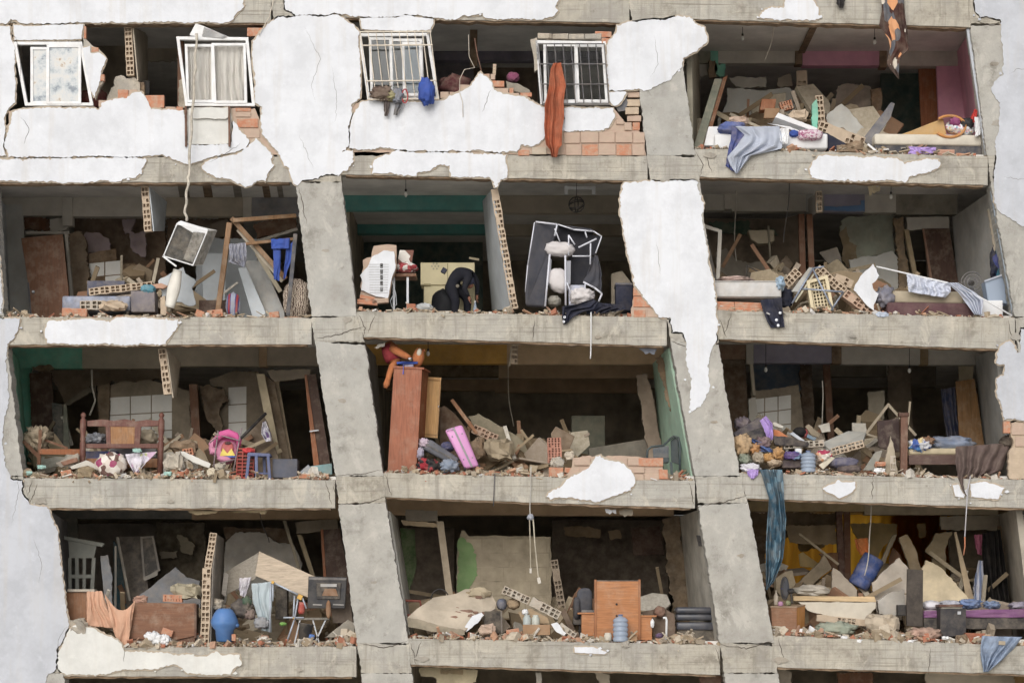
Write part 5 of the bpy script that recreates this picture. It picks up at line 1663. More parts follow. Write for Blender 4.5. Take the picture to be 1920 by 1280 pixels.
# ============================================================ R4R
ibeam(f4R, 120, 285, 245, OFFW)
ibeam(f4R, 285, 326, 238, OFFW, 3.36)
ibeam(f4R, 326, 730, 250, OFFW)
ibeam(f4R, 730, 830, 255, GREYWALL)
ibeam(f4R, 830, 1052, 255, LAV)
ibeam(f4R, 1052, 1222, 258, OFFW)
ibeam(f4R, 1222, 1560, 268, M('8a8578', .9, .25, scale=2))
BLUEPAINT = M('5f8fc4', .9, .1, dust=.15)
wallpiece(f4R, [(830, 222), (900, 228), (1030, 215), (1030, 190), (1052, 190), (1052, 250), (830, 245)], 3.37, BLUEPAINT, .02, .5, name='paint_patch')
stub(f4R, (803, 252), (803, 140), 34, 1.4, ((786, 150), (790, 255), (740, 185), (745, 290)), smat=GREYWALL, Yb=3.3)
ceil_strip(f4R, 835, .28, 790, 1.4, 30, BROWNMORTAR)
side(f4R, (1752, 130), (1870, 800), (1530, 285), (1575, 800), .45, 3.4, GREYWALL, .12, fl=True)
side(f4R, (150, 90), (240, 790), (165, 200), (230, 790), .45, 3.4, M('5d5a52', .9), -.1, fl=True)
obj('window_strip', MB().bar(f4R(1742, 140, .14), f4R(1862, 812, .14), .05, .06), M('97a5b2', .5, .05, dust=.1), BLD)
wallpiece(f4R, [(1720, 240), (1745, 230), (1778, 420), (1760, 470), (1735, 330)], .8, CREAMWALL, .05, 1.2)
for k in range(3):
    wallpiece(f4R, [(1070 + 22 * k, 112 + 6 * k), (1090 + 22 * k, 108), (1094 + 20 * k, 150 - 8 * k), (1078 + 22 * k, 168 - 12 * k)], .9, M('c9b78f', .9), .02, .8, name='hanging_flake')
wallpiece(f4R, [(920, 300), (960, 280), (1205, 270), (1210, 480), (965, 520), (945, 420), (915, 380)], 3.7, M('8d9383', .9), .1, 1.5)
wallpiece(f4R, [(915, 370), (950, 330), (965, 420), (1012, 440), (1005, 520), (960, 560), (925, 520), (935, 450)], 3.65, M('7d6a4a', .9), .04, 1.5)
wallpiece(f4R, [(965, 515), (1205, 470), (1240, 520), (1260, 900), (1000, 900), (985, 640)], 3.4, PANEL, .08, 1.2)
wallpiece(f4R, [(805, 475), (900, 445), (925, 520), (955, 600), (930, 610), (870, 560)], 3.5, M('9c948a', .9), .06, 1.2)
wallpiece(f4R, [(1205, 285), (1260, 280), (1265, 380), (1300, 580), (1310, 800), (1250, 800), (1235, 480)], 3.3, M('7a6448', .95, .35, scale=6), .12, 2)
post(f4R, 1268, 350, 1292, 900, 3.0, M('94805c', .9), skew=105, name='door_jamb')
wallpiece(f4R, [(1280, 282), (1510, 280), (1512, 345), (1285, 352)], 3.4, OFFW, .1, .5)
t_ = wallpiece(f4R, [(1372, 345), (1512, 343), (1562, 640), (1570, 900), (1420, 900)], 3.3, DOOR_DK, .05, 0, name='door')
obj('door_edge', poly(f4R, [(1366, 345), (1376, 345), (1424, 640), (1426, 900), (1410, 900), (1408, 620)], 3.28, .06), M('8d5a3c', .6), t_)
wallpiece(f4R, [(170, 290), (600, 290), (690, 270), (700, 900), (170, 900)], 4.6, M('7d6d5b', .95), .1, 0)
wallpiece(f4R, [(200, 310), (420, 300), (430, 360), (560, 350), (580, 380), (430, 375), (260, 370)], 4.4, M('3f5f4e', .9), .06, 2)
wallpiece(f4R, [(240, 470), (290, 450), (345, 510), (420, 535), (480, 525), (520, 580), (560, 900), (215, 900)], 4.0, M('9a9284', .9), .08, 1.6)
SL('fallen_cupboard', 'brown carton tumbled in the dark behind the white bed', 'carton', f4R, [(560, 560), (625, 490), (668, 540), (600, 610)], 3.0, .3, M('5c4a38', .9))
post(f4R, 690, 265, 722, 700, 2.6, DOORB, skew=12, name='steel_prop')
post(f4R, 735, 265, 766, 700, 2.5, DOORB, skew=18, name='steel_prop')
t = thing('wash_basin', 'cream wash basin still hanging on its pipe', 'basin', f4R(490, 430, 3.4))
obj('bowl', poly(f4R, [(415, 352), (560, 352), (560, 412), (520, 425), (470, 430), (430, 405)], 3.4, .3, .8), M('b5a88c', .5), t, bevel=.02)
obj('waste_pipe', MB().tube([f4R(525, 330, 3.35), f4R(535, 480, 3.35), f4R(545, 640, 3.3)], .022, 8), M('8d8574', .6), t)
t = thing('leaning_door_surround', 'white door frame leaning at the column behind the white bed', 'door frame', f4R(230, 640, 1.4))
obj('jamb', MB().bar(f4R(262, 358, 1.6), f4R(248, 660, 1.4), .07, .05), OFFW, t)
obj('head', MB().bar(f4R(172, 330, 1.6), f4R(268, 362, 1.6), .06, .05), OFFW, t)
SL('dark_panel_strip', 'dark slanted board standing against the column plaster', 'board', f4R, [(172, 345), (185, 345), (248, 640), (248, 700), (215, 700)], 1.0, .05, M('3c3d40', .8))
PIPE('chair_leg', 'black metal chair frame behind the white bed', 'chair frame', [f4R(405, 640, 1.5), f4R(408, 545, 1.5), f4R(505, 600, 1.7), f4R(505, 660, 1.7)], .016, BLACK)
t = mattress('white_mattress', 'thick white mattress overhanging the clay blocks beside the column', f4R, 222, 628, 598, 722, .18, 1.0, M('c4c3c2', .9, .08, scale=6), piping=M('9c9c98', .8))
LU('blue_corner_sheet', 'light blue sheet on the corner of the white mattress', 'sheet', f4R, 560, 612, 612, 690, .35, M('9fc0dc', .9), .3, .3)
LU('pink_towel', 'pale pink towel lying flat on the white mattress', 'towel', f4R, 250, 612, 440, 640, .5, M('c4a8a0', .9), .3, .3)
for i, (x, w_) in enumerate(((292, 96), (396, 108), (472, 46))):
    loose_brick(f4R, ('rounded orange clay block next to the column plaster', 'orange clay block in the middle under the white mattress', 'short orange clay block beside the black coat')[i], x, 768 + 3 * i, w_, 50, .07, 2)
t = thing('black_coat', 'black coat with metal buttons hanging over the slab edge', 'coat', f4R(560, 880, -.04))
obj('fabric', cloth(f4R, [(480, 735), (500, 800), (520, 850), (540, 886)], [(600, 720), (602, 780), (608, 840), (614, 882)], -.03, .03, 2, 24, 24, 4), NAVY, t, smooth=True, solid=.01)
for x, y in ((590, 805), (570, 843), (579, 873)):
    obj('button', MB().lathe(f4R(x, y, -.075), [(.026, -.01), (.026, .01), (.014, .012)], rotx(90), 14), M('b9bcc4', .35, metal=.3, dust=0), t)
LU('navy_cushion', 'navy cushion beside the end of the white mattress', 'cushion', f4R, 588, 670, 660, 780, .55, NAVY, .15)
HS('brick_wall_fragment', 'leaning hollow brick strip beside the folding chair frame', 'wall fragment', f4R, (590, 680), (690, 575), 55, .6, .25)
HS('brick_wall_fragment', 'hollow brick strip at the top of the heap by the beige crate', 'wall fragment', f4R, (790, 560), (940, 690), 50, .45, .25)
HS('brick_wall_fragment', 'hollow brick strip sloping down to the white plaster shard', 'wall fragment', f4R, (945, 695), (1090, 805), 48, .2, .25)
HS('brick_wall_fragment', 'small hollow brick piece behind the plaster shard', 'wall fragment', f4R, (890, 610), (985, 650), 48, .7, .2)
t = thing('folding_chair', 'bent folding chair frame of blue grey steel tubes and a slatted back', 'chair frame', f4R(790, 790, .3))
for a, b in (((768, 565), (880, 790)), ((770, 560), (655, 752)), ((700, 672), (935, 690)), ((935, 690), (868, 790)), ((770, 562), (830, 552))):
    obj('tube', MB().tube([f4R(*a, .28), f4R(*b, .22)], .017, 8), M('8f9bb0', .4, metal=.3, dust=.1), t, smooth=True)
obj('slatted_back', MB().prism([f4R(748, 556, .34), f4R(772, 558, .34), f4R(688, 690, .3), f4R(650, 688, .3)], (0, .03, 0)), M('a9aaa6', .6), t, bevel=.005)
obj('rail', MB().bar(f4R(775, 590, .33), f4R(672, 745, .28), .03, .02), M('c9c4a8', .7), t)
t = thing('plastic_crate', 'beige lattice plastic crate standing on end in the heap', 'crate', f4R(805, 795, .3))
CR = M('d2c29a', .6, .06, dust=.1)
q = [f4R(740, 640, .36), f4R(838, 612, .36), f4R(872, 788, .32), f4R(765, 795, .32)]
obj('rim', rect_frame(MB(), q, .06, .18), CR, t, bevel=.006)
for k in range(1, 6):
    u = k / 6
    obj('slat', MB().bar(q[0].lerp(q[1], u), q[3].lerp(q[2], u), .022, .02), CR, t)
for k in range(1, 9):
    u = k / 9
    obj('slat', MB().bar(q[0].lerp(q[3], u), q[1].lerp(q[2], u), .018, .02), CR, t)
obj('crate_wall', MB().prism([p + V((0, .2, 0)) for p in q], (0, .01, 0)), M('6f6448', .8), t)
t = thing('plaster_shard', 'tall white plaster shard with torn edges standing in the heap', 'plaster shard', f4R(1060, 790, .15))
obj('face', poly(f4R, [(1098, 535), (1128, 600), (1110, 632), (1092, 645), (1098, 672), (1128, 700), (1112, 740), (1100, 760), (1102, 792), (1075, 775), (1040, 735), (990, 680), (1000, 650), (1040, 590)], .12, .05, 1.2), PLASTER, t)
obj('brick_back', poly(f4R, [(1100, 545), (1118, 620), (1088, 650), (1112, 720), (1095, 780), (1030, 730), (1010, 660)], .172, .06, 1), BRICK_PALE, t)
PIPE('curtain_rod', 'white curtain rod slanting down across the bedding to the column', 'curtain rod', [f4R(1115, 552, .2), f4R(1500, 640, .1), f4R(1700, 730, .04), f4R(1855, 820, .02)], .016, WHITE)
CURTW = M('c3cadb', .9, .07, dust=.1)
CL('white_curtain', 'white curtain bunched on the slanting rod above the beige mattress', 'curtain', f4R, [(1280, 592), (1284, 640), (1290, 690)], [(1520, 645), (1520, 690), (1490, 722)], .12, CURTW, .045, 5, 2, 40, 20)
CL('white_curtain_fall', 'white curtain falling from the rod beside the maroon bed', 'curtain', f4R, [(1500, 640), (1560, 690), (1610, 760), (1650, 815)], [(1560, 640), (1650, 690), (1700, 730), (1690, 815)], .06, CURTW, .05, 4, 7, 30, 26)
mattress('beige_mattress', 'sagging beige mattress over the maroon one', f4R, 1200, 682, 1590, 748, .3, 1.0, M('a99c82', .9, .15), slope=6)
mattress('maroon_mattress', 'maroon covered mattress at the slab edge below the curtains', f4R, 1175, 745, 1650, 832, .2, 1.1, M('5c3c42', .9, .15, dust=.12), slope=6)
LU('slate_bundle', 'slate grey bundle beside the beige mattress', 'bundle', f4R, 1108, 662, 1212, 772, .4, M('77798c', .9), .2, .3)
LU('white_note', 'pale blue paper on the slab edge beside the maroon mattress', 'paper', f4R, 1110, 800, 1182, 830, .05, M('b9cbe4', .7), .06, .3)
t = thing('floor_fan', 'grey floor fan standing against the wall behind the curtains', 'fan', f4R(1640, 720, 1.2))
c = f4R(1636, 640, 1.2)
for rr in (.205, .15, .09):
    obj('guard_ring', MB().tube([c + V((rr * math.cos(a), -.03 if rr < .2 else 0, rr * math.sin(a))) for a in [i * math.pi / 12 for i in range(25)]], .008, 6), M('70747c', .4), t)
for k in range(12):
    a = k * math.pi / 6
    obj('guard_wire', MB().bar(c + V((.03 * math.cos(a), -.04, .03 * math.sin(a))), c + V((.2 * math.cos(a), -.005, .2 * math.sin(a))), .005), M('70747c', .4), t)
for k in range(3):
    a = k * math.pi * 2 / 3
    obj('blade', MB().prism([c + V((0, .01, 0)), c + V((.17 * math.cos(a), .0, .17 * math.sin(a))), c + V((.17 * math.cos(a + .9), .03, .17 * math.sin(a + .9)))], (0, .006, 0)), M('5d626b', .4), t)
obj('hub', MB().lathe(c + V((0, .12, 0)), [(.05, 0), (.055, .1), (.03, .17)], rotx(90), 16), BLACK, t, smooth=True)
obj('stand', MB().tube([c + V((0, .1, -.1)), V((c.x, c.y + .1, f4R.z + .03))], .022, 8), BLACK, t)
t = thing('storage_bin', 'clear plastic storage bin on the white box beside the column', 'storage bin', f4R(1780, 755, .45))
obj('tub', MB().prism([f4R(1706, 630, .45), f4R(1808, 596, .45), f4R(1838, 755, .45), f4R(1725, 745, .45)], (0, .35, 0)), CLEAR, t, bevel=.015)
obj('rim', MB().bar(f4R(1704, 632, .43), f4R(1812, 594, .43), .03, .03), M('aab4c4', .5), t)
BX('white_box', 'white carton under the clear bin beside the column', 'carton', f4R, 1672, 736, 1804, 825, .3, .4, WHITE)
LU('teal_garment', 'teal and navy clothes hung in the corner above the clear bin', 'clothing', f4R, 1735, 450, 1800, 620, .9, make_pattern('teal_navy', [(0, '1f2a44'), (.5, '1f6f86'), (.8, '2a3f8a')], 5), .12, .3)
bulb(f4R, 'bare bulb on the stained ceiling above the curtains', 1195, 165, 1.4)
obj('ceiling_stain', MB().lathe(V((f4R(1540, 150, 1.9).x, 1.9, floor_z('5R') - .1325)), [(.62, 0), (.6, -.002)], n=24), M('6b5a40', .95, .3), BLD)
t = thing('round_lamp', 'flat round ceiling lamp above the white mattress', 'lamp', f4R(485, 105, .9))
obj('disc', MB().lathe(V((f4R(485, 105, .9).x, .9, floor_z('5R') - .14)), [(.14, -.05), (.16, -.02), (.16, .008)], n=24), OFFW, t)
pile(f4R, 'loose rubble along the slab edge under the curtains', 250, 1860, 300, 15, .07)

# ============================================================ R3L
ibeam(f3L, 60, 448, 205, TEAL)
ibeam(f3L, 448, 880, 205, CREAMWALL)
ibeam(f3L, 880, 1412, 192, CREAMWALL)
ibeam(f3L, 1412, 1455, 195, TAN, 3.36)
ibeam(f3L, 1455, 1800, 190, CREAMWALL)
wallpiece(f3L, [(170, 195), (280, 185), (300, 205), (260, 235), (180, 215)], 3.3, BROWNMORTAR, .06, 2, name='broken_render')
stub(f3L, (915, 345), (882, 95), 42, .4, ((905, 100), (940, 365), (980, 170), (960, 362)), smat=CREAMWALL, Yb=2.4)
side(f3L, (45, 95), (130, 785), (105, 160), (170, 785), .45, 3.4, TEAL, -.1, fl=True)
wallpiece(f3L, [(66, 140), (175, 145), (165, 240), (180, 600), (190, 960), (66, 960)], 3.45, TEAL, .1, .8)
wallpiece(f3L, [(160, 230), (280, 225), (300, 560), (300, 960), (190, 960)], 3.2, DOOR_DK, .05, .5, name='door')
wallpiece(f3L, [(280, 205), (900, 205), (900, 300), (860, 260), (800, 275), (600, 280), (590, 960), (540, 960), (530, 300), (490, 300), (360, 400), (350, 380), (290, 280)], 4.2, M('877158', .95), .1, 1.5)
wallpiece(f3L, [(355, 400), (440, 320), (520, 300), (525, 325), (370, 405)], 3.9, M('7d7260', .9), .08, 1.2)
wallpiece(f3L, [(535, 300), (595, 290), (600, 960), (545, 960)], 3.6, M('7a654d', .9), .1, 1.2)
tiles(f3L, [(596, 300), (680, 268), (740, 282), (800, 262), (900, 290), (1030, 330), (1048, 610), (1055, 960), (600, 960)], 3.7, TILEW, 4, 7, back=M('8d806c', .9), slope=-.06)
post(f3L, 1030, 290, 1075, 960, 3.2, DOORB, skew=40, name='door_frame')
tiles(f3L, [(1140, 270), (1290, 215), (1410, 225), (1440, 430), (1450, 900), (1220, 900), (1200, 430), (1235, 400), (1215, 310), (1150, 300)], 3.7, TILEW, 3, 7, back=M('8d806c', .9), slope=-.06)
wallpiece(f3L, [(1085, 300), (1140, 290), (1220, 320), (1245, 380), (1200, 420), (1215, 540), (1180, 560), (1120, 440)], 3.4, M('6a5844', .95, .3, scale=6), .1, 2)
wallpiece(f3L, [(1450, 215), (1700, 205), (1690, 250), (1500, 285)], 3.4, CREAMWALL, .1, 1.2)
for x0, x1, sk in ((1398, 1442, 110), (1490, 1520, 90)):
    post(f3L, x0, 235 if x0 < 1450 else 275, x1, 790, 2.2 if x0 < 1450 else 2.5, M('b5a684', .9) if x0 < 1450 else M('7d6c52', .9), skew=sk, name='door_jamb', t=.08)
wallpiece(f3L, [(1442, 240), (1500, 285), (1600, 790), (1555, 790)], 2.4, M('5f4d38', .9), .08, .6)
t_ = wallpiece(f3L, [(1668, 240), (1722, 235), (1800, 720), (1810, 880), (1735, 880)], 2.0, DOOR_DK, .05, 0, name='door')
obj('door_edge', poly(f3L, [(1660, 240), (1672, 238), (1740, 720), (1745, 880), (1725, 880)], 1.97, .06), DOOR_OR, t_)
obj('handle', MB().bar(f3L(1688, 548, 1.9), f3L(1738, 542, 1.9), .025, .03), STEEL, t_)
t = thing('round_lamp', 'round white ceiling lamp with a dark ring in the teal and cream room', 'lamp', f3L(548, 125, 1.1))
cc = V((f3L(548, 120, 1.1).x, 1.1, floor_z('4L') - .14))
obj('disc', MB().lathe(cc, [(.09, -.06), (.13, -.045), (.14, .008)], n=24), OFFW, t)
obj('ring', MB().lathe(cc, [(.07, -.068), (.085, -.07), (.09, -.055)], n=24), BLACK, t)
PIPE('bent_pipe', 'pale bent pipe dangling in front of the dark doorway', 'pipe', [f3L(500, 210, 3.0), f3L(503, 310, 3.0), f3L(520, 380, 3.0), f3L(490, 460, 3.0)], .018, OFFW)
SL('grey_plank', 'grey green plank leaning in the dark doorway behind the wooden bed', 'plank', f3L, [(345, 400), (362, 400), (385, 700), (345, 700)], 2.6, .04, M('5f6458', .8))
SL('dark_screen', 'dark tall panel leaning beside the brown door', 'panel', f3L, [(282, 390), (340, 400), (350, 720), (300, 720)], 2.8, .04, M('33383a', .6))
t = thing('wooden_bed', 'dark wooden bed with turned posts facing the open edge', 'bed', f3L(665, 800, .5))
for x0, x1 in ((455, 448), (882, 872)):
    a, b = f3L(x0, 445, .45), f3L(x1, 800, .40)
    b.z = f3L.z + .01
    L_ = (a - b).length
    R = (a - b).to_track_quat('Z', 'Y').to_matrix()
    obj('post', MB().lathe(b, [(.055, 0), (.055, L_ * .55), (.04, L_ * .57), (.058, L_ * .6), (.042, L_ * .64), (.06, L_ * .75), (.058, L_ * .88), (.03, L_ * .92), (.05, L_ * .945), (.05, L_ * .97), (.02, L_ * 1.0)], R, 16), BEDW, t, smooth=True)
top = [(475, 490), (560, 482), (620, 490), (680, 480), (740, 492), (800, 484), (868, 490)]
obj('top_rail', poly(f3L, top + [(868, 518), (760, 524), (600, 522), (475, 520)], .45, .06), BEDW, t, bevel=.008)
obj('centre_panel', poly(f3L, [(598, 520), (740, 520), (735, 618), (602, 618)], .46, .03), WOOD('9a6a3a'), t)
for x0, x1, b0, b1 in ((575, 602, 580, 604), (735, 770, 732, 762)):
    obj('stile', poly(f3L, [(x0, 520), (x1, 520), (b1, 618), (b0, 618)], .45, .05), BEDW, t, bevel=.006)
obj('lower_rail', bx(f3L, 468, 615, 868, 640, .45, .06), BEDW, t, bevel=.008)
obj('foot_board', bx(f3L, 470, 695, 860, 745, .5, .05), WOOD('8a5a30'), t, bevel=.006)
LU('bed_bundle', 'grey plastic bundle behind the bed rails beside the turned post', 'bundle', f3L, 468, 560, 580, 620, .9, M('8d93a0', .4), .2, .4)
LU('beige_pillow', 'beige pillow behind the bed rails near the second turned post', 'pillow', f3L, 752, 540, 862, 622, .9, M('a3957c', .9), .2, .25)
BX('blue_folder', 'dark blue folder under the lower bed rail', 'folder', f3L, 468, 655, 640, 700, .7, .3, M('2f3f78', .6))
BX('grey_blanket_roll', 'slate mattress end seen under the lower bed rail', 'mattress', f3L, 600, 642, 850, 690, .85, .6, M('6a6e78', .9))
FLOR2 = make_pattern('brown_floral', [(0, 'd6c9bd'), (.35, '6a4a44'), (.55, 'e0d8cf'), (.8, 'a3356a'), (.88, 'c4b5a8')], 8)
LU('floral_quilt', 'cream quilt with brown and magenta flowers bundled at the foot of the bed', 'quilt', f3L, 526, 665, 695, 800, .22, FLOR2, .25, .2)
CL('flower_sheet', 'white sheet with pale green flowers draped from the bed', 'sheet', f3L, [(682, 672), (700, 720), (735, 782)], [(858, 658), (800, 715), (745, 782)], .18, make_pattern('pale_flower', [(0, 'd9d4e0'), (.6, 'b9bd86'), (.72, 'e2dce6'), (.9, 'c9a8c4')], 9), .05, 2, 4)
t = thing('broken_cot', 'broken brown wooden frame heaped against the teal wall', 'broken furniture', f3L(280, 720, .8))
obj('rail', MB().bar(f3L(125, 600, .6), f3L(215, 690, .6), .07, .03), DOORB, t)
obj('rail', MB().bar(f3L(215, 658, .55), f3L(435, 660, .7), .10, .03), DOOR_OR, t)
obj('post', MB().bar(f3L(222, 540, .6), f3L(212, 730, .6), .06, .05), DOORB, t)
obj('rail', MB().bar(f3L(245, 595, .7), f3L(370, 640, .7), .04, .03), DOORB, t)
LU('torn_sack', 'torn beige sack on the broken wooden frame', 'sack', f3L, 135, 525, 265, 650, .8, M('9c8c72', .9), .2, .5)
SL('white_moulding', 'broken white frame piece bent like a roof at the foot of the bed', 'moulding', f3L, [(380, 740), (470, 705), (490, 712), (640, 798), (632, 808), (480, 735), (392, 755)], .1, .05, OFFW)
SL('window_piece', 'grey broken window frame lying beside the turned bed post', 'window frame', f3L, [(300, 720), (425, 665), (430, 680), (428, 715), (330, 745)], .25, .05, M('8c8378', .8), .6)
SL('rust_board', 'rust brown board under the grey window frame', 'board', f3L, [(330, 715), (420, 690), (425, 712), (345, 735)], .22, .03, M('7a4a33', .8), .5)
chunk(f3L, 'round tan stone at the slab edge in front of the bed', 425, 742, 510, 802, .1, M('94805f', .95, .2), 2, 'stone', 'stone')
chunk(f3L, 'tall cream block beside the second turned bed post', 902, 670, 1000, 768, .2, CONC_RAW, 5, 'masonry_block', 'block')
chunk(f3L, 'big tan mound of broken mortar beside the stroller', 935, 600, 1075, 680, .9, BROWNMORTAR, 6, 'mortar_heap', 'mortar heap')
chunk(f3L, 'cream stone in front of the stroller wheels', 1130, 750, 1175, 790, .1, M('c9bda4', .95), 9, 'stone', 'stone')
chunk(f3L, 'white pointed stone under the stroller seat', 1172, 722, 1222, 772, .25, M('b5ad9a', .95), 11, 'stone', 'stone')
SL('tile_shard', 'long pale tile shard sloping down towards the stroller', 'tile shard', f3L, [(955, 660), (1000, 655), (1150, 725), (1140, 750), (1050, 715)], .3, .05, TILEW, .8)
loose_brick(f3L, 'hollow orange brick on the tan mound', 1025, 660, 55, 38, .35, -8, BRICK, True)
# stroller
t = thing('baby_stroller', 'pink baby stroller standing in the rubble', 'stroller', f3L(1230, 790, .5))
PK = M('d9509a', .8, .1, dust=.06)
PK2 = M('d986ac', .8, .1, dust=.08)
obj('seat_shell', MB().lump(f3L(1238, 645, .70), (.20, .09, .29), roty(6), .05, 2, 24), PK2, t, smooth=True)
obj('hood', MB().tube([f3L(1170, 628, .62), f3L(1178, 592, .58), f3L(1208, 566, .54), f3L(1246, 558, .52), f3L(1284, 572, .54), f3L(1303, 600, .58), f3L(1300, 640, .62)], [.03, .05, .07, .078, .07, .055, .03], 12), PK, t, smooth=True)
obj('hood_back', MB().lump(f3L(1245, 592, .68), (.17, .06, .10), None, .05, 2, 18), PK, t, smooth=True)
obj('foot_rest', MB().lump(f3L(1222, 700, .58), (.14, .08, .06), roty(10), .06, 2, 18), PK2, t, smooth=True)
obj('seat_liner', MB().lump(f3L(1240, 640, .61), (.12, .03, .13), None, .08, 2, 18), M('b5484e', .9), t, smooth=True)
obj('hood_shadow', MB().lump(f3L(1243, 612, .58), (.06, .02, .03), None, .1, 2, 12), M('4a1f30', .9), t, smooth=True)  # dark lump stands for the shadow inside the hood
obj('print_panel', MB().prism([f3L(1198, 682, .565), f3L(1216, 640, .565), f3L(1240, 668, .56), f3L(1262, 642, .565), f3L(1282, 680, .565)], (0, .01, 0)), M('e0c83a', .7, dust=0), t)
obj('print_base', MB().prism([f3L(1196, 680, .568), f3L(1284, 680, .568), f3L(1280, 690, .568), f3L(1200, 690, .568)], (0, .01, 0)), M('3a5aa8', .7, dust=0), t)
TUB = M('8a7a80', .5, dust=.2)
for a, b in (((1190, 545), (1160, 775)), ((1318, 530), (1268, 790)), ((1170, 560), (1310, 600)), ((1145, 610), (1180, 580)), ((1282, 700), (1165, 730))):
    obj('frame_tube', MB().tube([f3L(*a, .5), f3L(*b, .45)], .013, 8), TUB, t, smooth=True)
for x, y in ((1162, 780), (1268, 788), (1190, 790)):
    obj('wheel', MB().lathe(f3L(x, y - 4, .5), [(.02, -.03), (.055, -.025), (.06, 0), (.055, .025), (.02, .03)], roty(90), 16), BLACK, t, smooth=True)
LU('pink_bundle', 'pink cloth stuffed beside the stroller seat', 'cloth', f3L, 1142, 590, 1195, 680, .75, PK2, .1, .3)
t = thing('red_crate', 'red slotted plastic crate beside the blue stool', 'crate', f3L(1335, 790, .5))
RC = M('a83226', .6, .1, dust=.15)
q = [f3L(1295, 642, .5), f3L(1388, 645, .5), f3L(1380, 800, .5), f3L(1290, 800, .5)]
obj('shell', MB().prism([p + V((0, .03, 0)) for p in q], (0, .3, 0)), M('6d1f1a', .7), t)
for k in range(9):
    u = k / 8
    obj('slat', MB().bar(q[0].lerp(q[3], u), q[1].lerp(q[2], u), .022, .03), RC, t)
for u in (0, .33, .66, 1):
    obj('slat', MB().bar(q[0].lerp(q[1], u), q[3].lerp(q[2], u), .022, .034), RC, t)
LU('red_cloth', 'bright red cloth lying on the red crate', 'cloth', f3L, 1322, 638, 1392, 672, .55, M('c4222c', .7, dust=.03), .12, .25)
t = thing('plastic_stool', 'blue grey plastic stool at the slab edge', 'stool', f3L(1412, 800, .3))
ST = M('55618c', .5, .08, dust=.12)
obj('seat', MB().prism([f3L(1352, 662, .25), f3L(1472, 668, .25), f3L(1476, 685, .25), f3L(1346, 682, .25)], (0, .32, 0)), ST, t, bevel=.012)
for x0, x1, Y in ((1358, 1345, .27), (1398, 1400, .22), (1462, 1472, .27), (1440, 1446, .55)):
    a, b = f3L(x0, 682, Y), f3L(x1, 795, Y)
    b.z = f3L.z + .01
    obj('leg', MB().bar(a, b, .055, .04), ST, t, bevel=.006)
obj('brace', MB().bar(f3L(1400, 775, .24), f3L(1470, 778, .29), .03, .02), ST, t)
BX('grey_bin', 'dark slate plastic bin beside the blue stool', 'bin', f3L, 1486, 698, 1622, 800, .4, .4, M('4a4f5f', .5, dust=.1))
SL('teal_board', 'teal board lying at the foot of the column', 'board', f3L, [(1690, 738), (1810, 722), (1812, 782), (1700, 790)], .3, .05, M('5f8f96', .7))
SL('clear_sheet', 'pale bluish plastic sheet beside the teal board', 'sheet', f3L, [(1628, 775), (1682, 728), (1702, 760), (1700, 792), (1632, 792)], .25, .03, M('7f8b98', .4))
CL('white_bag', 'white and purple bag hanging on the dark fallen pole', 'bag', f3L, [(1432, 500), (1424, 560), (1450, 605)], [(1448, 492), (1478, 560), (1482, 600)], 1.2, make_pattern('bag_print', [(0, 'b5b4c0'), (.6, '6a4f8a'), (.8, 'c9c6cf')], 6), .04, 1.5, 4)
PIPE('dark_pole', 'dark pole slanting behind the stroller', 'pole', [f3L(1300, 600, 1.3), f3L(1450, 450, 1.6)], .03, BLACK)
SL('fallen_screen', 'dim brown board standing behind the red crate', 'board', f3L, [(1310, 600), (1440, 470), (1460, 500), (1520, 700), (1520, 860), (1320, 860)], 1.7, .05, M('5f4f3f', .9), .6)
for i, (x, y, w_, r_, lab) in enumerate(((1660, 792, 60, 3, 'flat orange brick near the teal board'), (1770, 796, 44, -6, 'orange brick at the column foot under the teal board'), (1280, 798, 56, 5, 'orange brick in front of the red crate'), (360, 772, 58, -14, 'dark orange brick beside the round tan stone'), (515, 790, 40, 40, 'pinkish brick stub beside the round tan stone'))):
    loose_brick(f3L, lab, x, y, w_, 24, .08, r_)
for i, (x, y, lab) in enumerate(((155, 775, 'turquoise plaster chip next to the column corner'), (228, 742, 'turquoise plaster chip on the heap by the broken frame'), (915, 778, 'turquoise plaster chip at the foot of the bed post'), (748, 652, 'turquoise chip on the lower bed rail'))):
    chunk(f3L, lab, x - 22, y - 10, x + 22, y + 10, .08, M('8fc4bd', .9), 20 + i, 'plaster_chip', 'plaster chip', .05)
pile(f3L, 'loose rubble along the slab edge in front of the wooden bed', 130, 1100, 380, 16, .15, .075)
pile(f3L, 'loose rubble along the slab edge under the stroller and stool', 1100, 1810, 240, 17, .09, .065)

# ============================================================ R3M
ibeam(f3M, 60, 845, 180, YELLOW)
ibeam(f3M, 845, 1700, 182, TAN)
ibeam(f3M, 60, 800, 250, M('6d5836', .9), 6.6)
ibeam(f3M, 800, 1650, 258, TAN, 6.6)
ibeam(f3M, 60, 780, 325, TAN, 9.6)
ibeam(f3M, 780, 1560, 335, TAN, 9.6)
stub(f3M, (884, 180), (890, 75), 36, 1.4, ((866, 85), (858, 190), (862, 110), (850, 200)), smat=CREAMWALL, Yb=2.2)
side(f3M, (1722, 95), (1850, 770), (1640, 180), (1700, 770), .45, 3.4, MINT, .12, fl=True)
wallpiece(f3M, [(1652, 150), (1690, 130), (1725, 260), (1740, 440), (1715, 380), (1690, 270)], 1.2, BROWNMORTAR, .04, 2)
wallpiece(f3M, [(1548, 245), (1600, 232), (1640, 330), (1660, 480), (1690, 660), (1700, 800), (1630, 800), (1600, 560)], 3.0, M('a08a78', .9), .1, 1.5)
side(f3M, (75, 75), (150, 720), (130, 140), (190, 740), .45, 3.3, M('7d7672', .9), -.1, fl=True)
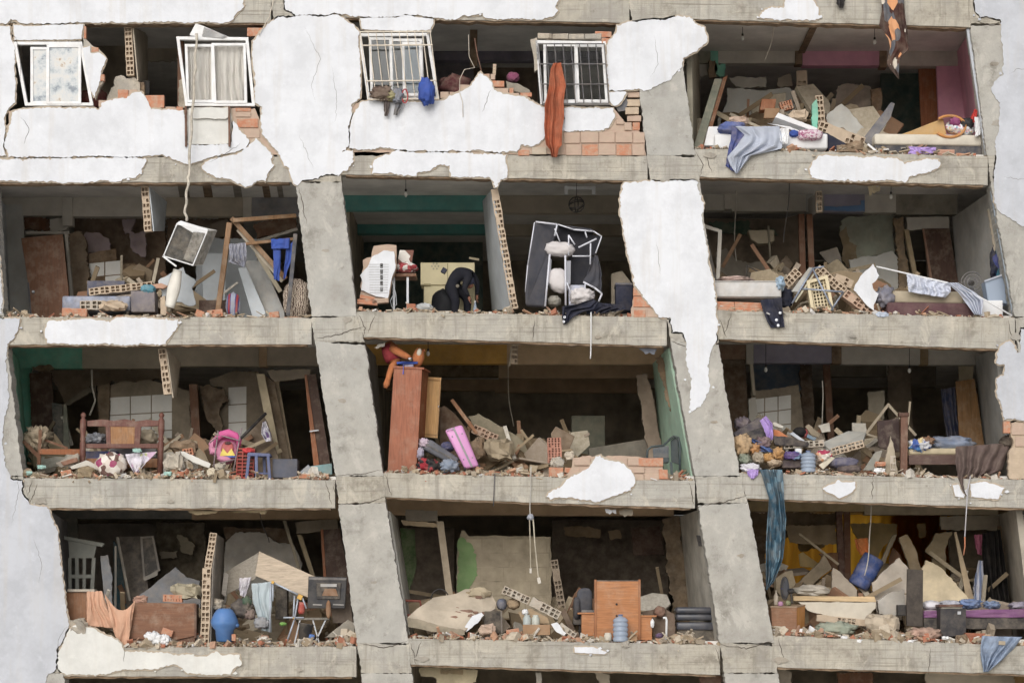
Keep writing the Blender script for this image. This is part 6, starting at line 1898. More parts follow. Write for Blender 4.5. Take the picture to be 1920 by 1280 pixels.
for k, (y, yb) in enumerate(((640, 720), (330, 430))):
    wallpiece(f3M, [(102 + (0 if k else 20), y), (110 + (0 if k else 25), y), (150 - 25 * k, yb), (142 - 25 * k, yb)], .3, OFFW, .03, 1)
t = thing('wardrobe', 'tall reddish brown wardrobe standing at the slab edge', 'wardrobe', f3M(280, 745, .4))
RB = WOOD('9c5a3a', dust=.12)
a, b, c_, d_ = f3M(228, 205, .3), f3M(382, 208, .3), f3M(350, 745, .3), f3M(192, 738, .3)
c_.z = d_.z = f3M.z + .01
dp = V((.10, .55, 0))
obj('side_panel', MB().hexa([d_, c_, b, a, d_ + V((.005, .03, 0)), c_ + V((.005, .03, 0)), b + V((.005, .03, 0)), a + V((.005, .03, 0))]), RB, t, bevel=.004)
obj('carcass', MB().hexa([d_ + V((.02, .035, 0)), c_ + V((0, .035, 0)), b + V((0, .035, 0)), a + V((.02, .035, 0)), d_ + dp, c_ + dp, b + dp, a + dp]), WOOD('7a3f1e'), t)
tp = [f3M(225, 190, .28), f3M(393, 200, .28), f3M(393, 210, .28), f3M(225, 203, .28)]
obj('top', MB().prism(tp, (.1, .6, 0)), RB, t, bevel=.005)
obj('door', MB().prism([f3M(402, 250, .85), f3M(487, 255, .6), f3M(467, 585, .6), f3M(385, 578, .85)], (0, .025, 0)), WOOD('b98f58', dust=.1), t, bevel=.004)
obj('door_rim', rect_frame(MB(), inset([f3M(402, 250, .84), f3M(487, 255, .59), f3M(467, 585, .59), f3M(385, 578, .84)], .9), .012, .012), WOOD('8f6a3c'), t)
obj('knob', MB().lump(f3M(472, 412, .57), (.012, .012, .02), None, 0, 1, 8), STEEL, t)
# orange plush
t = thing('plush_toy', 'large orange plush toy in a red top slumped over the wardrobe', 'plush toy', f3M(270, 195, .5))
PO = M('b8682a', .95, .12, scale=9, dust=.05, bump=.6)
obj('body', MB().tube([f3M(196, 70, .62), f3M(212, 100, .58), f3M(228, 135, .55), f3M(240, 180, .52)], [.09, .14, .15, .09], 18), PO, t, smooth=True)
obj('shirt', MB().tube([f3M(194, 85, .60), f3M(206, 112, .57), f3M(220, 140, .545), f3M(228, 165, .53)], [.125, .152, .162, .14], 18), M('96202e', .9, .12, scale=8, dust=.05), t, smooth=True)
obj('arm', MB().tube([f3M(214, 95, .42), f3M(240, 108, .37), f3M(270, 125, .35), f3M(300, 142, .35), f3M(320, 150, .36)], [.06, .075, .07, .062, .04], 14), PO, t, smooth=True)
obj('leg', MB().tube([f3M(238, 175, .46), f3M(220, 195, .40), f3M(206, 230, .37), f3M(196, 265, .36), f3M(188, 292, .35), f3M(182, 312, .35)], [.06, .066, .055, .052, .06, .035], 14), PO, t, smooth=True)
obj('head', MB().tube([f3M(340, 196, .48), f3M(352, 175, .46), f3M(362, 145, .45), f3M(366, 115, .45), f3M(360, 96, .46)], [.07, .10, .112, .095, .04], 18), PO, t, smooth=True)
obj('muzzle_patch', MB().lump(f3M(366, 118, .36), (.045, .03, .075), roty(12), .04, 2, 14), M('d8d0bc', .95), t, smooth=True)
obj('ear', MB().lump(f3M(392, 108, .47), (.03, .02, .035), None, .05, 2, 10), PO, t, smooth=True)
t = thing('graduation_cap', 'blue graduation cap with a tassel on top of the wardrobe', 'cap', f3M(300, 195, .35))
obj('board', MB().prism([f3M(242, 170, .25), f3M(300, 166, .2), f3M(360, 168, .3), f3M(356, 180, .3), f3M(246, 182, .25)], (0, .3, .02)), BLUE, t, bevel=.004)
obj('crown', bx(f3M, 285, 180, 335, 196, .32, .15), M('a9a4c4', .8), t, bevel=.01)
obj('tassel', MB().tube([f3M(280, 182, .24), f3M(280, 215, .24), f3M(279, 236, .24)], [.006, .008, .014], 8), M('4a52b5', .8), t)
obj('ribbon', MB().lump(f3M(318, 155, .3), (.05, .05, .03), roty(25), .3, 2, 12), make_pattern('ribbon', [(0, '22242c'), (.5, 'c9c4cf'), (.8, 'd2b53a')], 18), t, smooth=True)
# suitcases


def suitcase(lab, F, q, dep, mat, trim, mname):
    t = thing('suitcase', lab, 'suitcase', (q[2] + q[3]) / 2)
    obj('shell', MB().prism(q, (0, dep, 0)), mat, t, bevel=.045, smooth=True)
    m0, m1 = q[0].lerp(q[1], .5), q[3].lerp(q[2], .5)
    obj('zip_band', MB().bar(m0 + V((0, -.006, -.01)), m1 + V((0, -.006, .01)), .035, .012), trim, t, bevel=.004)
    for u, v in ((.22, .2), (.22, .78), (.8, .2), (.8, .78)):
        p = q[0].lerp(q[1], u).lerp(q[3].lerp(q[2], u), v)
        obj('rivet', MB().lathe(p + V((0, -.004, 0)), [(.014, 0), (.012, .006)], rotx(90), 10), trim, t)
    for p in (q[2], q[3]):
        obj('wheel', MB().lathe(p + V((0, .05, -.0)), [(.012, -.02), (.032, -.018), (.032, .018), (.012, .02)], roty(90), 14), BLACK, t, smooth=True)
    return t


PINKC = M('d489c6', .35, .05, dust=.06, bump=.05)
s_ = suitcase('pink hard shell suitcase leaning behind the grey one', f3M, [f3M(505, 540, .3), f3M(600, 510, .32), f3M(694, 738, .25), f3M(615, 752, .22)], .24, PINKC, M('7d7f88', .4), 'pink')
obj('handle', MB().tube([f3M(520, 545, .29), f3M(530, 535, .26), f3M(545, 534, .26), f3M(550, 542, .29)], .009, 8), M('b5a0c4', .5), s_)
s_ = suitcase('dark grey fabric suitcase lying against the wardrobe', f3M, [f3M(378, 640, .35), f3M(425, 588, .35), f3M(585, 695, .28), f3M(560, 738, .26)], .25, M('595c66', .8, .1, dust=.1), M('3d4048', .6), 'grey')
LU('lilac_cushion', 'pale lilac cloth between the wardrobe and the grey suitcase', 'cloth', f3M, 362, 588, 425, 640, .45, M('b8a4b8', .9), .12, .4)
LU('lavender_bundle', 'pale lavender bundle at the foot of the wardrobe', 'bundle', f3M, 355, 640, 392, 705, .3, M('9c95ac', .9), .1, .4)
LU('black_clothes', 'black and red clothes heaped in front of the grey suitcase', 'clothing', f3M, 360, 700, 480, 768, .15, make_pattern('black_red', [(0, '24252c'), (.55, '2c2d35'), (.72, 'a01f30'), (.84, '202128')], 7), .15, .4)
LU('denim_clothes', 'pale blue denim heaped in front of the suitcases', 'clothing', f3M, 480, 705, 580, 770, .15, M('7f8fa6', .9, .2), .13, .4)
LU('blue_bag', 'navy patterned bag behind the suitcases', 'bag', f3M, 485, 605, 560, 660, .7, M('343f78', .8), .15)
SL('brown_board', 'dark brown board leaning behind the pink suitcase', 'board', f3M, [(475, 420), (505, 408), (560, 450), (640, 550), (660, 740), (480, 740)], 1.4, .04, M('5c4330', .9))
SL('split_batten', 'long splintered wooden batten leaning over the fallen slab', 'batten', f3M, [(535, 380), (552, 370), (650, 500), (690, 560), (672, 562), (600, 470)], 1.2, .05, WEATHERED('8a5a34'))
SL('fallen_slab', 'grey green fallen ceiling slab sloping behind the chunk of masonry', 'slab', f3M, [(632, 470), (690, 450), (760, 490), (880, 560), (935, 600), (965, 660), (965, 760), (700, 760), (720, 600)], 1.7, .12, M('857c64', .95, .2), 1.5, .1)
HS('brick_wall_fragment', 'broken hollow brick strip on the grey green fallen slab', 'wall fragment', f3M, (660, 530), (790, 590), 50, 1.5, .15)
chunk(f3M, 'large beige masonry chunk behind the pink suitcase', 722, 588, 882, 700, .9, M('948468', .95, .2), 4, 'masonry_chunk', 'masonry')
chunk(f3M, 'brown chunk between the pink suitcase and the beige masonry', 640, 590, 730, 690, 1.0, BROWNMORTAR, 8, 'masonry_chunk', 'masonry')
loose_brick(f3M, 'upright hollow orange brick standing on the slab edge', 1104, 650, 76, 136, .25, -2, M('b5715a', .9), True, .15)
chunk(f3M, 'small tan stone at the foot of the upright hollow brick', 1085, 690, 1155, 742, .12, CONC_RAW, 3, 'stone', 'stone')
chunk(f3M, 'pale oval stone beside the upright hollow brick', 1162, 660, 1212, 702, .3, M('b9ad9a', .95), 13, 'stone', 'stone')
loose_brick(f3M, 'orange brick lying below the upright hollow brick', 1113, 770, 78, 52, .08, 0)
loose_brick(f3M, 'small orange brick stub under the white plaster patch', 1185, 760, 50, 28, .08, 6)
SL('carton_flap', 'brown open carton behind the upright hollow brick', 'carton', f3M, [(1085, 560), (1112, 520), (1215, 575), (1180, 660), (1170, 720), (1110, 720)], 1.2, .2, M('6f5a45', .9))
BX('grey_cabinet', 'grey green cabinet standing at the back of the tan room', 'cabinet', f3M, 1198, 462, 1380, 700, 4.2, .4, M('6f7262', .8), fl=True)
SL('counter_top', 'pale counter top lying at a slant at the back of the tan room', 'counter', f3M, [(1290, 640), (1600, 590), (1612, 615), (1610, 720), (1300, 720)], 3.4, .4, M('8a8478', .8))
bulb(f3M, 'bare bulb hanging near the wardrobe under the yellow beam', 415, 118, 1.2)
t = thing('plastic_chair', 'dark green plastic armchair at the end of the slab', 'chair', f3M(1710, 745, .8))
GC = M('37474d', .4, .1, dust=.1)
obj('arm', MB().tube([f3M(1608, 735, .7), f3M(1612, 650, .7), f3M(1632, 632, .7), f3M(1700, 625, .75), f3M(1735, 590, .9), f3M(1755, 575, .9), f3M(1782, 582, .9), f3M(1790, 640, .8), f3M(1788, 760, .7)], .022, 8), GC, t, smooth=True)
obj('seat', MB().prism([f3M(1612, 690, .7), f3M(1730, 690, .7), f3M(1730, 715, .7), f3M(1620, 722, .7)], (0, .4, 0)), GC, t, bevel=.01)
obj('back', poly(f3M, [(1738, 600), (1760, 580), (1780, 590), (1785, 730), (1742, 715)], .95, .03), GC, t, bevel=.01)
obj('leg', MB().bar(f3M(1740, 715, .7), f3M(1745, 790, .7), .045, .04), GC, t)
SL('blue_tray', 'grey blue plastic sheet behind the green chair arm', 'sheet', f3M, [(1640, 640), (1728, 625), (1728, 700), (1645, 705)], 1.3, .02, M('57626e', .6))
w = obj('infill_wall', poly(f3M, [(1205, 690), (1330, 682), (1470, 680), (1580, 690), (1690, 720), (1700, 790), (1740, 818), (1150, 812), (1200, 740)], .04, .13, 1.5), BRICK_PALE, BLD)
brick_course(f3M, w, [(1210, 1600, 690, 735, 98), (1240, 1600, 738, 775, 92), (1500, 1700, 778, 815, 90)], .012, BRICK_PALE)
brick_course(f3M, w, [(1560, 1700, 692, 742, 140), (1672, 1725, 755, 812, 54)], .0, BRICK)
pile(f3M, 'loose rubble along the slab edge between suitcases and upright brick', 180, 1230, 360, 18, .10, .065)
pile(f3M, 'loose rubble at the end of the slab under the green chair', 1600, 1860, 90, 19, .12, .07)
PIPE('dark_cable', 'short dark cable hanging over the beam under the suitcases', 'cable', [f3M(778, 780, .0), f3M(775, 860, -.01), f3M(771, 955, -.02)], .010, IRON)
t = thing('hanging_flex', 'white flex with a ceiling socket and two loose ends hanging over the beam', 'cable', f2M(860, 500, -.05))
obj('flex', MB().tube([f3M(976, 740, -.0), f3M(975, 850, -.03), f3M(970, 960, -.05), f2M(855, 130, -.06)], .010, 7), M('b9b7b0', .6), t)
obj('socket', MB().lump(f2M(856, 142, -.06), (.065, .05, .06), None, .2, 2, 10), M('8d94a3', .6), t)
obj('loose_end', MB().tube([f2M(852, 155, -.06), f2M(856, 300, -.06), f2M(858, 420, -.06)], .010, 7), M('a9a18c', .6), t)
obj('loose_end', MB().tube([f2M(872, 155, -.06), f2M(882, 300, -.06), f2M(900, 470, -.06)], .012, 7), M('b5ad98', .6), t)
obj('plug', MB().obox(f2M(858, 435, -.06), (.04, .03, .09)), OFFW, t, bevel=.006)
obj('plug', MB().obox(f2M(904, 488, -.06), (.06, .04, .11), roty(-12)), OFFW, t, bevel=.006)
wallpiece(f3M, [(120, 88), (150, 70), (182, 62), (178, 85), (135, 98)], .35, OFFW, .03, 1, name='hanging_flake')
wallpiece(f3M, [(1560, 92), (1660, 90), (1650, 128), (1625, 118), (1600, 126), (1580, 108)], .3, M('8d97ac', .9), .02, 1.5, name='hanging_flake')
# ============================================================ R3R
ibeam(f3R, 240, 405, 185, M('8d6a52', .9))
ibeam(f3R, 405, 445, 212, OFFW, 3.36)
ibeam(f3R, 445, 872, 205, LAV)
ibeam(f3R, 872, 925, 208, BROWNMORTAR, 3.37)
ibeam(f3R, 925, 1355, 212, OFFW)
ibeam(f3R, 1355, 1398, 216, M('8d7448', .9), 3.37)
ibeam(f3R, 1398, 1680, 214, OFFW)
side(f3R, (1765, 130), (1842, 830), (1652, 165), (1722, 830), .45, 3.4, GREYWALL, .12, fl=True)
wallpiece(f3R, [(275, 188), (400, 190), (415, 500), (430, 960), (275, 960)], 3.4, M('5f4632', .9), .08, .8, name='door')
wallpiece(f3R, [(440, 200), (705, 200), (715, 400), (440, 400)], 4.6, M('55697f', .9), .08, .5)
tiles(f3R, [(432, 362), (690, 322), (718, 560), (725, 960), (440, 960)], 3.6, TILEW, 4, 8, back=M('8d806c', .9), slope=-.12)
wallpiece(f3R, [(418, 400), (455, 392), (468, 505), (475, 900), (432, 900)], 3.0, OFFW, .08, .6)
post(f3R, 425, 210, 442, 380, 3.2, CREAMWALL, skew=15, name='door_jamb')
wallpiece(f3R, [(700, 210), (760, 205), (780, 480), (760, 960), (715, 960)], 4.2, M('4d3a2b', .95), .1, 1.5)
ibeam(f3R, 860, 1170, 278, M('8d8370', .9), 6.6)
ibeam(f3R, 1250, 1440, 335, M('7d7262', .9), 6.6)
post(f3R, 825, 210, 862, 700, 4.0, DOORB, skew=30, name='steel_prop')
wallpiece(f3R, [(1070, 365), (1158, 352), (1155, 590), (1150, 900), (1065, 900)], 3.6, M('9c9380', .9), .08, 1)
wallpiece(f3R, [(1180, 210), (1300, 210), (1320, 700), (1180, 960)], 5.4, M('7d6c58', .95), .08, 1)
wallpiece(f3R, [(1562, 220), (1645, 222), (1640, 290), (1568, 300)], 3.5, M('b5a684', .9), .08, .6)
wallpiece(f3R, [(1548, 305), (1650, 290), (1705, 665), (1710, 960), (1590, 960)], 3.0, WOOD('8a6230'), .05, .3, name='door')
CL('blue_curtain', 'dark blue curtain hanging beside the wooden board', 'curtain', f3R, [(1465, 350), (1480, 470), (1510, 700)], [(1555, 330), (1570, 480), (1600, 700)], 3.2, M('26365c', .9, .1), .06, 4, 3)
bulb(f3R, 'bare bulb over the navy back wall', 512, 235, 2.2)
bulb(f3R, 'bare bulb hanging over the dark wooden bed head', 1295, 240, 2.2)
PIPE('hanging_bulb_wire', 'loose wire with a pale plug hanging over the heap of clothes', 'wire', [f3R(820, 300, 2.0), f3R(824, 370, 2.0), f3R(818, 560, 2.0)], .01, OFFW)
t = thing('fallen_slab', 'grey plastered slab with hollow brick edge lying over the heap', 'slab', f3R(950, 700, .5))
obj('plaster_face', MB().prism([f3R(815, 640, .75), f3R(960, 575, 1.3), f3R(1060, 580, 1.2), f3R(1040, 632, .45), f3R(870, 682, .45)], (0, .02, -.06)), M('a8a9a4', .85, .1), t)
obj('brick_edge', hollow(MB(), f3R(872, 690, .43), f3R(1045, 642, .43), .14, .3, unit=.17), HOLLOW, t)
HS('brick_wall_fragment', 'short hollow brick strip lying in front of the plastered slab', 'wall fragment', f3R, (610, 655), (830, 640), 36, .5, .2, fill=.4)
t = thing('truss_frame', 'thin wooden frame standing like a gable behind the bed head', 'frame', f3R(1150, 600, 1.3))
obj('rafter', MB().bar(f3R(1058, 590, 1.2), f3R(1182, 428, 1.3), .05, .04), M('9c8f78', .8), t)
obj('rafter', MB().bar(f3R(1176, 428, 1.3), f3R(1330, 600, 1.3), .05, .04), M('9c8f78', .8), t)
obj('strut', MB().bar(f3R(1298, 415, 1.3), f3R(1285, 560, 1.3), .035, .04), M('9c8f78', .8), t)
obj('sill', MB().bar(f3R(1060, 592, 1.2), f3R(1125, 612, 1.2), .04, .04), M('9c8f78', .8), t)
t = thing('wooden_bed', 'bed with a square brown post and plain rail at the slab edge', 'bed', f3R(1400, 820, .6))
obj('post', MB().bar(f3R(1266, 490, .35), V((f3R(1262, 815, .35).x, .35, f3R.z + .01)), .13, .11), WOOD('6d4a38'), t, bevel=.008)
obj('post_cap', bx(f3R, 1238, 474, 1294, 496, .27, .16), WOOD('5a3a2c'), t, bevel=.01)
obj('head_panel', poly(f3R, [(1120, 520), (1180, 515), (1240, 500), (1245, 690), (1180, 680), (1125, 660)], .7, .06), WOOD('3a2622'), t, bevel=.01)
obj('side_rail', bx(f3R, 1292, 705, 1560, 758, .38, .06), WOOD('5c443c', 'x'), t, bevel=.006)
obj('slat_base', bx(f3R, 1290, 690, 1840, 706, .45, 1.0), WOOD('a48a62', 'x'), t)
mattress('thin_mattress', 'cream mattress on the bed with the square post', f3R, 1292, 668, 1560, 704, .42, 1.0, M('b9aa86', .9))
COLB = make_pattern('colour_print', [(0, '3a5fb0'), (.3, 'cfd2da'), (.5, '9a2f50'), (.62, '4a86c4'), (.82, 'd9c48a')], 8)
LU('bright_bedding', 'bright blue and red print bedding beside the square bed post', 'bedding', f3R, 1288, 618, 1400, 695, .55, COLB, .25, .35)
LU('blue_blanket', 'slate blue blanket arched over the cream mattress', 'blanket', f3R, 1395, 604, 1645, 690, .8, M('6f7f9a', .9, .15), .3, .25)
LU('brown_toys', 'brown and white bundle on the bright bedding', 'bundle', f3R, 1345, 608, 1425, 660, .5, make_pattern('brown_white', [(0, '7d5a40'), (.6, 'd6d2cc'), (.8, '8a6a50')], 10), .12, .4)
BRC = M('5f4e4a', .9, .12, dust=.1)
CL('brown_blanket', 'brown blanket with an eyelet hanging over the slab edge from the bed', 'blanket', f3R, [(1548, 660), (1545, 740), (1560, 830), (1580, 880), (1605, 930)], [(1845, 640), (1835, 700), (1800, 790), (1690, 830), (1612, 930)], -.02, BRC, .06, 4.5, 2, 44, 34, yfun=lambda u, t: .25 * u)
LU('dark_cushion', 'dark brown cushion on the wall remnant at the end of the brown blanket', 'cushion', f3R, 1788, 600, 1890, 665, .3, M('3d332f', .9), .15, .3)
w = obj('infill_wall', poly(f3R, [(1822, 530), (1880, 520), (2080, 540), (2090, 840), (1840, 835), (1835, 700), (1865, 640)], .04, .13, 1.5), HOLLOW, BLD)
brick_course(f3R, w, [(1806, 1850, 520, 590, 45), (1850, 1990, 530, 600, 110), (1870, 2000, 605, 660, 100)], .01, [BRICK, BRICK_PALE])
t = thing('sofa_block', 'dark upholstered seat overturned at the column with a lilac cloth on it', 'seat', f3R(440, 620, .6))
obj('seat', MB().prism([f3R(335, 585, .5), f3R(470, 500, .7), f3R(530, 520, .7), f3R(525, 605, .55), f3R(360, 640, .45)], (0, .35, 0)), M('4b4752', .9, .1), t, bevel=.03)
obj('base', MB().prism([f3R(380, 590, .44), f3R(515, 545, .5), f3R(520, 610, .48), f3R(385, 630, .43)], (0, .02, 0)), M('2b2c35', .8), t)
CL('lilac_cloth', 'lilac cloth hanging in a point over the dark overturned seat', 'cloth', f3R, [(478, 520), (500, 560), (512, 600), (520, 635)], [(512, 492), (548, 535), (552, 600), (545, 625)], .42, LILAC, .03, 2, 3)
LU('violet_cushion', 'dusky violet cushion behind the dark overturned seat', 'cushion', f3R, 340, 500, 430, 580, .9, M('6a6070', .9), .2, .3)
for lab, nm, a, col in (('tan stuffed sack against the column at the slab edge', 'stuffed_sack', (335, 600, 432, 705), 'b59468'), ('orange cushion under the blue pram cover', 'cushion', (418, 645, 480, 700), 'b57a35'),
                        ('orange plush cushion in the middle of the toy heap', 'cushion', (480, 700, 560, 745), 'c08a3a'), ('round orange plush ball beside the violet crate', 'plush_ball', (552, 668, 610, 735), 'b9853f'),
                        ('sage green bundle under the tan stuffed sack', 'bundle', (360, 700, 430, 760), '7f8a78'), ('beige plush arm in front of the toy heap', 'plush_limb', (440, 690, 500, 755), 'a39580'), ('cream plush heap at the front of the toys', 'plush_heap', (520, 730, 598, 770), 'b0997c')):
    LU(nm, lab, 'soft toy' if 'plush' in nm else nm.replace('_', ' '), f3R, *a, .25 + (.05 if 'cushion' in nm else 0), M(col, .95, .2, scale=8), .14, .34)
CL('blue_cover', 'blue pram cover slung across the toy heap', 'cover', f3R, [(375, 612), (400, 650), (470, 690)], [(420, 610), (520, 650), (552, 690)], .3, M('3a62a8', .8, .12), .05, 2, 3)
LU('mauve_cloth', 'mauve cloth over the blue pram cover', 'cloth', f3R, 455, 610, 540, 670, .4, M('6d5660', .9), .15, .35)
SL('orange_board', 'orange and white board sticking out of the heap beside the lilac cloth', 'board', f3R, [(552, 565), (580, 570), (655, 620), (690, 640), (655, 640), (555, 600)], .6, .05, M('c46a24', .7))
SL('white_batten', 'white batten sloping through the heap beside the black hat', 'batten', f3R, [(640, 590), (660, 580), (735, 635), (725, 645)], .5, .04, M('b9c2d2', .6))
SL('white_trim', 'white trim lying behind the lilac cloth', 'trim', f3R, [(550, 530), (560, 525), (608, 548), (604, 562), (555, 548)], .9, .04, OFFW)
SL('dark_fabric', 'dark cloth under the orange board', 'cloth', f3R, [(545, 600), (650, 610), (750, 640), (740, 660), (560, 650)], .45, .1, M('302d33', .9), .8)
t = thing('black_hat', 'black round hat with a red side in the heap', 'hat', f3R(700, 600, .8))
obj('crown', MB().lump(f3R(695, 582, .8), (.13, .12, .10), None, .06, 2, 18), M('1c1b1f', .9, dust=.03), t, smooth=True)
obj('side', MB().lump(f3R(722, 590, .85), (.07, .1, .09), None, .06, 2, 14), M('a02838', .8), t, smooth=True)
for lab, pts, Y, c in (('tan broken board behind the black hat', [(725, 550), (745, 538), (810, 590), (800, 612), (760, 600)], 1.0, '8d7f68'), ('pale slab piece behind the plastered slab', [(795, 545), (860, 528), (865, 580), (820, 585)], 1.3, 'b0aca2'), ('white block behind the plastered slab', [(982, 530), (1058, 532), (1060, 590), (985, 590)], 1.8, 'b9b6ac'), ('blue board below the black hat', [(740, 590), (790, 610), (780, 630), (735, 610)], .7, '5f7f9a')):
    SL('broken_board', lab, 'board', f3R, pts, Y, .06, M(c, .9), .8)
water_jug(f3R, 'blue ribbed water jug standing in the clothes heap at the slab edge', 701, 682, 785, 802, .16)
BX('violet_crate', 'brown and violet crate beside the ribbed water jug', 'crate', f3R, 600, 700, 702, 775, .3, .3, M('564a52', .8), skew=4)
LU('violet_cloth', 'violet cloth on the crate beside the water jug', 'cloth', f3R, 605, 688, 705, 735, .3, make_pattern('violet', [(0, '5f4a8a'), (.6, '4a4f7a'), (.85, '7a9ac0')], 8), .15, .35)
LU('pink_clothes', 'pink and cream clothes beside the water jug', 'clothing', f3R, 785, 680, 872, 745, .2, make_pattern('pink_cream', [(0, 'd2b5a0'), (.45, 'b5305a'), (.62, 'd9d0c4'), (.85, 'd99a6a')], 9), .15, .35)
SL('cream_board', 'cream folded card in front of the pink clothes', 'card', f3R, [(800, 760), (870, 715), (890, 722), (825, 785)], .1, .04, M('c4bda8', .9))
LU('slate_cushion', 'slate violet cushion at the slab edge beside the cream card', 'cushion', f3R, 855, 718, 1012, 782, .25, M('565878', .9, .1), .2, .15)
LU('brown_bag', 'brown bag lying under the slate violet cushion', 'bag', f3R, 900, 760, 1030, 808, .15, M('4d4046', .8), .15)
BX('can', 'white can lying on the hollow bricks above the water jug', 'can', f3R, 672, 670, 708, 698, .35, .08, WHITE)
LU('white_shirt', 'white shirt heaped at the column foot', 'clothing', f3R, 378, 755, 480, 800, .1, M('c9c8d4', .9), .12, .4)
CL('lilac_rag', 'small lilac rag hanging over the slab edge under the white shirt', 'rag', f3R, [(408, 782), (412, 810), (432, 836)], [(472, 785), (468, 815), (446, 836)], -.02, LILAC, .02, 1.5)
SCARF = make_pattern('blue_print', [(0, '35586c'), (.45, '2b4a5c'), (.68, '5d8296'), (.85, '3a6278')], 16, stretch=(1, 1, .4))
CL('blue_drape', 'long blue patterned curtain hanging over the beam into the storey below', 'curtain', f3R, [(478, 785), (500, 850), (530, 940), (522, 1040), (515, 1120), (512, 1250), (512, 1360), (514, 1440)], [(600, 785), (608, 850), (612, 950), (622, 1050), (618, 1150), (605, 1270), (560, 1390), (518, 1440)], -.07, SCARF, .05, 3, 4, 30, 60)
SL('wall_shard', 'pointed wall shard with hollow bricks beside the square bed post', 'wall shard', f3R, [(1160, 740), (1195, 600), (1215, 680), (1235, 830), (1165, 830)], .2, .1, M('a1957f', .95), 1.2)
obj_ = HS('brick_wall_fragment', 'small hollow brick end at the foot of the pointed wall shard', 'wall fragment', f3R, (1206, 790), (1206, 710), 30, .18, .05)
SL('tilted_sheet', 'grey panel sloping down to the slab edge beside the brown bag', 'panel', f3R, [(1040, 790), (1110, 690), (1150, 680), (1110, 790)], .3, .05, M('85867e', .9), .6)
for i, (x, y, lab) in enumerate(((1135, 755, 'orange and white broken cup pieces beside the pointed shard'), (1130, 790, 'white broken bowl at the slab edge by the pointed shard'))):
    chunk(f3R, lab, x - 28, y - 12, x + 28, y + 12, .12, WHITE if i else BRICK, 31 + i, 'broken_crockery', 'crockery')
loose_brick(f3R, 'salmon brick lying on the edge under the brown bag', 950, 808, 90, 22, .06, 2, M('b98a70', .9))
pile(f3R, 'loose rubble along the slab edge of the clothes heap', 380, 1250, 260, 20, .08)
pile(f3R, 'loose rubble along the slab edge under the bed with the square post', 1250, 1900, 150, 21, .04)
PIPE('white_pole', 'thin white rod with an orange end hanging below the brown blanket', 'rod', [f3R(1628, 820, -.06), f3R(1612, 900, -.08), f2R(1605, 120, -.10), f2R(1597, 250, -.10)], .012, M('b9bac4', .5))
PIPE('orange_tip', 'orange tip on the hanging thin white rod', 'rod tip', [f2R(1597, 250, -.10), f2R(1598, 300, -.10), f2R(1590, 350, -.10)], .013, M('b5602a', .6))

# ============================================================ R2L
ibeam(f2L, 130, 930, 152, M('6f716e', .9))
ibeam(f2L, 930, 1760, 155, TAN)
wallpiece(f2L, [(880, 100), (1000, 102), (1340, 100), (1330, 120), (1240, 115), (1100, 110), (960, 132), (930, 120)], .28, M('b9a67c', .9), .03, 1.5, name='hanging_flake')
side(f2L, (175, 120), (250, 840), (250, 170), (330, 840), .4, 3.4, M('7d8088', .9), -.1, fl=True)
wallpiece(f2L, [(235, 150), (300, 140), (310, 250), (300, 960), (240, 960)], 3.3, M('6a6c66', .9), .1, 1)
wallpiece(f2L, [(300, 180), (740, 180), (740, 260), (620, 260), (600, 960), (320, 960)], 4.4, M('7d756b', .95), .1, 1)
wallpiece(f2L, [(735, 175), (1000, 175), (1010, 960), (735, 960)], 3.9, M('5c5342', .95, .3, scale=4), .1, 1.5)
wallpiece(f2L, [(755, 330), (850, 325), (850, 365), (760, 370)], 3.6, M('9a8f7c', .9), .08, 1.5)
wallpiece(f2L, [(850, 240), (905, 250), (945, 300), (930, 350), (870, 330)], 3.6, M('8a806a', .9), .1, 2)
wallpiece(f2L, [(1110, 280), (1170, 225), (1300, 222), (1400, 280), (1490, 300), (1530, 400), (1540, 900), (1100, 900)], 3.6, M('b0aca4', .9), .1, 1.2)
wallpiece(f2L, [(1100, 200), (1360, 200), (1460, 210), (1480, 300), (1400, 285), (1310, 225), (1170, 228), (1115, 275)], 3.7, M('5c4630', .9), .08, 1.5)
wallpiece(f2L, [(1495, 170), (1720, 150), (1725, 205), (1500, 235)], 3.3, M('9a8d78', .9), .1, 1)
post(f2L, 1425, 160, 1442, 470, 2.6, M('948a74', .9), skew=95, name='fallen_lath', t=.05)
post(f2L, 1505, 240, 1530, 470, 2.5, M('8a7a5a', .9), skew=75, name='fallen_lath', t=.05)
t_ = wallpiece(f2L, [(1640, 210), (1735, 205), (1790, 480), (1800, 880), (1680, 880)], 2.6, DOOR_DK, .05, 0, name='door')
obj('door_edge', poly(f2L, [(1632, 210), (1646, 208), (1690, 880), (1672, 880)], 2.57, .06), DOOR_OR, t_)
t = thing('slotted_bed', 'pale grey headboard with rows of slots standing near the plaster', 'headboard', f2L(320, 640, 1.5))
HB = M('8d9088', .7, .08, dust=.12)
P_ = lambda x, y: f2L(x, y, 1.5)
obj('board', MB().prism([P_(255, 265), (P_(410, 300)), P_(395, 365), P_(262, 365)], (0, .04, 0)), HB, t)
obj('cap_rail', MB().prism([f2L(232, 245, 1.46), f2L(452, 285, 1.46), f2L(440, 305, 1.46), f2L(232, 265, 1.46)], (0, .1, 0)), HB, t, bevel=.006)
for x0, x1 in ((255, 272), (293, 312), (335, 352), (385, 405)):
    d_ = -18 if x0 > 380 else (-2 if x0 > 300 else 4)
    obj('slat', MB().prism([P_(x0, 365), P_(x1, 365), P_(x1 + d_, 700), P_(x0 + d_, 700)], (0, .035, 0)), HB, t)
obj('mid_rail', MB().prism([f2L(258, 455, 1.49), f2L(395, 455, 1.49), f2L(392, 475, 1.49), f2L(258, 475, 1.49)], (0, .05, 0)), HB, t)
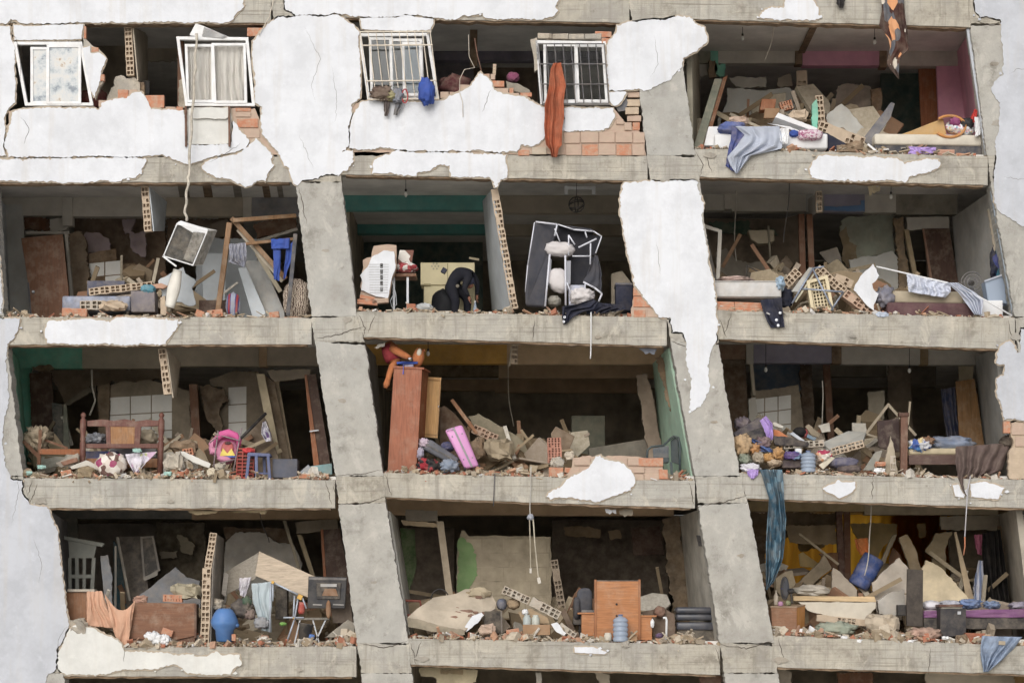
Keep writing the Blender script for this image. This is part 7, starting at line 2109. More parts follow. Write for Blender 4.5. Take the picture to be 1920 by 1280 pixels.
SL('white_plank', 'pale broken plank leaning beside the slotted headboard', 'plank', f2L, [(432, 355), (470, 348), (498, 470), (492, 560), (500, 700), (460, 700)], 1.6, .05, M('8d929a', .8), 1)
SL('teal_strip', 'teal painted strip of wall behind the fallen laths', 'wall strip', f2L, [(500, 270), (540, 300), (585, 560), (585, 720), (505, 720)], 2.8, .08, M('2f6070', .9), 1)
SL('pale_lath', 'thin pale lath standing upright before the teal strip', 'lath', f2L, [(508, 300), (520, 300), (518, 700), (506, 700)], 2.2, .04, OFFW)
SL('slanted_jamb', 'long grey door jamb slanting across the dark cabinet', 'jamb', f2L, [(515, 250), (532, 250), (600, 600), (585, 600)], 2.1, .06, M('7a766e', .8))
t = thing('dark_cabinet', 'dark cabinet with a framed door tilting behind the brown chest', 'cabinet', f2L(650, 700, 2.4))
obj('carcass', poly(f2L, [(530, 250), (700, 245), (752, 430), (690, 490), (700, 760), (590, 760)], 2.5, .4), M('45413f', .8), t)
q = [f2L(655, 255, 2.4), f2L(718, 250, 2.4), f2L(752, 430, 2.35), f2L(672, 480, 2.35)]
obj('door_frame', rect_frame(MB(), q, .04, .04), M('7d7872', .7), t)
obj('door_panel', MB().prism(inset(q, .92), (0, .02, 0)), M('2a2826', .5), t)
obj('bottom_rail', MB().prism([f2L(665, 470, 2.3), f2L(745, 435, 2.3), f2L(742, 460, 2.3), f2L(672, 490, 2.3)], (0, .05, 0)), M('8d8a82', .7), t)
SL('grey_sheet', 'grey pointed sheet propped up behind the rubble', 'sheet', f2L, [(640, 570), (760, 480), (840, 415), (900, 470), (975, 490), (978, 720), (640, 720)], 1.8, .06, M('777b82', .8), 1, .15)
chunk(f2L, 'beige concrete block lying on top of the brown chest rubble', 820, 505, 978, 585, .7, M('a39a80', .95), 4, 'concrete_block', 'block')
loose_brick(f2L, 'hollow orange brick on the brown chest', 825, 585, 105, 40, .5, 3, BRICK, True)
chunk(f2L, 'salmon chunk of brick on the brown chest', 612, 572, 690, 612, .5, M('a87c68', .95), 9, 'brick_chunk', 'brick')
t = thing('hollow_brick_pillar', 'leaning pillar of hollow bricks with a grey side still standing', 'wall fragment', f2L(1005, 830, .35))
obj('brick_end', hollow(MB(), f2L(1000, 835, .32), f2L(1012, 420, .42), .16, .12), HOLLOW, t)
obj('brick_end', hollow(MB(), f2L(1018, 420, .45), f2L(1048, 228, .6), .13, .12), HOLLOW, t)
obj('render_coat', MB().prism([f2L(1062, 235, .62), f2L(1040, 430, .46), f2L(1028, 830, .36), f2L(1090, 830, 1.6), f2L(1100, 260, 1.6)], (.02, 0, 0)), M('7d7872', .9), t)
t = thing('overturned_table', 'pale wood grained table turned on its side', 'table', f2L(1400, 640, .9))
obj('table_top', MB().prism([f2L(1296, 328, .9), f2L(1610, 470, .7), f2L(1575, 585, .65), f2L(1275, 462, .85)], (0, .04, 0)), WOOD('bdaa92', 'x', .1), t, bevel=.006)
obj('side_panel', MB().prism([f2L(1294, 335, .94), f2L(1278, 478, .9), f2L(1095, 578, 1.3), f2L(1112, 440, 1.3)], (0, .03, 0)), WOOD('9f978a', 'x', .1), t, bevel=.006)
obj('edge_panel', MB().prism([f2L(1105, 440, 1.25), f2L(1130, 455, 1.25), f2L(1115, 575, 1.2), f2L(1092, 560, 1.2)], (0, .03, 0)), WOOD('b3aba0', 'x', .1), t)
CL('white_lace', 'white thin cloth hanging from the corner of the overturned table', 'cloth', f2L, [(1190, 475), (1188, 530), (1195, 570)], [(1255, 470), (1245, 520), (1220, 580)], .8, M('c9c6d2', .9), .03, 2)
t = thing('folding_rack', 'metal folding rack with yellow joints and a pale cloth panel', 'rack', f2L(1430, 820, .4))
obj('cloth_panel', cloth(f2L, [(1256, 505), (1262, 600), (1290, 690), (1310, 760)], [(1365, 495), (1368, 600), (1362, 690), (1365, 770)], .5, .03, 2, 20, 24, 2), M('a9b8bf', .8, .08, dust=.1), t, smooth=True, solid=.008)
for a, b in (((1372, 498), (1372, 600)), ((1372, 498), (1510, 565)), ((1512, 568), (1490, 700)), ((1490, 700), (1448, 822)), ((1530, 575), (1555, 640)), ((1360, 500), (1356, 770)), ((1490, 570), (1484, 690)), ((1430, 690), (1540, 690))):
    obj('tube', MB().tube([f2L(*a, .42), f2L(*b, .38)], .016, 8), M('aab4c4', .4, metal=.2, dust=.1), t, smooth=True)
for x, y, s_ in ((1372, 498, .05), (1520, 578, .09), (1448, 822, .03), (1488, 692, .04)):
    obj('joint', MB().obox(f2L(x, y, .40), (s_, .06, s_), roty(25)), M('d9a520', .6, dust=.05), t, bevel=.008)
BX('black_case', 'black case standing inside the folding rack', 'case', f2L, 1385, 520, 1450, 700, .8, .3, M('1e1d20', .7))
t = thing('tv_monitor', 'dark monitor seen from behind tilted on the rubble by the column', 'monitor', f2L(1670, 700, .4))
obj('housing', poly(f2L, [(1566, 465), (1776, 470), (1765, 640), (1560, 640)], .4, .05), M('2e3036', .5, dust=.1), t, bevel=.012)
obj('top_rim', poly(f2L, [(1568, 470), (1774, 474), (1772, 486), (1568, 484)], .385, .02), M('55575e', .5), t)
obj('back_plate', poly(f2L, [(1608, 500), (1745, 500), (1738, 590), (1612, 590)], .375, .03), M('25262a', .5), t, bevel=.01)
obj('label_strip', poly(f2L, [(1632, 506), (1720, 506), (1720, 522), (1632, 522)], .36, .02), M('a9a9a9', .6), t)
obj('cutout', poly(f2L, [(1640, 570), (1655, 532), (1715, 532), (1728, 572)], .36, .02), M('7d5534', .7), t)
obj('stand', MB().lump(f2L(1675, 645, .36), (.05, .04, .17), None, .04, 1.5, 14), M('8a5f3a', .7), t, smooth=True)
for x0, x1 in ((1590, 1640), (1700, 1760)):
    obj('port_strip', poly(f2L, [(x0, 615), (x1, 617), (x1, 624), (x0, 622)], .385, .02), M('8d8d8d', .6), t)
BX('leaning_carton', 'taupe board standing behind the monitor at the column', 'board', f2L, 1700, 560, 1810, 720, .8, .1, M('77685e', .9), skew=-20)
t = thing('blue_drum', 'dented blue plastic drum at the slab edge beside the brick pillar', 'drum', f2L(1115, 825, .3))
cb = f2L(1108, 822, .32)
hh = f2L(1108, 640, .32).z - cb.z
BD = M('4278b8', .4, .1, dust=.08, bump=.1)
prof = [(.13, 0), (.15, .02), (.17, hh * .35), (.24, hh * .48), (.255, hh * .6)]
for k in range(5):
    prof += [(.245 - .012 * k, hh * (.63 + .05 * k)), (.252 - .016 * k, hh * (.655 + .05 * k))]
prof += [(.15, hh * .95), (.10, hh)]
obj('body', MB().lathe(cb, prof, rotz(10), 28), BD, t, smooth=True)
obj('rim_lobe', MB().lump(f2L(1172, 730, .28), (.06, .06, .045), roty(25), .1, 2, 14), BD, t, smooth=True)
t = thing('brown_chest', 'brown wooden chest front standing at the slab edge', 'chest', f2L(770, 820, .3))
obj('front_panel', poly(f2L, [(612, 608), (952, 612), (945, 790), (840, 812), (590, 806)], .25, .03), WOOD('7d5236', 'x', .25), t, bevel=.006)
obj('body', poly(f2L, [(618, 612), (948, 615), (946, 850), (600, 850)], .29, .5), WOOD('6a4630', 'x'), t)
obj('end_strip', bx(f2L, 944, 615, 955, 800, .24, .04), WOOD('5a3a28'), t)
BX('brown_cabinet', 'brown cabinet end partly behind the plaster and the peach curtain', 'cabinet', f2L, 245, 550, 362, 800, .35, .5, WOOD('8a5c38', dust=.15))
PEACH = M('c99878', .9, .08, dust=.08)
CL('peach_curtain', 'peach satin curtain draped between the cabinet and the brown chest', 'curtain', f2L, [(358, 548), (356, 640), (358, 735)], [(440, 545), (470, 640), (520, 750)], .2, PEACH, .022, 3.5, 2, 40, 24)
CL('peach_curtain_swag', 'peach satin swag pooling against the brown chest', 'curtain', f2L, [(455, 560), (480, 680), (505, 770), (548, 812)], [(620, 598), (608, 680), (596, 760), (588, 812)], .14, PEACH, .03, 2.2, 6, 36, 26, sag=70)
BX('splintered_board', 'pale splintered board on the brown cabinet beside the plaster', 'board', f2L, 250, 535, 400, 550, .3, .3, M('a89f92', .9))
LU('white_bag', 'white plastic bag on the slab edge before the brown chest', 'bag', f2L, 676, 770, 765, 838, .1, WHITE, .1, .4)
LU('white_paper', 'small white paper crumpled beside the orange brick by the drum', 'paper', f2L, 752, 785, 808, 838, .08, WHITE, .06, .4)
loose_brick(f2L, 'orange brick shard behind the white plastic bag', 795, 770, 60, 36, .14, 20)
loose_brick(f2L, 'orange brick shard at the foot of the blue drum', 1158, 798, 22, 36, .1, 0)
for lab, a, col, nm in (('red plastic pot behind the rack joints', (1505, 605, 1545, 670), 'b5352a', 'pot'), ('bright green rag at the foot of the rack', (1410, 715, 1445, 735), '6fae3a', 'rag'), ('light blue bottle scrap on the edge under the monitor', (1565, 780, 1600, 815), '3a76c4', 'scrap'), ('brown patterned bag between drum and rack', (1215, 640, 1275, 700), '6d5a58', 'bag'), ('dark heap of clothes behind the blue drum', (1150, 590, 1260, 690), '3a3638', 'clothing'), ('grey bundle at the foot of the cloth panel', (1270, 690, 1350, 750), '8a8f98', 'bundle'), ('dark bucket under the monitor', (1500, 720, 1580, 830), '3a3c40', 'bucket'), ('green bottle behind the white thin cloth', (1195, 570, 1255, 620), '2f4f3c', 'bottle')):
    if nm in VP:
        VS(nm, lab, f2L, *a, .45, M(col, .6, .12), nm, 8)
    else:
        LU(nm, lab, nm, f2L, *a, .45, M(col, .7, .12), .1, .3)
LU('beige_crate_heap', 'tan masonry lump beside the brick pillar above the drum', 'masonry', f2L, 1035, 590, 1110, 650, .6, CONC_RAW, .12, .4)
t = thing('low_table', 'small steel legged table half buried under the monitor', 'table', f2L(1600, 830, .5))
obj('table_top', bx(f2L, 1500, 690, 1680, 702, .4, .4), M('6d6a62', .7), t)
for x0, x1 in ((1520, 1490), (1590, 1625), (1660, 1600)):
    obj('leg', MB().bar(f2L(x0, 702, .45), f2L(x1, 830, .45), .025, .025), STEEL, t)
SL('grey_slab', 'grey slab piece sloping up to the column under the monitor', 'slab', f2L, [(1650, 800), (1780, 700), (1815, 720), (1820, 800)], .3, .1, M('8a867c', .95), 1.2)
pile(f2L, 'loose rubble along the slab edge beside the brown chest', 560, 1190, 260, 22, .14, .075)
pile(f2L, 'loose rubble along the slab edge below the rack and monitor', 1180, 1840, 320, 23, .15, .075)
chunk(f2L, 'grey concrete lump in the corner behind the old plaster', 262, 700, 360, 790, .12, CONC_RAW, 3)

# ============================================================ R2M
ibeam(f2M, 60, 870, 132, TAN)
ibeam(f2M, 870, 1640, 135, TAN)
side(f2M, (92, 110), (205, 830), (130, 150), (240, 830), .45, 2.6, M('b0b0aa', .9), -.1, fl=True)
wallpiece(f2M, [(150, 160), (345, 175), (350, 200), (165, 185)], 1.6, M('a08a68', .9), .08, .8, name='door_head')
wallpiece(f2M, [(175, 100), (350, 105), (350, 165), (178, 160)], 2.0, M('8d8578', .9), .1, .8)
post(f2M, 345, 165, 382, 900, 1.6, M('a09078', .9), skew=95, name='door_jamb', t=.1)
wallpiece(f2M, [(150, 200), (225, 210), (235, 400), (200, 560), (165, 560)], 3.4, M('3f5f30', .9), .08, 1)
wallpiece(f2M, [(150, 200), (440, 200), (440, 960), (150, 960)], 4.6, M('6a5e52', .95), .1, 0)
w = wallpiece(f2M, [(470, 262), (480, 215), (500, 215), (520, 245), (700, 245), (965, 250), (972, 400), (968, 900), (455, 900), (455, 350)], 2.4, M('9c8f76', .95, .2), .1, 1.0)
for r in range(5):
    x = 475 + (30 if r % 2 else 0)
    while x < 950:
        ww = min(118, 960 - x)
        obj('block', MB().prism([f2M(x + 2, 262 + 78 * r, 2.392), f2M(x + ww - 3, 262 + 78 * r, 2.392), f2M(x + ww - 3, 262 + 78 * r + 73, 2.392), f2M(x + 2, 262 + 78 * r + 73, 2.392)], (0, .02, 0)), M('a3967c', .95, .16, scale=3, dust=.35), w)
        x += ww
wallpiece(f2M, [(462, 260), (490, 250), (545, 300), (560, 380), (568, 460), (520, 540), (480, 560), (458, 560)], 2.375, GREENWALL, .012, 2, name='paint_patch', parent=w)
HS('brick_wall_fragment', 'tall curved strip of hollow bricks leaning beside the block wall', 'wall fragment', f2M, (1030, 650), (985, 375), 42, 1.6, .12, M('8d7c68', .9))
SL('bent_lath', 'brown bent lath continuing the leaning brick strip to the floor', 'lath', f2M, [(1010, 640), (1045, 640), (1110, 770), (1095, 785), (1060, 740)], 1.2, .06, M('6f5a4a', .9))
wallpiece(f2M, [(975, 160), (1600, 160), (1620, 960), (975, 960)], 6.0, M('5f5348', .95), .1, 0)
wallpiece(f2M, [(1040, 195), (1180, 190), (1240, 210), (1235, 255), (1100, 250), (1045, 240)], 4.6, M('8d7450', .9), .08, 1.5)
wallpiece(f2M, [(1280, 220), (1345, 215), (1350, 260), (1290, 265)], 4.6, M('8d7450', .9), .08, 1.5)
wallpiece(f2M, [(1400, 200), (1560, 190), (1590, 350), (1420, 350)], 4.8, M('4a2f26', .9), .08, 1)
side(f2M, (1778, 100), (1885, 830), (1672, 140), (1735, 830), .45, 3.2, M('b5b1a6', .9), .12, fl=True)
wallpiece(f2M, [(1580, 150), (1665, 135), (1690, 330), (1745, 640), (1745, 900), (1640, 900), (1620, 500), (1600, 430)], 3.2, M('6d5a42', .95, .35, scale=4), .1, 2.5)
obj('bracket', MB().prism([f2M(1762, 240, .7), f2M(1792, 245, .7), f2M(1795, 300, .7), f2M(1775, 300, .7)], (0, .06, 0)), BLACK, BLD)
t = thing('fallen_slab', 'big pale slab with torn brick holes lying on the floor edge', 'slab', f2M(420, 790, .4))
obj('top_face', MB().prism([f2M(185, 690, .14), f2M(240, 640, .3), f2M(330, 580, .6), f2M(450, 560, .75), f2M(500, 535, .9), f2M(590, 530, .95), f2M(640, 555, .9), f2M(670, 610, .8), f2M(665, 640, .7), f2M(600, 680, .4), f2M(500, 760, .16), f2M(340, 735, .14)], (0, .03, -.04)), M('b9ab96', .95, .14), t)
obj('front_edge', poly(f2M, [(183, 690), (260, 702), (350, 730), (490, 756), (500, 782), (480, 788), (340, 768), (190, 740)], .12, .05, .8), M('8f8570', .95, .2), t)
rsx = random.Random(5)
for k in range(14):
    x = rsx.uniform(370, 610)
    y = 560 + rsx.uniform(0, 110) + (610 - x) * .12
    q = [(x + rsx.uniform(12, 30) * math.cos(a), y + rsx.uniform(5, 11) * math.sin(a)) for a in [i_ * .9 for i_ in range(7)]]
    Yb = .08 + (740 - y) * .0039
    obj('dark_hole_patch', MB().prism([f2M(a, b, Yb) for a, b in q], (0, .08, -.01)), M('6f4a3c', .95, .3), t)  # dark patches on the surface stand for the shaded recesses
obj('torn_plaster', poly(f2M, [(500, 740), (540, 680), (590, 662), (602, 676), (570, 720), (505, 768)], .2, .03, 1), PLASTER, t)
obj('torn_mortar', MB().lump(f2M(575, 560, .85), (.22, .15, .12), None, .5, 2.4, 14), M('a8997c', .95), t)
HS('brick_wall_fragment', 'hollow brick strip sloping down over the jars', 'wall fragment', f2M, (708, 535), (850, 600), 44, .6, .15)
HS('brick_wall_fragment', 'lower half of the sloping hollow brick strip over the jars', 'wall fragment', f2M, (860, 600), (1015, 680), 50, .5, .15, fill=.5)
HS('brick_wall_fragment', 'short hollow brick strip standing on the edge beside the jar carton', 'wall fragment', f2M, (1010, 740), (1095, 800), 55, .15, .15)
SL('white_shard', 'white painted shard on the short hollow brick strip', 'plaster shard', f2M, [(968, 725), (1000, 715), (1055, 775), (1040, 790), (1000, 770)], .1, .05, PLASTER, .8)
t = thing('jar_carton', 'open carton with glass jars in the rubble', 'carton', f2M(885, 785, .3))
obj('box', bx(f2M, 815, 728, 965, 785, .25, .3), CARD, t, bevel=.006)
obj('flap', poly(f2M, [(790, 660), (860, 640), (950, 690), (960, 720), (820, 725)], .56, .02), M('a98e6a', .9), t)
for x, c in ((838, 'a9b5b5'), (885, 'b5bdb5')):
    obj('jar', MB().lathe(f2M(x, 735, .33), [(.07, 0), (.075, .02), (.075, .14), (.05, .17), (.055, .2)], n=16), M(c, .3, .08), t, smooth=True)
BX('black_crate', 'black square box beside the big fallen slab', 'box', f2M, 605, 655, 700, 775, .3, .35, M('201f21', .7))
one('crate_edge', MB().bar(f2M(698, 652, .27), f2M(700, 775, .27), .03, .03), M('55504e', .7), 'grey upright strip at the corner of the black box', 'strip')
chunk(f2M, 'salmon brick lump in front of the black box', 580, 728, 665, 785, .12, BRICK_PALE, 5, 'brick_lump', 'brick')
loose_brick(f2M, 'orange brick in front of the jar carton', 760, 765, 70, 26, .1, -8)
LU('blue_jug', 'grey blue can behind the sloping hollow bricks', 'can', f2M, 672, 585, 730, 650, .9, M('5d6478', .6), .1, .1)
LU('tan_sack', 'tan carton corner behind the sloping hollow bricks', 'carton', f2M, 728, 585, 800, 645, .8, M('9c8260', .9), .12, .2)
LU('white_rag', 'white crumpled paper above the jar carton', 'paper', f2M, 812, 645, 845, 675, .4, WHITE, .06, .3)
t = thing('red_chair', 'rust red plastic chair behind the big fallen slab', 'chair', f2M(215, 690, .8))
RCC = M('8a4030', .6, .1, dust=.15)
obj('arm', MB().tube([f2M(152, 570, .8), f2M(175, 598, .8), f2M(255, 600, .8), f2M(262, 640, .8)], .025, 8), RCC, t, smooth=True)
obj('leg', MB().tube([f2M(160, 600, .8), f2M(180, 690, .8), f2M(175, 790, .8)], .022, 8), RCC, t, smooth=True)
obj('seat', bx(f2M, 165, 670, 260, 690, .7, .35), RCC, t, bevel=.01)
PIPE('black_hoop', 'dark hoop rising behind the big fallen slab', 'hoop', [f2M(315 + 48 * (1 - math.cos(a)), 590 - 55 * math.sin(a), 1.1) for a in [i * math.pi / 10 for i in range(11)]], .014, BLACK)
t = thing('orange_desk', 'orange wooden desk with a tall back panel at the slab edge', 'desk', f2M(1330, 815, .4))
OD = WOOD('b0713c', 'x', .15)
obj('back_panel', bx(f2M, 1212, 492, 1450, 810, .32, .03), OD, t, bevel=.004)
for x in (1206, 1446):
    obj('upright', bx(f2M, x, 482, x + 12, 812, .30, .3), WOOD('9c6236', 'z', .15), t, bevel=.003)
obj('top_shelf', bx(f2M, 1216, 486, 1448, 493, .33, .3), M('4a4440', .6), t)
obj('wing', bx(f2M, 1136, 672, 1206, 790, .42, .3), OD, t, bevel=.004)
obj('wing', bx(f2M, 1458, 686, 1520, 812, .36, .3), OD, t, bevel=.004)
obj('wing_top', bx(f2M, 1115, 662, 1206, 671, .40, .36), OD, t, bevel=.003)
obj('wing_top', bx(f2M, 1458, 677, 1545, 686, .34, .36), OD, t, bevel=.003)
for y in (617, 680):
    obj('cable_hole', MB().lathe(f2M(1327, y, .315), [(.02, 0), (.02, .01)], rotx(90), 14), BLACK, t)
t = thing('office_chair', 'dark upholstered chair behind the orange desk', 'chair', f2M(1140, 790, 1.0))
obj('back', MB().lump(f2M(1152, 605, .95), (.15, .08, .26), None, .04, 1.5, 20, power=.6), M('484b55', .8, dust=.1), t, smooth=True)
obj('side', MB().lump(f2M(1110, 640, 1.0), (.07, .2, .22), None, .04, 1.5, 16, power=.6), M('3c3f48', .8, dust=.1), t, smooth=True)
obj('seat', bx(f2M, 1090, 680, 1180, 730, .9, .4), M('3c3f48', .8), t, bevel=.03)
obj('base', bx(f2M, 1120, 730, 1150, 860, 1.0, .1, True), BLACK, t)
BX('grey_pad', 'grey flat case lying on the wing of the orange desk', 'case', f2M, 1135, 648, 1206, 663, .42, .25, M('55575e', .6))
water_jug(f2M, 'grey blue ribbed water jug in front of the orange desk', 1306, 672, 1390, 822, .12)
t = thing('sofa', 'black leather sofa end beside the white wall', 'sofa', f2M(1760, 810, 1.0))
LEA = M('3c414e', .35, .1, dust=.1, spec=.5)
obj('arm', bx(f2M, 1650, 632, 1900, 668, .75, .6), LEA, t, bevel=.05, smooth=True)
obj('upper_roll', bx(f2M, 1652, 668, 1900, 705, .8, .6), LEA, t, bevel=.04, smooth=True)
obj('lower_panel', bx(f2M, 1655, 715, 1900, 758, .82, .55), LEA, t, bevel=.03, smooth=True)
obj('base', bx(f2M, 1665, 760, 1900, 815, .86, .5, True), M('4a4640', .8), t)
obj('back_cushion', MB().lump(f2M(1850, 610, 1.3), (.1, .3, .2), None, .05, 1.5, 18, power=.6), LEA, t, smooth=True)
PIPE('white_pipe', 'white bent plastic pipe standing beside the sofa', 'pipe', [f2M(1580, 692, .3), f2M(1596, 690, .3), f2M(1600, 705, .3), f2M(1597, 825, .3)], .022, WHITE)
SL('round_brown_stool', 'dull brown chair back leaning beside the orange desk wing', 'chair', f2M, [(1450, 660), (1530, 645), (1560, 630), (1590, 640), (1640, 670), (1650, 750), (1640, 840), (1530, 840), (1520, 720)], .9, .06, M('6a5648', .9), 1)
LU('rust_cushion', 'rust brown cushion on the chair back beside the sofa', 'cushion', f2M, 1530, 628, 1592, 690, .8, M('6f4a3c', .9), .1, .2)
LU('white_cloth_bit', 'white cloth hanging on the desk wing', 'cloth', f2M, 1512, 700, 1532, 745, .34, WHITE, .04, .3)
LU('purple_bit', 'dark purple rag on the floor beside the white pipe', 'rag', f2M, 1540, 775, 1580, 800, .4, M('4a2f66', .8), .06, .3)
VS('cream_jar', 'cream jar standing on the edge beside the grey blue water jug', f2M, 1258, 772, 1300, 815, .12, M('cfc8b8', .6), 'jar')
BX('small_carton', 'small tan carton beside the water jug', 'carton', f2M, 1402, 782, 1440, 818, .14, .1, CARD)
chunk(f2M, 'cream stone lodged on the beam below the water jug', 1350, 818, 1402, 852, .05, CONC_RAW, 8, 'stone', 'stone')
pile(f2M, 'loose rubble along the slab edge under the big fallen slab and jars', 185, 1110, 340, 24, .09, .065)
pile(f2M, 'loose rubble along the slab edge from the orange desk to the sofa', 1110, 1890, 260, 25, .09, .065)
wallpiece(f2M, [(1262, 100), (1325, 102), (1325, 125), (1305, 115), (1290, 128), (1270, 118)], .28, PLASTER, .03, 1, name='hanging_flake')
wallpiece(f2M, [(1340, 105), (1410, 100), (1415, 130), (1370, 140), (1345, 128)], .3, M('8d8474', .9), .03, 1.5, name='hanging_flake')

# ============================================================ R2R
ibeam(f2R, 390, 1050, 112, M('b39a68', .9))
ibeam(f2R, 1050, 1780, 130, M('b5a584', .9))
GOLD_LIT = M('d9b870', .85, .15, dust=.2)  # golden light from the far side, put into the wall colour
wallpiece(f2R, [(420, 115), (900, 120), (890, 250), (620, 260), (540, 330), (430, 330)], 4.2, M('7d6644', .95), .1, 1.5)
wallpiece(f2R, [(620, 190), (890, 185), (900, 290), (640, 285)], 4.0, M('b59c74', .9), .08, 1.2)
obj('glow_curtain', cloth(f2R, [(880, 60), (880, 720)], [(1660, 60), (1660, 720)], BACK - .3, .08, 9, 60, 10, 2), make_backlit('yellow_curtain', 'e0a83a'), BLD, smooth=True)  # unseen translucent curtains, added to give the golden light at the back
obj('glow_curtain', cloth(f2R, [(440, 60), (440, 720)], [(880, 60), (880, 720)], BACK - .32, .08, 6, 40, 10, 5), make_backlit('amber_curtain', 'cc9234'), BLD, smooth=True)
wallpiece(f2R, [(690, 280), (830, 285), (820, 310), (700, 330)], 6.2, GOLD_LIT, .1, 1.5)
wallpiece(f2R, [(975, 180), (1170, 175), (1230, 180), (1225, 240), (1150, 300), (1110, 390), (1000, 250)], 5.0, GOLD_LIT, .08, 1.2)
wallpiece(f2R, [(1340, 180), (1385, 175), (1382, 250), (1355, 255)], 6.0, GOLD_LIT, .08, 1)
wallpiece(f2R, [(440, 250), (520, 240), (500, 470), (440, 480)], 3.6, M('5a4630', .95), .08, 1.5)
post(f2R, 895, 110, 930, 700, 3.4, WOOD('5c3420'), skew=22, name='steel_prop')
post(f2R, 938, 112, 972, 700, 3.5, WOOD('6d401f'), skew=6, name='steel_prop')
side(f2R, (1875, 95), (1960, 800), (1782, 130), (1850, 800), .45, 3.4, M('a9a294', .9), .12, fl=True)
wallpiece(f2R, [(1465, 140), (1780, 130), (1775, 215), (1640, 215), (1470, 210)], 3.4, M('a89c86', .9), .1, 1.2)
post(f2R, 1780, 190, 1800, 760, 3.1, M('7a6240', .9), skew=80, name='door_jamb')
wallpiece(f2R, [(1500, 215), (1780, 205), (1850, 620), (1850, 760), (1560, 760)], 4.4, M('75664f', .95), .1, 1)
CL('orange_sheet', 'bright orange cloth hanging behind the blue barrel', 'cloth', f2R, [(995, 262), (1005, 310), (1030, 350)], [(1068, 255), (1078, 300), (1075, 350)], 2.6, M('d97a1e', .8, dust=.05), .03, 2)
t = thing('blue_barrel', 'big blue plastic barrel tipped over among broken slabs', 'barrel', f2R(1050, 520, 1.8))
R = roty(-32) @ rotx(-12)
cb = f2R(1058, 440, 1.75)
prof = [(.18, -.33), (.205, -.30), (.21, -.16), (.19, -.145), (.21, -.13), (.215, .08), (.195, .095), (.215, .11), (.21, .29), (.195, .32), (.17, .32), (.17, .27)]
obj('body', MB().lathe(cb, prof, roty(30), 28), M('24498c', .45, .25, dust=.3, bump=.2), t, smooth=True)
SLABC = M('9c9080', .95, .16)
for lab, pts, Y, t_, c, ln in (('leaning grey slab with a dark hole below, beside the fan', [(690, 500), (790, 400), (830, 345), (870, 420), (760, 520)], 2.4, .12, '8a7a60', .1),
                               ('triangular grey slab in front of the blue barrel', [(878, 420), (915, 440), (1010, 540), (1010, 640), (870, 640), (872, 520)], 1.6, .1, 'a09484', .1),
                               ('pale pointed slab behind the dark bed head', [(1090, 500), (1240, 362), (1290, 420), (1290, 600), (1290, 700), (1120, 700)], 1.5, .1, 'b9aea0', .1),
                               ('large cream slab sloping behind the bed', [(1362, 420), (1385, 375), (1470, 420), (1560, 520), (1625, 600), (1625, 700), (1362, 700)], 1.5, .1, 'd2c09a', .2),
                               ('torn beam of mortar leaning over the pale pointed slab', [(1240, 255), (1285, 235), (1340, 340), (1420, 620), (1350, 640), (1290, 400)], 2.2, .12, '8f7a58', 0),
                               ('thin slanting slab behind the blue barrel', [(1130, 390), (1205, 240), (1228, 235), (1160, 400)], 2.8, .08, '8f8268', 0),
                               ('angular tan slab in the dark under the lintel', [(1380, 330), (1440, 230), (1530, 220), (1490, 320), (1500, 640), (1420, 640), (1420, 360)], 2.9, .1, '95835f', 0),
                               ('crumpled grey slab beside the dark bed head', [(1120, 600), (1180, 560), (1270, 535), (1275, 640), (1200, 690), (1130, 670)], .9, .2, 'a9a49c', 0)):
    SL('broken_slab', lab, 'slab', f2R, pts, Y, t_, M(c, .95, .16), 1.3, ln)
SL('yellow_board', 'board tinted yellow for the golden light, leaning far behind the fan', 'board', f2R, [(692, 345), (715, 332), (800, 395), (780, 420), (700, 410)], 4.0, .06, GOLD_LIT, .6)
SL('tall_lath', 'long thin lath leaning behind the bed in front of the dark doorway', 'lath', f2R, [(1540, 225), (1552, 222), (1645, 580), (1645, 700), (1625, 700)], 1.6, .05, M('a08a68', .8))
SL('brown_sheet', 'rust brown sheet hanging behind the triangular slab', 'sheet', f2R, [(800, 340), (905, 335), (915, 420), (850, 430)], 3.4, .04, M('7d4f26', .9), 1)
t = thing('fallen_slab', 'wide cream slab with a pale wooden edge lying beside the orange cabinet', 'slab', f2R(890, 745, .6))
obj('timber_edge', MB().prism([f2R(662, 572, .9), f2R(1105, 575, .9), f2R(1115, 605, .85), f2R(662, 598, .85)], (0, .5, 0)), WOOD('c9ab7c', 'x', .15), t, bevel=.008)
obj('plaster_face', poly(f2R, [(690, 605), (1112, 606), (1110, 640), (1060, 690), (1055, 710), (960, 705), (880, 690), (740, 650)], .55, .08, .8), M('c9c0ae', .9, .08), t)
obj('brick_edge', hollow(MB(), f2R(790, 690, .5), f2R(1060, 720, .5), .12, .1, fill=.6), HOLLOW, t)
obj('rubble_top', MB().lump(f2R(760, 545, 1.1), (.35, .25, .11), None, .4, 2.5, 16), M('a8a195', .95), t)
chunk(f2R, 'long cream masonry chunk lying on the edge below the bed head', 1050, 672, 1235, 775, .35, M('b3a48e', .95), 4, 'masonry_chunk', 'masonry', .2)
t = thing('orange_cabinet', 'small orange brown cabinet at the column with a fan on it', 'cabinet', f2R(632, 790, .3))
a, b, c_, d_ = f2R(540, 632, .22), f2R(680, 634, .22), f2R(680, 785, .22), f2R(545, 745, .22)
obj('front', MB().prism([a, b, c_, d_], (0, .02, 0)), WOOD('8a5f40', 'x', .15), t)
obj('side', MB().prism([b + V((.002, .0, 0)), f2R(726, 622, .5), f2R(722, 765, .5), c_ + V((.002, 0, 0))], (0, .02, 0)), WOOD('b5782c', 'z', .1), t)
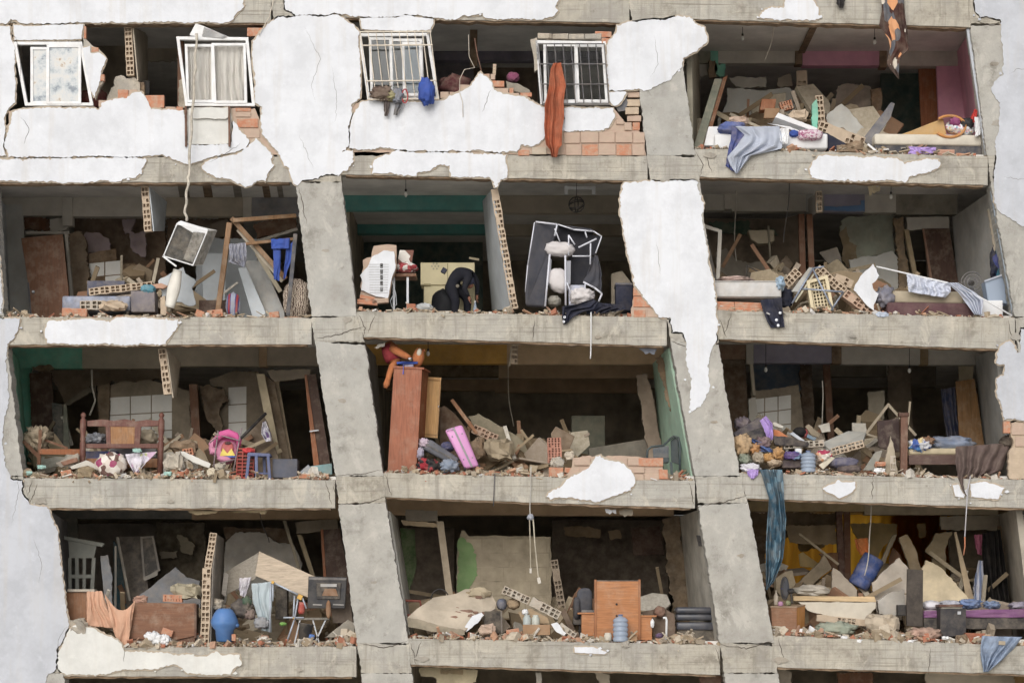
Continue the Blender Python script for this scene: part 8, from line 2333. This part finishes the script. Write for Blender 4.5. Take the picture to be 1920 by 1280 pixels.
obj('top', MB().prism([f2R(536, 634, .2), f2R(682, 636, .2), f2R(728, 624, .5), f2R(590, 622, .5)], (0, 0, .02)), WOOD('a08468', 'x', .3), t)
t = thing('table_fan', 'black table fan on the orange cabinet', 'fan', f2R(620, 618, .4))
cf = f2R(615, 530, .45)
for rr in (.19, .13):
    obj('guard_ring', MB().tube([cf + V((rr * .45 * math.cos(a), rr * .5 * math.cos(a) + (.0 if rr > .15 else -.03), rr * 1.12 * math.sin(a))) for a in [i * math.pi / 12 for i in range(25)]], .009, 6), M('3a3c44', .5), t)
obj('grille_disc', MB().lump(cf, (.085, .03, .2), None, .03, 2, 16), M('44464e', .5, dust=.1), t, smooth=True)
obj('motor', MB().lump(f2R(648, 545, .45), (.07, .07, .05), None, .05, 2, 14), BLACK, t, smooth=True)
obj('stand', MB().tube([f2R(650, 560, .45), f2R(655, 612, .4)], .018, 8), BLACK, t)
obj('badge', MB().lathe(f2R(600, 532, .40), [(.018, 0), (.016, .01)], rotx(90), 12), M('3a3fb0', .6, dust=0), t)
VS('cream_bottle', 'cream bottle standing at the column beside the table fan', f2R, 555, 540, 580, 622, .35, M('b5a996', .7), 'bottle')
VS('pink_jar', 'pink jar on the orange cabinet under the fan', f2R, 578, 602, 606, 626, .25, M('b57aa8', .7), 'jar')
LU('olive_rag', 'olive rag on the orange cabinet', 'rag', f2R, 620, 598, 648, 625, .3, M('7d8a5a', .8), .05, .3)
t = thing('dark_bed', 'dark brown bed with a tall head board and a purple sheet', 'bed', f2R(1600, 760, .8))
DB = M('3a332f', .6, .1, dust=.12)
obj('head_board', MB().prism([f2R(1284, 425, .5), f2R(1370, 430, .5), f2R(1368, 740, .5), f2R(1280, 735, .5)], (0, .08, 0)), DB, t, bevel=.006)
obj('side_rail', bx(f2R, 1372, 692, 2050, 752, .6, .06), M('2c2b30', .6), t, bevel=.006)
obj('mattress', bx(f2R, 1372, 648, 2050, 692, .62, 1.2), M('8d7a8a', .9), t, bevel=.03)
obj('purple_sheet', cloth(f2R, [(1372, 655), (1372, 690)], [(2050, 640), (2050, 690)], .59, .015, 4, 50, 8), M('7d4a7e', .9, .1, dust=.15), t, smooth=True, solid=.008)
LU('white_pillow', 'white pillow at the head of the dark bed', 'pillow', f2R, 1364, 596, 1462, 652, .8, M('c9c8d2', .9), .2, .12)
for lab, a, c in (('blue blanket rumpled on the bed beside the hanging towel', (1558, 590, 1680, 642), '5f80b5'), ('blue checked shirt on the bed under the black clothes', (1700, 600, 1785, 640), '6f8ab5'), ('lavender cloth at the end of the dark bed', (1835, 605, 1990, 645), '9490a8'), ('white sheet folded on the dark bed', (1450, 596, 1570, 640), 'b9bccb')):
    LU('bedding', lab, 'bedding', f2R, *a, .85, M(c, .9, .15), .2, .35)
t = thing('nightstand', 'dark nightstand at the slab edge in front of the bed', 'nightstand', f2R(1530, 795, .3))
obj('body', bx(f2R, 1464, 640, 1604, 792, .22, .4), M('2f2f35', .6, .1, dust=.15), t, bevel=.006)
obj('top', bx(f2R, 1458, 618, 1586, 632, .2, .42), WOOD('5a3a30', 'x', .2), t, bevel=.004)
obj('books', bx(f2R, 1470, 632, 1582, 640, .24, .3), M('b5aea0', .8), t)
obj('handle', bx(f2R, 1558, 656, 1576, 672, .205, .02), M('b5b7bd', .4, dust=0), t)
CL('pink_garment', 'pink top hung on the wall beside the black clothes', 'clothing', f2R, [(1648, 240), (1655, 300), (1668, 345)], [(1696, 235), (1690, 300), (1690, 350)], 2.4, M('b5487a', .9, .1), .04, 2)
CL('black_clothes_rail', 'black clothes hanging in a row on the wall above the bed', 'clothing', f2R, [(1692, 230), (1695, 400), (1705, 640)], [(1790, 210), (1815, 380), (1845, 640)], 2.3, M('1d1b1d', .9, .15, dust=.05), .07, 4, 3, 36, 26)
CL('striped_towel', 'white and blue striped towel hanging beside the black clothes', 'towel', f2R, [(1672, 380), (1650, 480), (1640, 610)], [(1695, 380), (1702, 480), (1700, 610)], 2.0, make_pattern('towel_stripe', [(0, 'c4c8d6'), (.6, '7d8db0')], 3.5, 'WAVE', .5), .03, 3)
JEAN = M('7f92ad', .9, .18, scale=6, dust=.1)
t = thing('denim_jacket', 'pale denim jacket hanging over the beam edge', 'jacket', f2R(1780, 985, -.05))
obj('body', cloth(f2R, [(1690, 790), (1684, 850), (1685, 910), (1700, 985)], [(1910, 795), (1870, 850), (1810, 910), (1722, 985)], -.05, .05, 3.5, 36, 30, 3), JEAN, t, smooth=True, solid=.01)
obj('patch', MB().obox(f2R(1800, 828, -.11), (.12, .012, .07), roty(3)), M('a3957c', .9), t)
loose_brick(f2R, 'orange clay block on the edge beside the denim jacket', 1645, 805, 90, 62, .08, 2, M('a55a38', .9))
chunk(f2R, 'tan mortar lump beside the orange clay block', 1545, 785, 1610, 835, .1, BROWNMORTAR, 5)
SL('thin_tray', 'grey tray lying on the edge below the orange cabinet', 'tray', f2R, [(715, 775), (868, 766), (872, 782), (722, 790)], .1, .2, M('7d7570', .7))
VS('white_bowl', 'white bowl tipped over behind the grey tray', f2R, 725, 745, 788, 775, .2, WHITE, 'bowl', 40)
LU('sage_sheet', 'pale sage sheet under the wide cream slab', 'sheet', f2R, 790, 715, 1000, 785, .3, M('8f9a88', .9), .15, .35)
BX('white_stick', 'short white stick at the cabinet corner', 'stick', f2R, 690, 750, 706, 785, .12, .04, WHITE, skew=8)
SL('stacked_slabs', 'flat pale stones stacked at the column beside the cabinet', 'stones', f2R, [(545, 738), (618, 735), (625, 752), (610, 770), (548, 762)], .1, .15, M('b0a692', .95), 1)
BX('black_box', 'black box beside the crumpled slab at the bed head', 'box', f2R, 1232, 620, 1285, 680, .7, .2, BLACK)
pile(f2R, 'loose rubble along the slab edge below the orange cabinet and slabs', 540, 1280, 320, 26, .12, .07)
pile(f2R, 'loose rubble along the slab edge at the nightstand', 1200, 1960, 330, 27, .12, .065)
for i, (x, y, lab) in enumerate(((940, 798, 'white plaster crumb on the beam edge below the sage sheet'), (1022, 818, 'small white crumb on the beam edge below the masonry chunk'), (1490, 800, 'white cup scrap in front of the nightstand'), (1300, 820, 'white shard on the beam edge below the bed head'))):
    chunk(f2R, lab, x - 18, y - 9, x + 18, y + 9, .05, WHITE, 50 + i, 'plaster_crumb', 'plaster chip', .04)
LU('salmon_bricks', 'salmon broken brick heap at the bed head', 'brick heap', f2R, 1290, 745, 1460, 815, .2, M('a98574', .95, .3, scale=8), .2, .32, 3)

# ============================================================ R1, only its top edge shows
for F, pts, Y, m in ((f2M, [(250, 965), (360, 962), (500, 970), (570, 975), (560, 1040), (480, 1100), (350, 1100), (340, 1020), (260, 1010)], .6, M('b9ab86', .9)), (f2M, [(885, 990), (915, 990), (918, 1050), (890, 1050)], .8, OFFW),
                     (f2M, [(1205, 985), (1290, 1000), (1300, 1120), (1270, 1120)], 1.2, CREAMWALL), (f2R, [(1390, 990), (1880, 1000), (1890, 1200), (1390, 1200)], 1.6, CREAMWALL), (f2R, [(1870, 1010), (2000, 1000), (2000, 1200), (1880, 1200)], 1.0, M('8d6a30', .9)),
                     (f2R, [(580, 970), (650, 985), (660, 1200), (590, 1200)], .9, M('9c9080', .9)), (f2M, [(1780, 1005), (1895, 1008), (1895, 1200), (1800, 1200)], .7, M('6f4a38', .9)), (f2R, [(900, 990), (1100, 990), (1100, 1200), (920, 1200)], 3.0, DOORB)):
    wallpiece(F, pts, Y, m, .1, 1.5)
wallpiece(f2M, [(365, 972), (490, 975), (488, 1000), (368, 998)], .57, M('8d7a58', .9), .02, 1, name='vent_grate')

# spalled spots at the joints
SPALL = make_concrete('spalled_concrete', (.33, .29, .235), (.22, .19, .15), False, .5)
for x, y, s in ((700, 640, 16), (1268, 640, 10), (690, 632, 10), (745, 942, 14), (715, 938, 12), (1300, 945, 9), (790, 1243, 12), (1410, 940, 10), (1462, 1246, 13), (1330, 292, 11), (1318, 282, 9), (1905, 640, 12), (1850, 300, 10), (75, 948, 12), (640, 338, 8), (650, 600, 9), (585, 640, 8), (1600, 640, 6), (1120, 640, 6), (320, 948, 7), (1250, 340, 9), (870, 946, 7), (1700, 948, 6), (560, 1264, 8), (1865, 120, 8), (1868, 230, 11), (665, 700, 5), (640, 760, 7), (1340, 800, 6), (1390, 1050, 7), (700, 1100, 6), (610, 470, 6)):
    y -= 9 if y > 620 else 0
    q = [(x + s * random.uniform(.6, 1.4) * math.cos(a), y + .55 * s * random.uniform(.5, 1.3) * math.sin(a)) for a in [i * .6 for i in range(10)]]
    if all(solid(a, b) for a, b in q):
        obj('spall', MB().prism([W(a, b, -.004) for a, b in rag(q, 1.2, 3)], (0, .03, 0)), SPALL, BLD)

# ------------------------------------------------------------ hairline cracks in plaster and concrete
CRACK = M('4b4137', .95, .2, dust=0)


def crack(pts, Y, w=.7, seed=0):
    pp = []
    for a, b in zip(pts, pts[1:]):
        n = max(2, int(math.hypot(b[0] - a[0], b[1] - a[1]) / 5))
        for k in range(n):
            u = k / n
            pp.append((a[0] + (b[0] - a[0]) * u + random.uniform(-1.5, 1.5), a[1] + (b[1] - a[1]) * u + random.uniform(-1.5, 1.5)))
    pp.append(pts[-1])
    obj('crack', MB().tube([W(x, y, Y) for x, y in pp], [.0045 * w * (.35 + math.sin(math.pi * i / max(1, len(pp) - 1))) for i in range(len(pp))], 4), CRACK, BLD)


for pts in ([(565, 40), (600, 110), (585, 160), (592, 200)], [(20, 60), (40, 90), (38, 150)], [(40, 220), (55, 240), (45, 270)], [(380, 310), (420, 290), (450, 270)], [(905, 210), (920, 170)], [(1890, 140), (1905, 130), (1930, 128)], [(1880, 330), (1905, 336), (1930, 335)],
            [(60, 1000), (80, 1060), (70, 1100)], [(105, 1230), (112, 1190), (130, 1170)], [(30, 880), (36, 920), (20, 990)], [(560, 250), (580, 300), (590, 320)], [(1225, 60), (1235, 120), (1215, 150)], [(235, 1215), (232, 1240)], [(620, 120), (632, 180), (628, 240)], [(1230, 450), (1240, 520)]):
    crack(pts, -.0165)
for pts in ([(1306, 285), (1318, 310), (1312, 330)], [(1322, 288), (1335, 325)], [(672, 590), (685, 615), (680, 640)], [(702, 592), (690, 625)], [(598, 600), (590, 640)], [(588, 612), (596, 645)], [(1350, 600), (1362, 632)], [(1372, 588), (1358, 628)], [(1890, 600), (1902, 650)],
            [(70, 905), (55, 945)], [(60, 900), (52, 930)], [(722, 890), (735, 930)], [(1292, 905), (1302, 948)], [(1385, 890), (1398, 930)], [(1342, 1215), (1356, 1260)], [(770, 1205), (780, 1245)], [(790, 1200), (778, 1235)], [(625, 905), (632, 950)], [(610, 900), (622, 945)], [(1460, 1195), (1470, 1240)], [(1000, 640), (1002, 600)], [(1635, 935), (1637, 890)], [(1740, 1262), (1745, 1215)]):
    crack(pts, .022, 1.05)
for pts in ([(595, 635), (640, 625), (682, 612)], [(630, 892), (680, 888), (718, 880)], [(640, 945), (690, 942), (722, 930)], [(1258, 640), (1290, 650)], [(1305, 950), (1360, 940), (1400, 928)], [(675, 1205), (720, 1215), (765, 1200)], [(1352, 1208), (1400, 1215), (1450, 1200)], [(560, 350), (575, 420)], [(1830, 40), (1860, 48), (1878, 42)]):
    crack(pts, .0, 1.1)

heap(f5R, 'broken masonry heaped at the back of the pink room', 180, 1120, 260, 71, 1.5)
heap(f4L, 'broken masonry heaped behind the wrapped mattress', 480, 1080, 150, 72, 1.15)
heap(f4R, 'broken masonry heaped behind the folding chair frame', 250, 1320, 240, 73, 1.15)
heap(f3L, 'broken masonry heaped behind the wooden bed and stroller', 200, 1450, 240, 74, .85)
heap(f3M, 'broken masonry heaped at the back of the tan room', 520, 1250, 200, 75, .85)
heap(f3R, 'broken masonry heaped behind the clothes', 380, 1260, 240, 76, .95)
heap(f2L, 'broken masonry heaped behind the chest and rack', 380, 1700, 230, 77, .75)
heap(f2M, 'broken masonry heaped behind the jars and desk', 300, 1620, 150, 78, .6)
heap(f2R, 'broken masonry heaped around the blue barrel', 480, 1750, 330, 79, 1.35)

# torn wires hanging from the ceilings
for k, (F, x, y0, y1, Y) in enumerate(((f5R, 560, 110, 330, 1.2), (f4R, 640, 90, 420, 2.2), (f4R, 350, 95, 520, 3.0), (f3M, 850, 180, 520, 3.6), (f2L, 1300, 110, 280, 2.4), (f2R, 1090, 130, 460, 1.2))):
    pts = [F(x + 14 * math.sin(i * .55 + k) * i / 8 + (k % 5 - 2) * i * 2.5, y0 + (y1 - y0) * i / 8, Y) for i in range(9)]
    pts[0].z = floor_z(str(int(F.cell[0]) + 1) + F.cell[1]) - .12
    obj('torn_wire', MB().tube(pts, .006 + .002 * (k % 3), 6), (IVORY, IRON, OFFW)[k % 3], BLD, smooth=True)
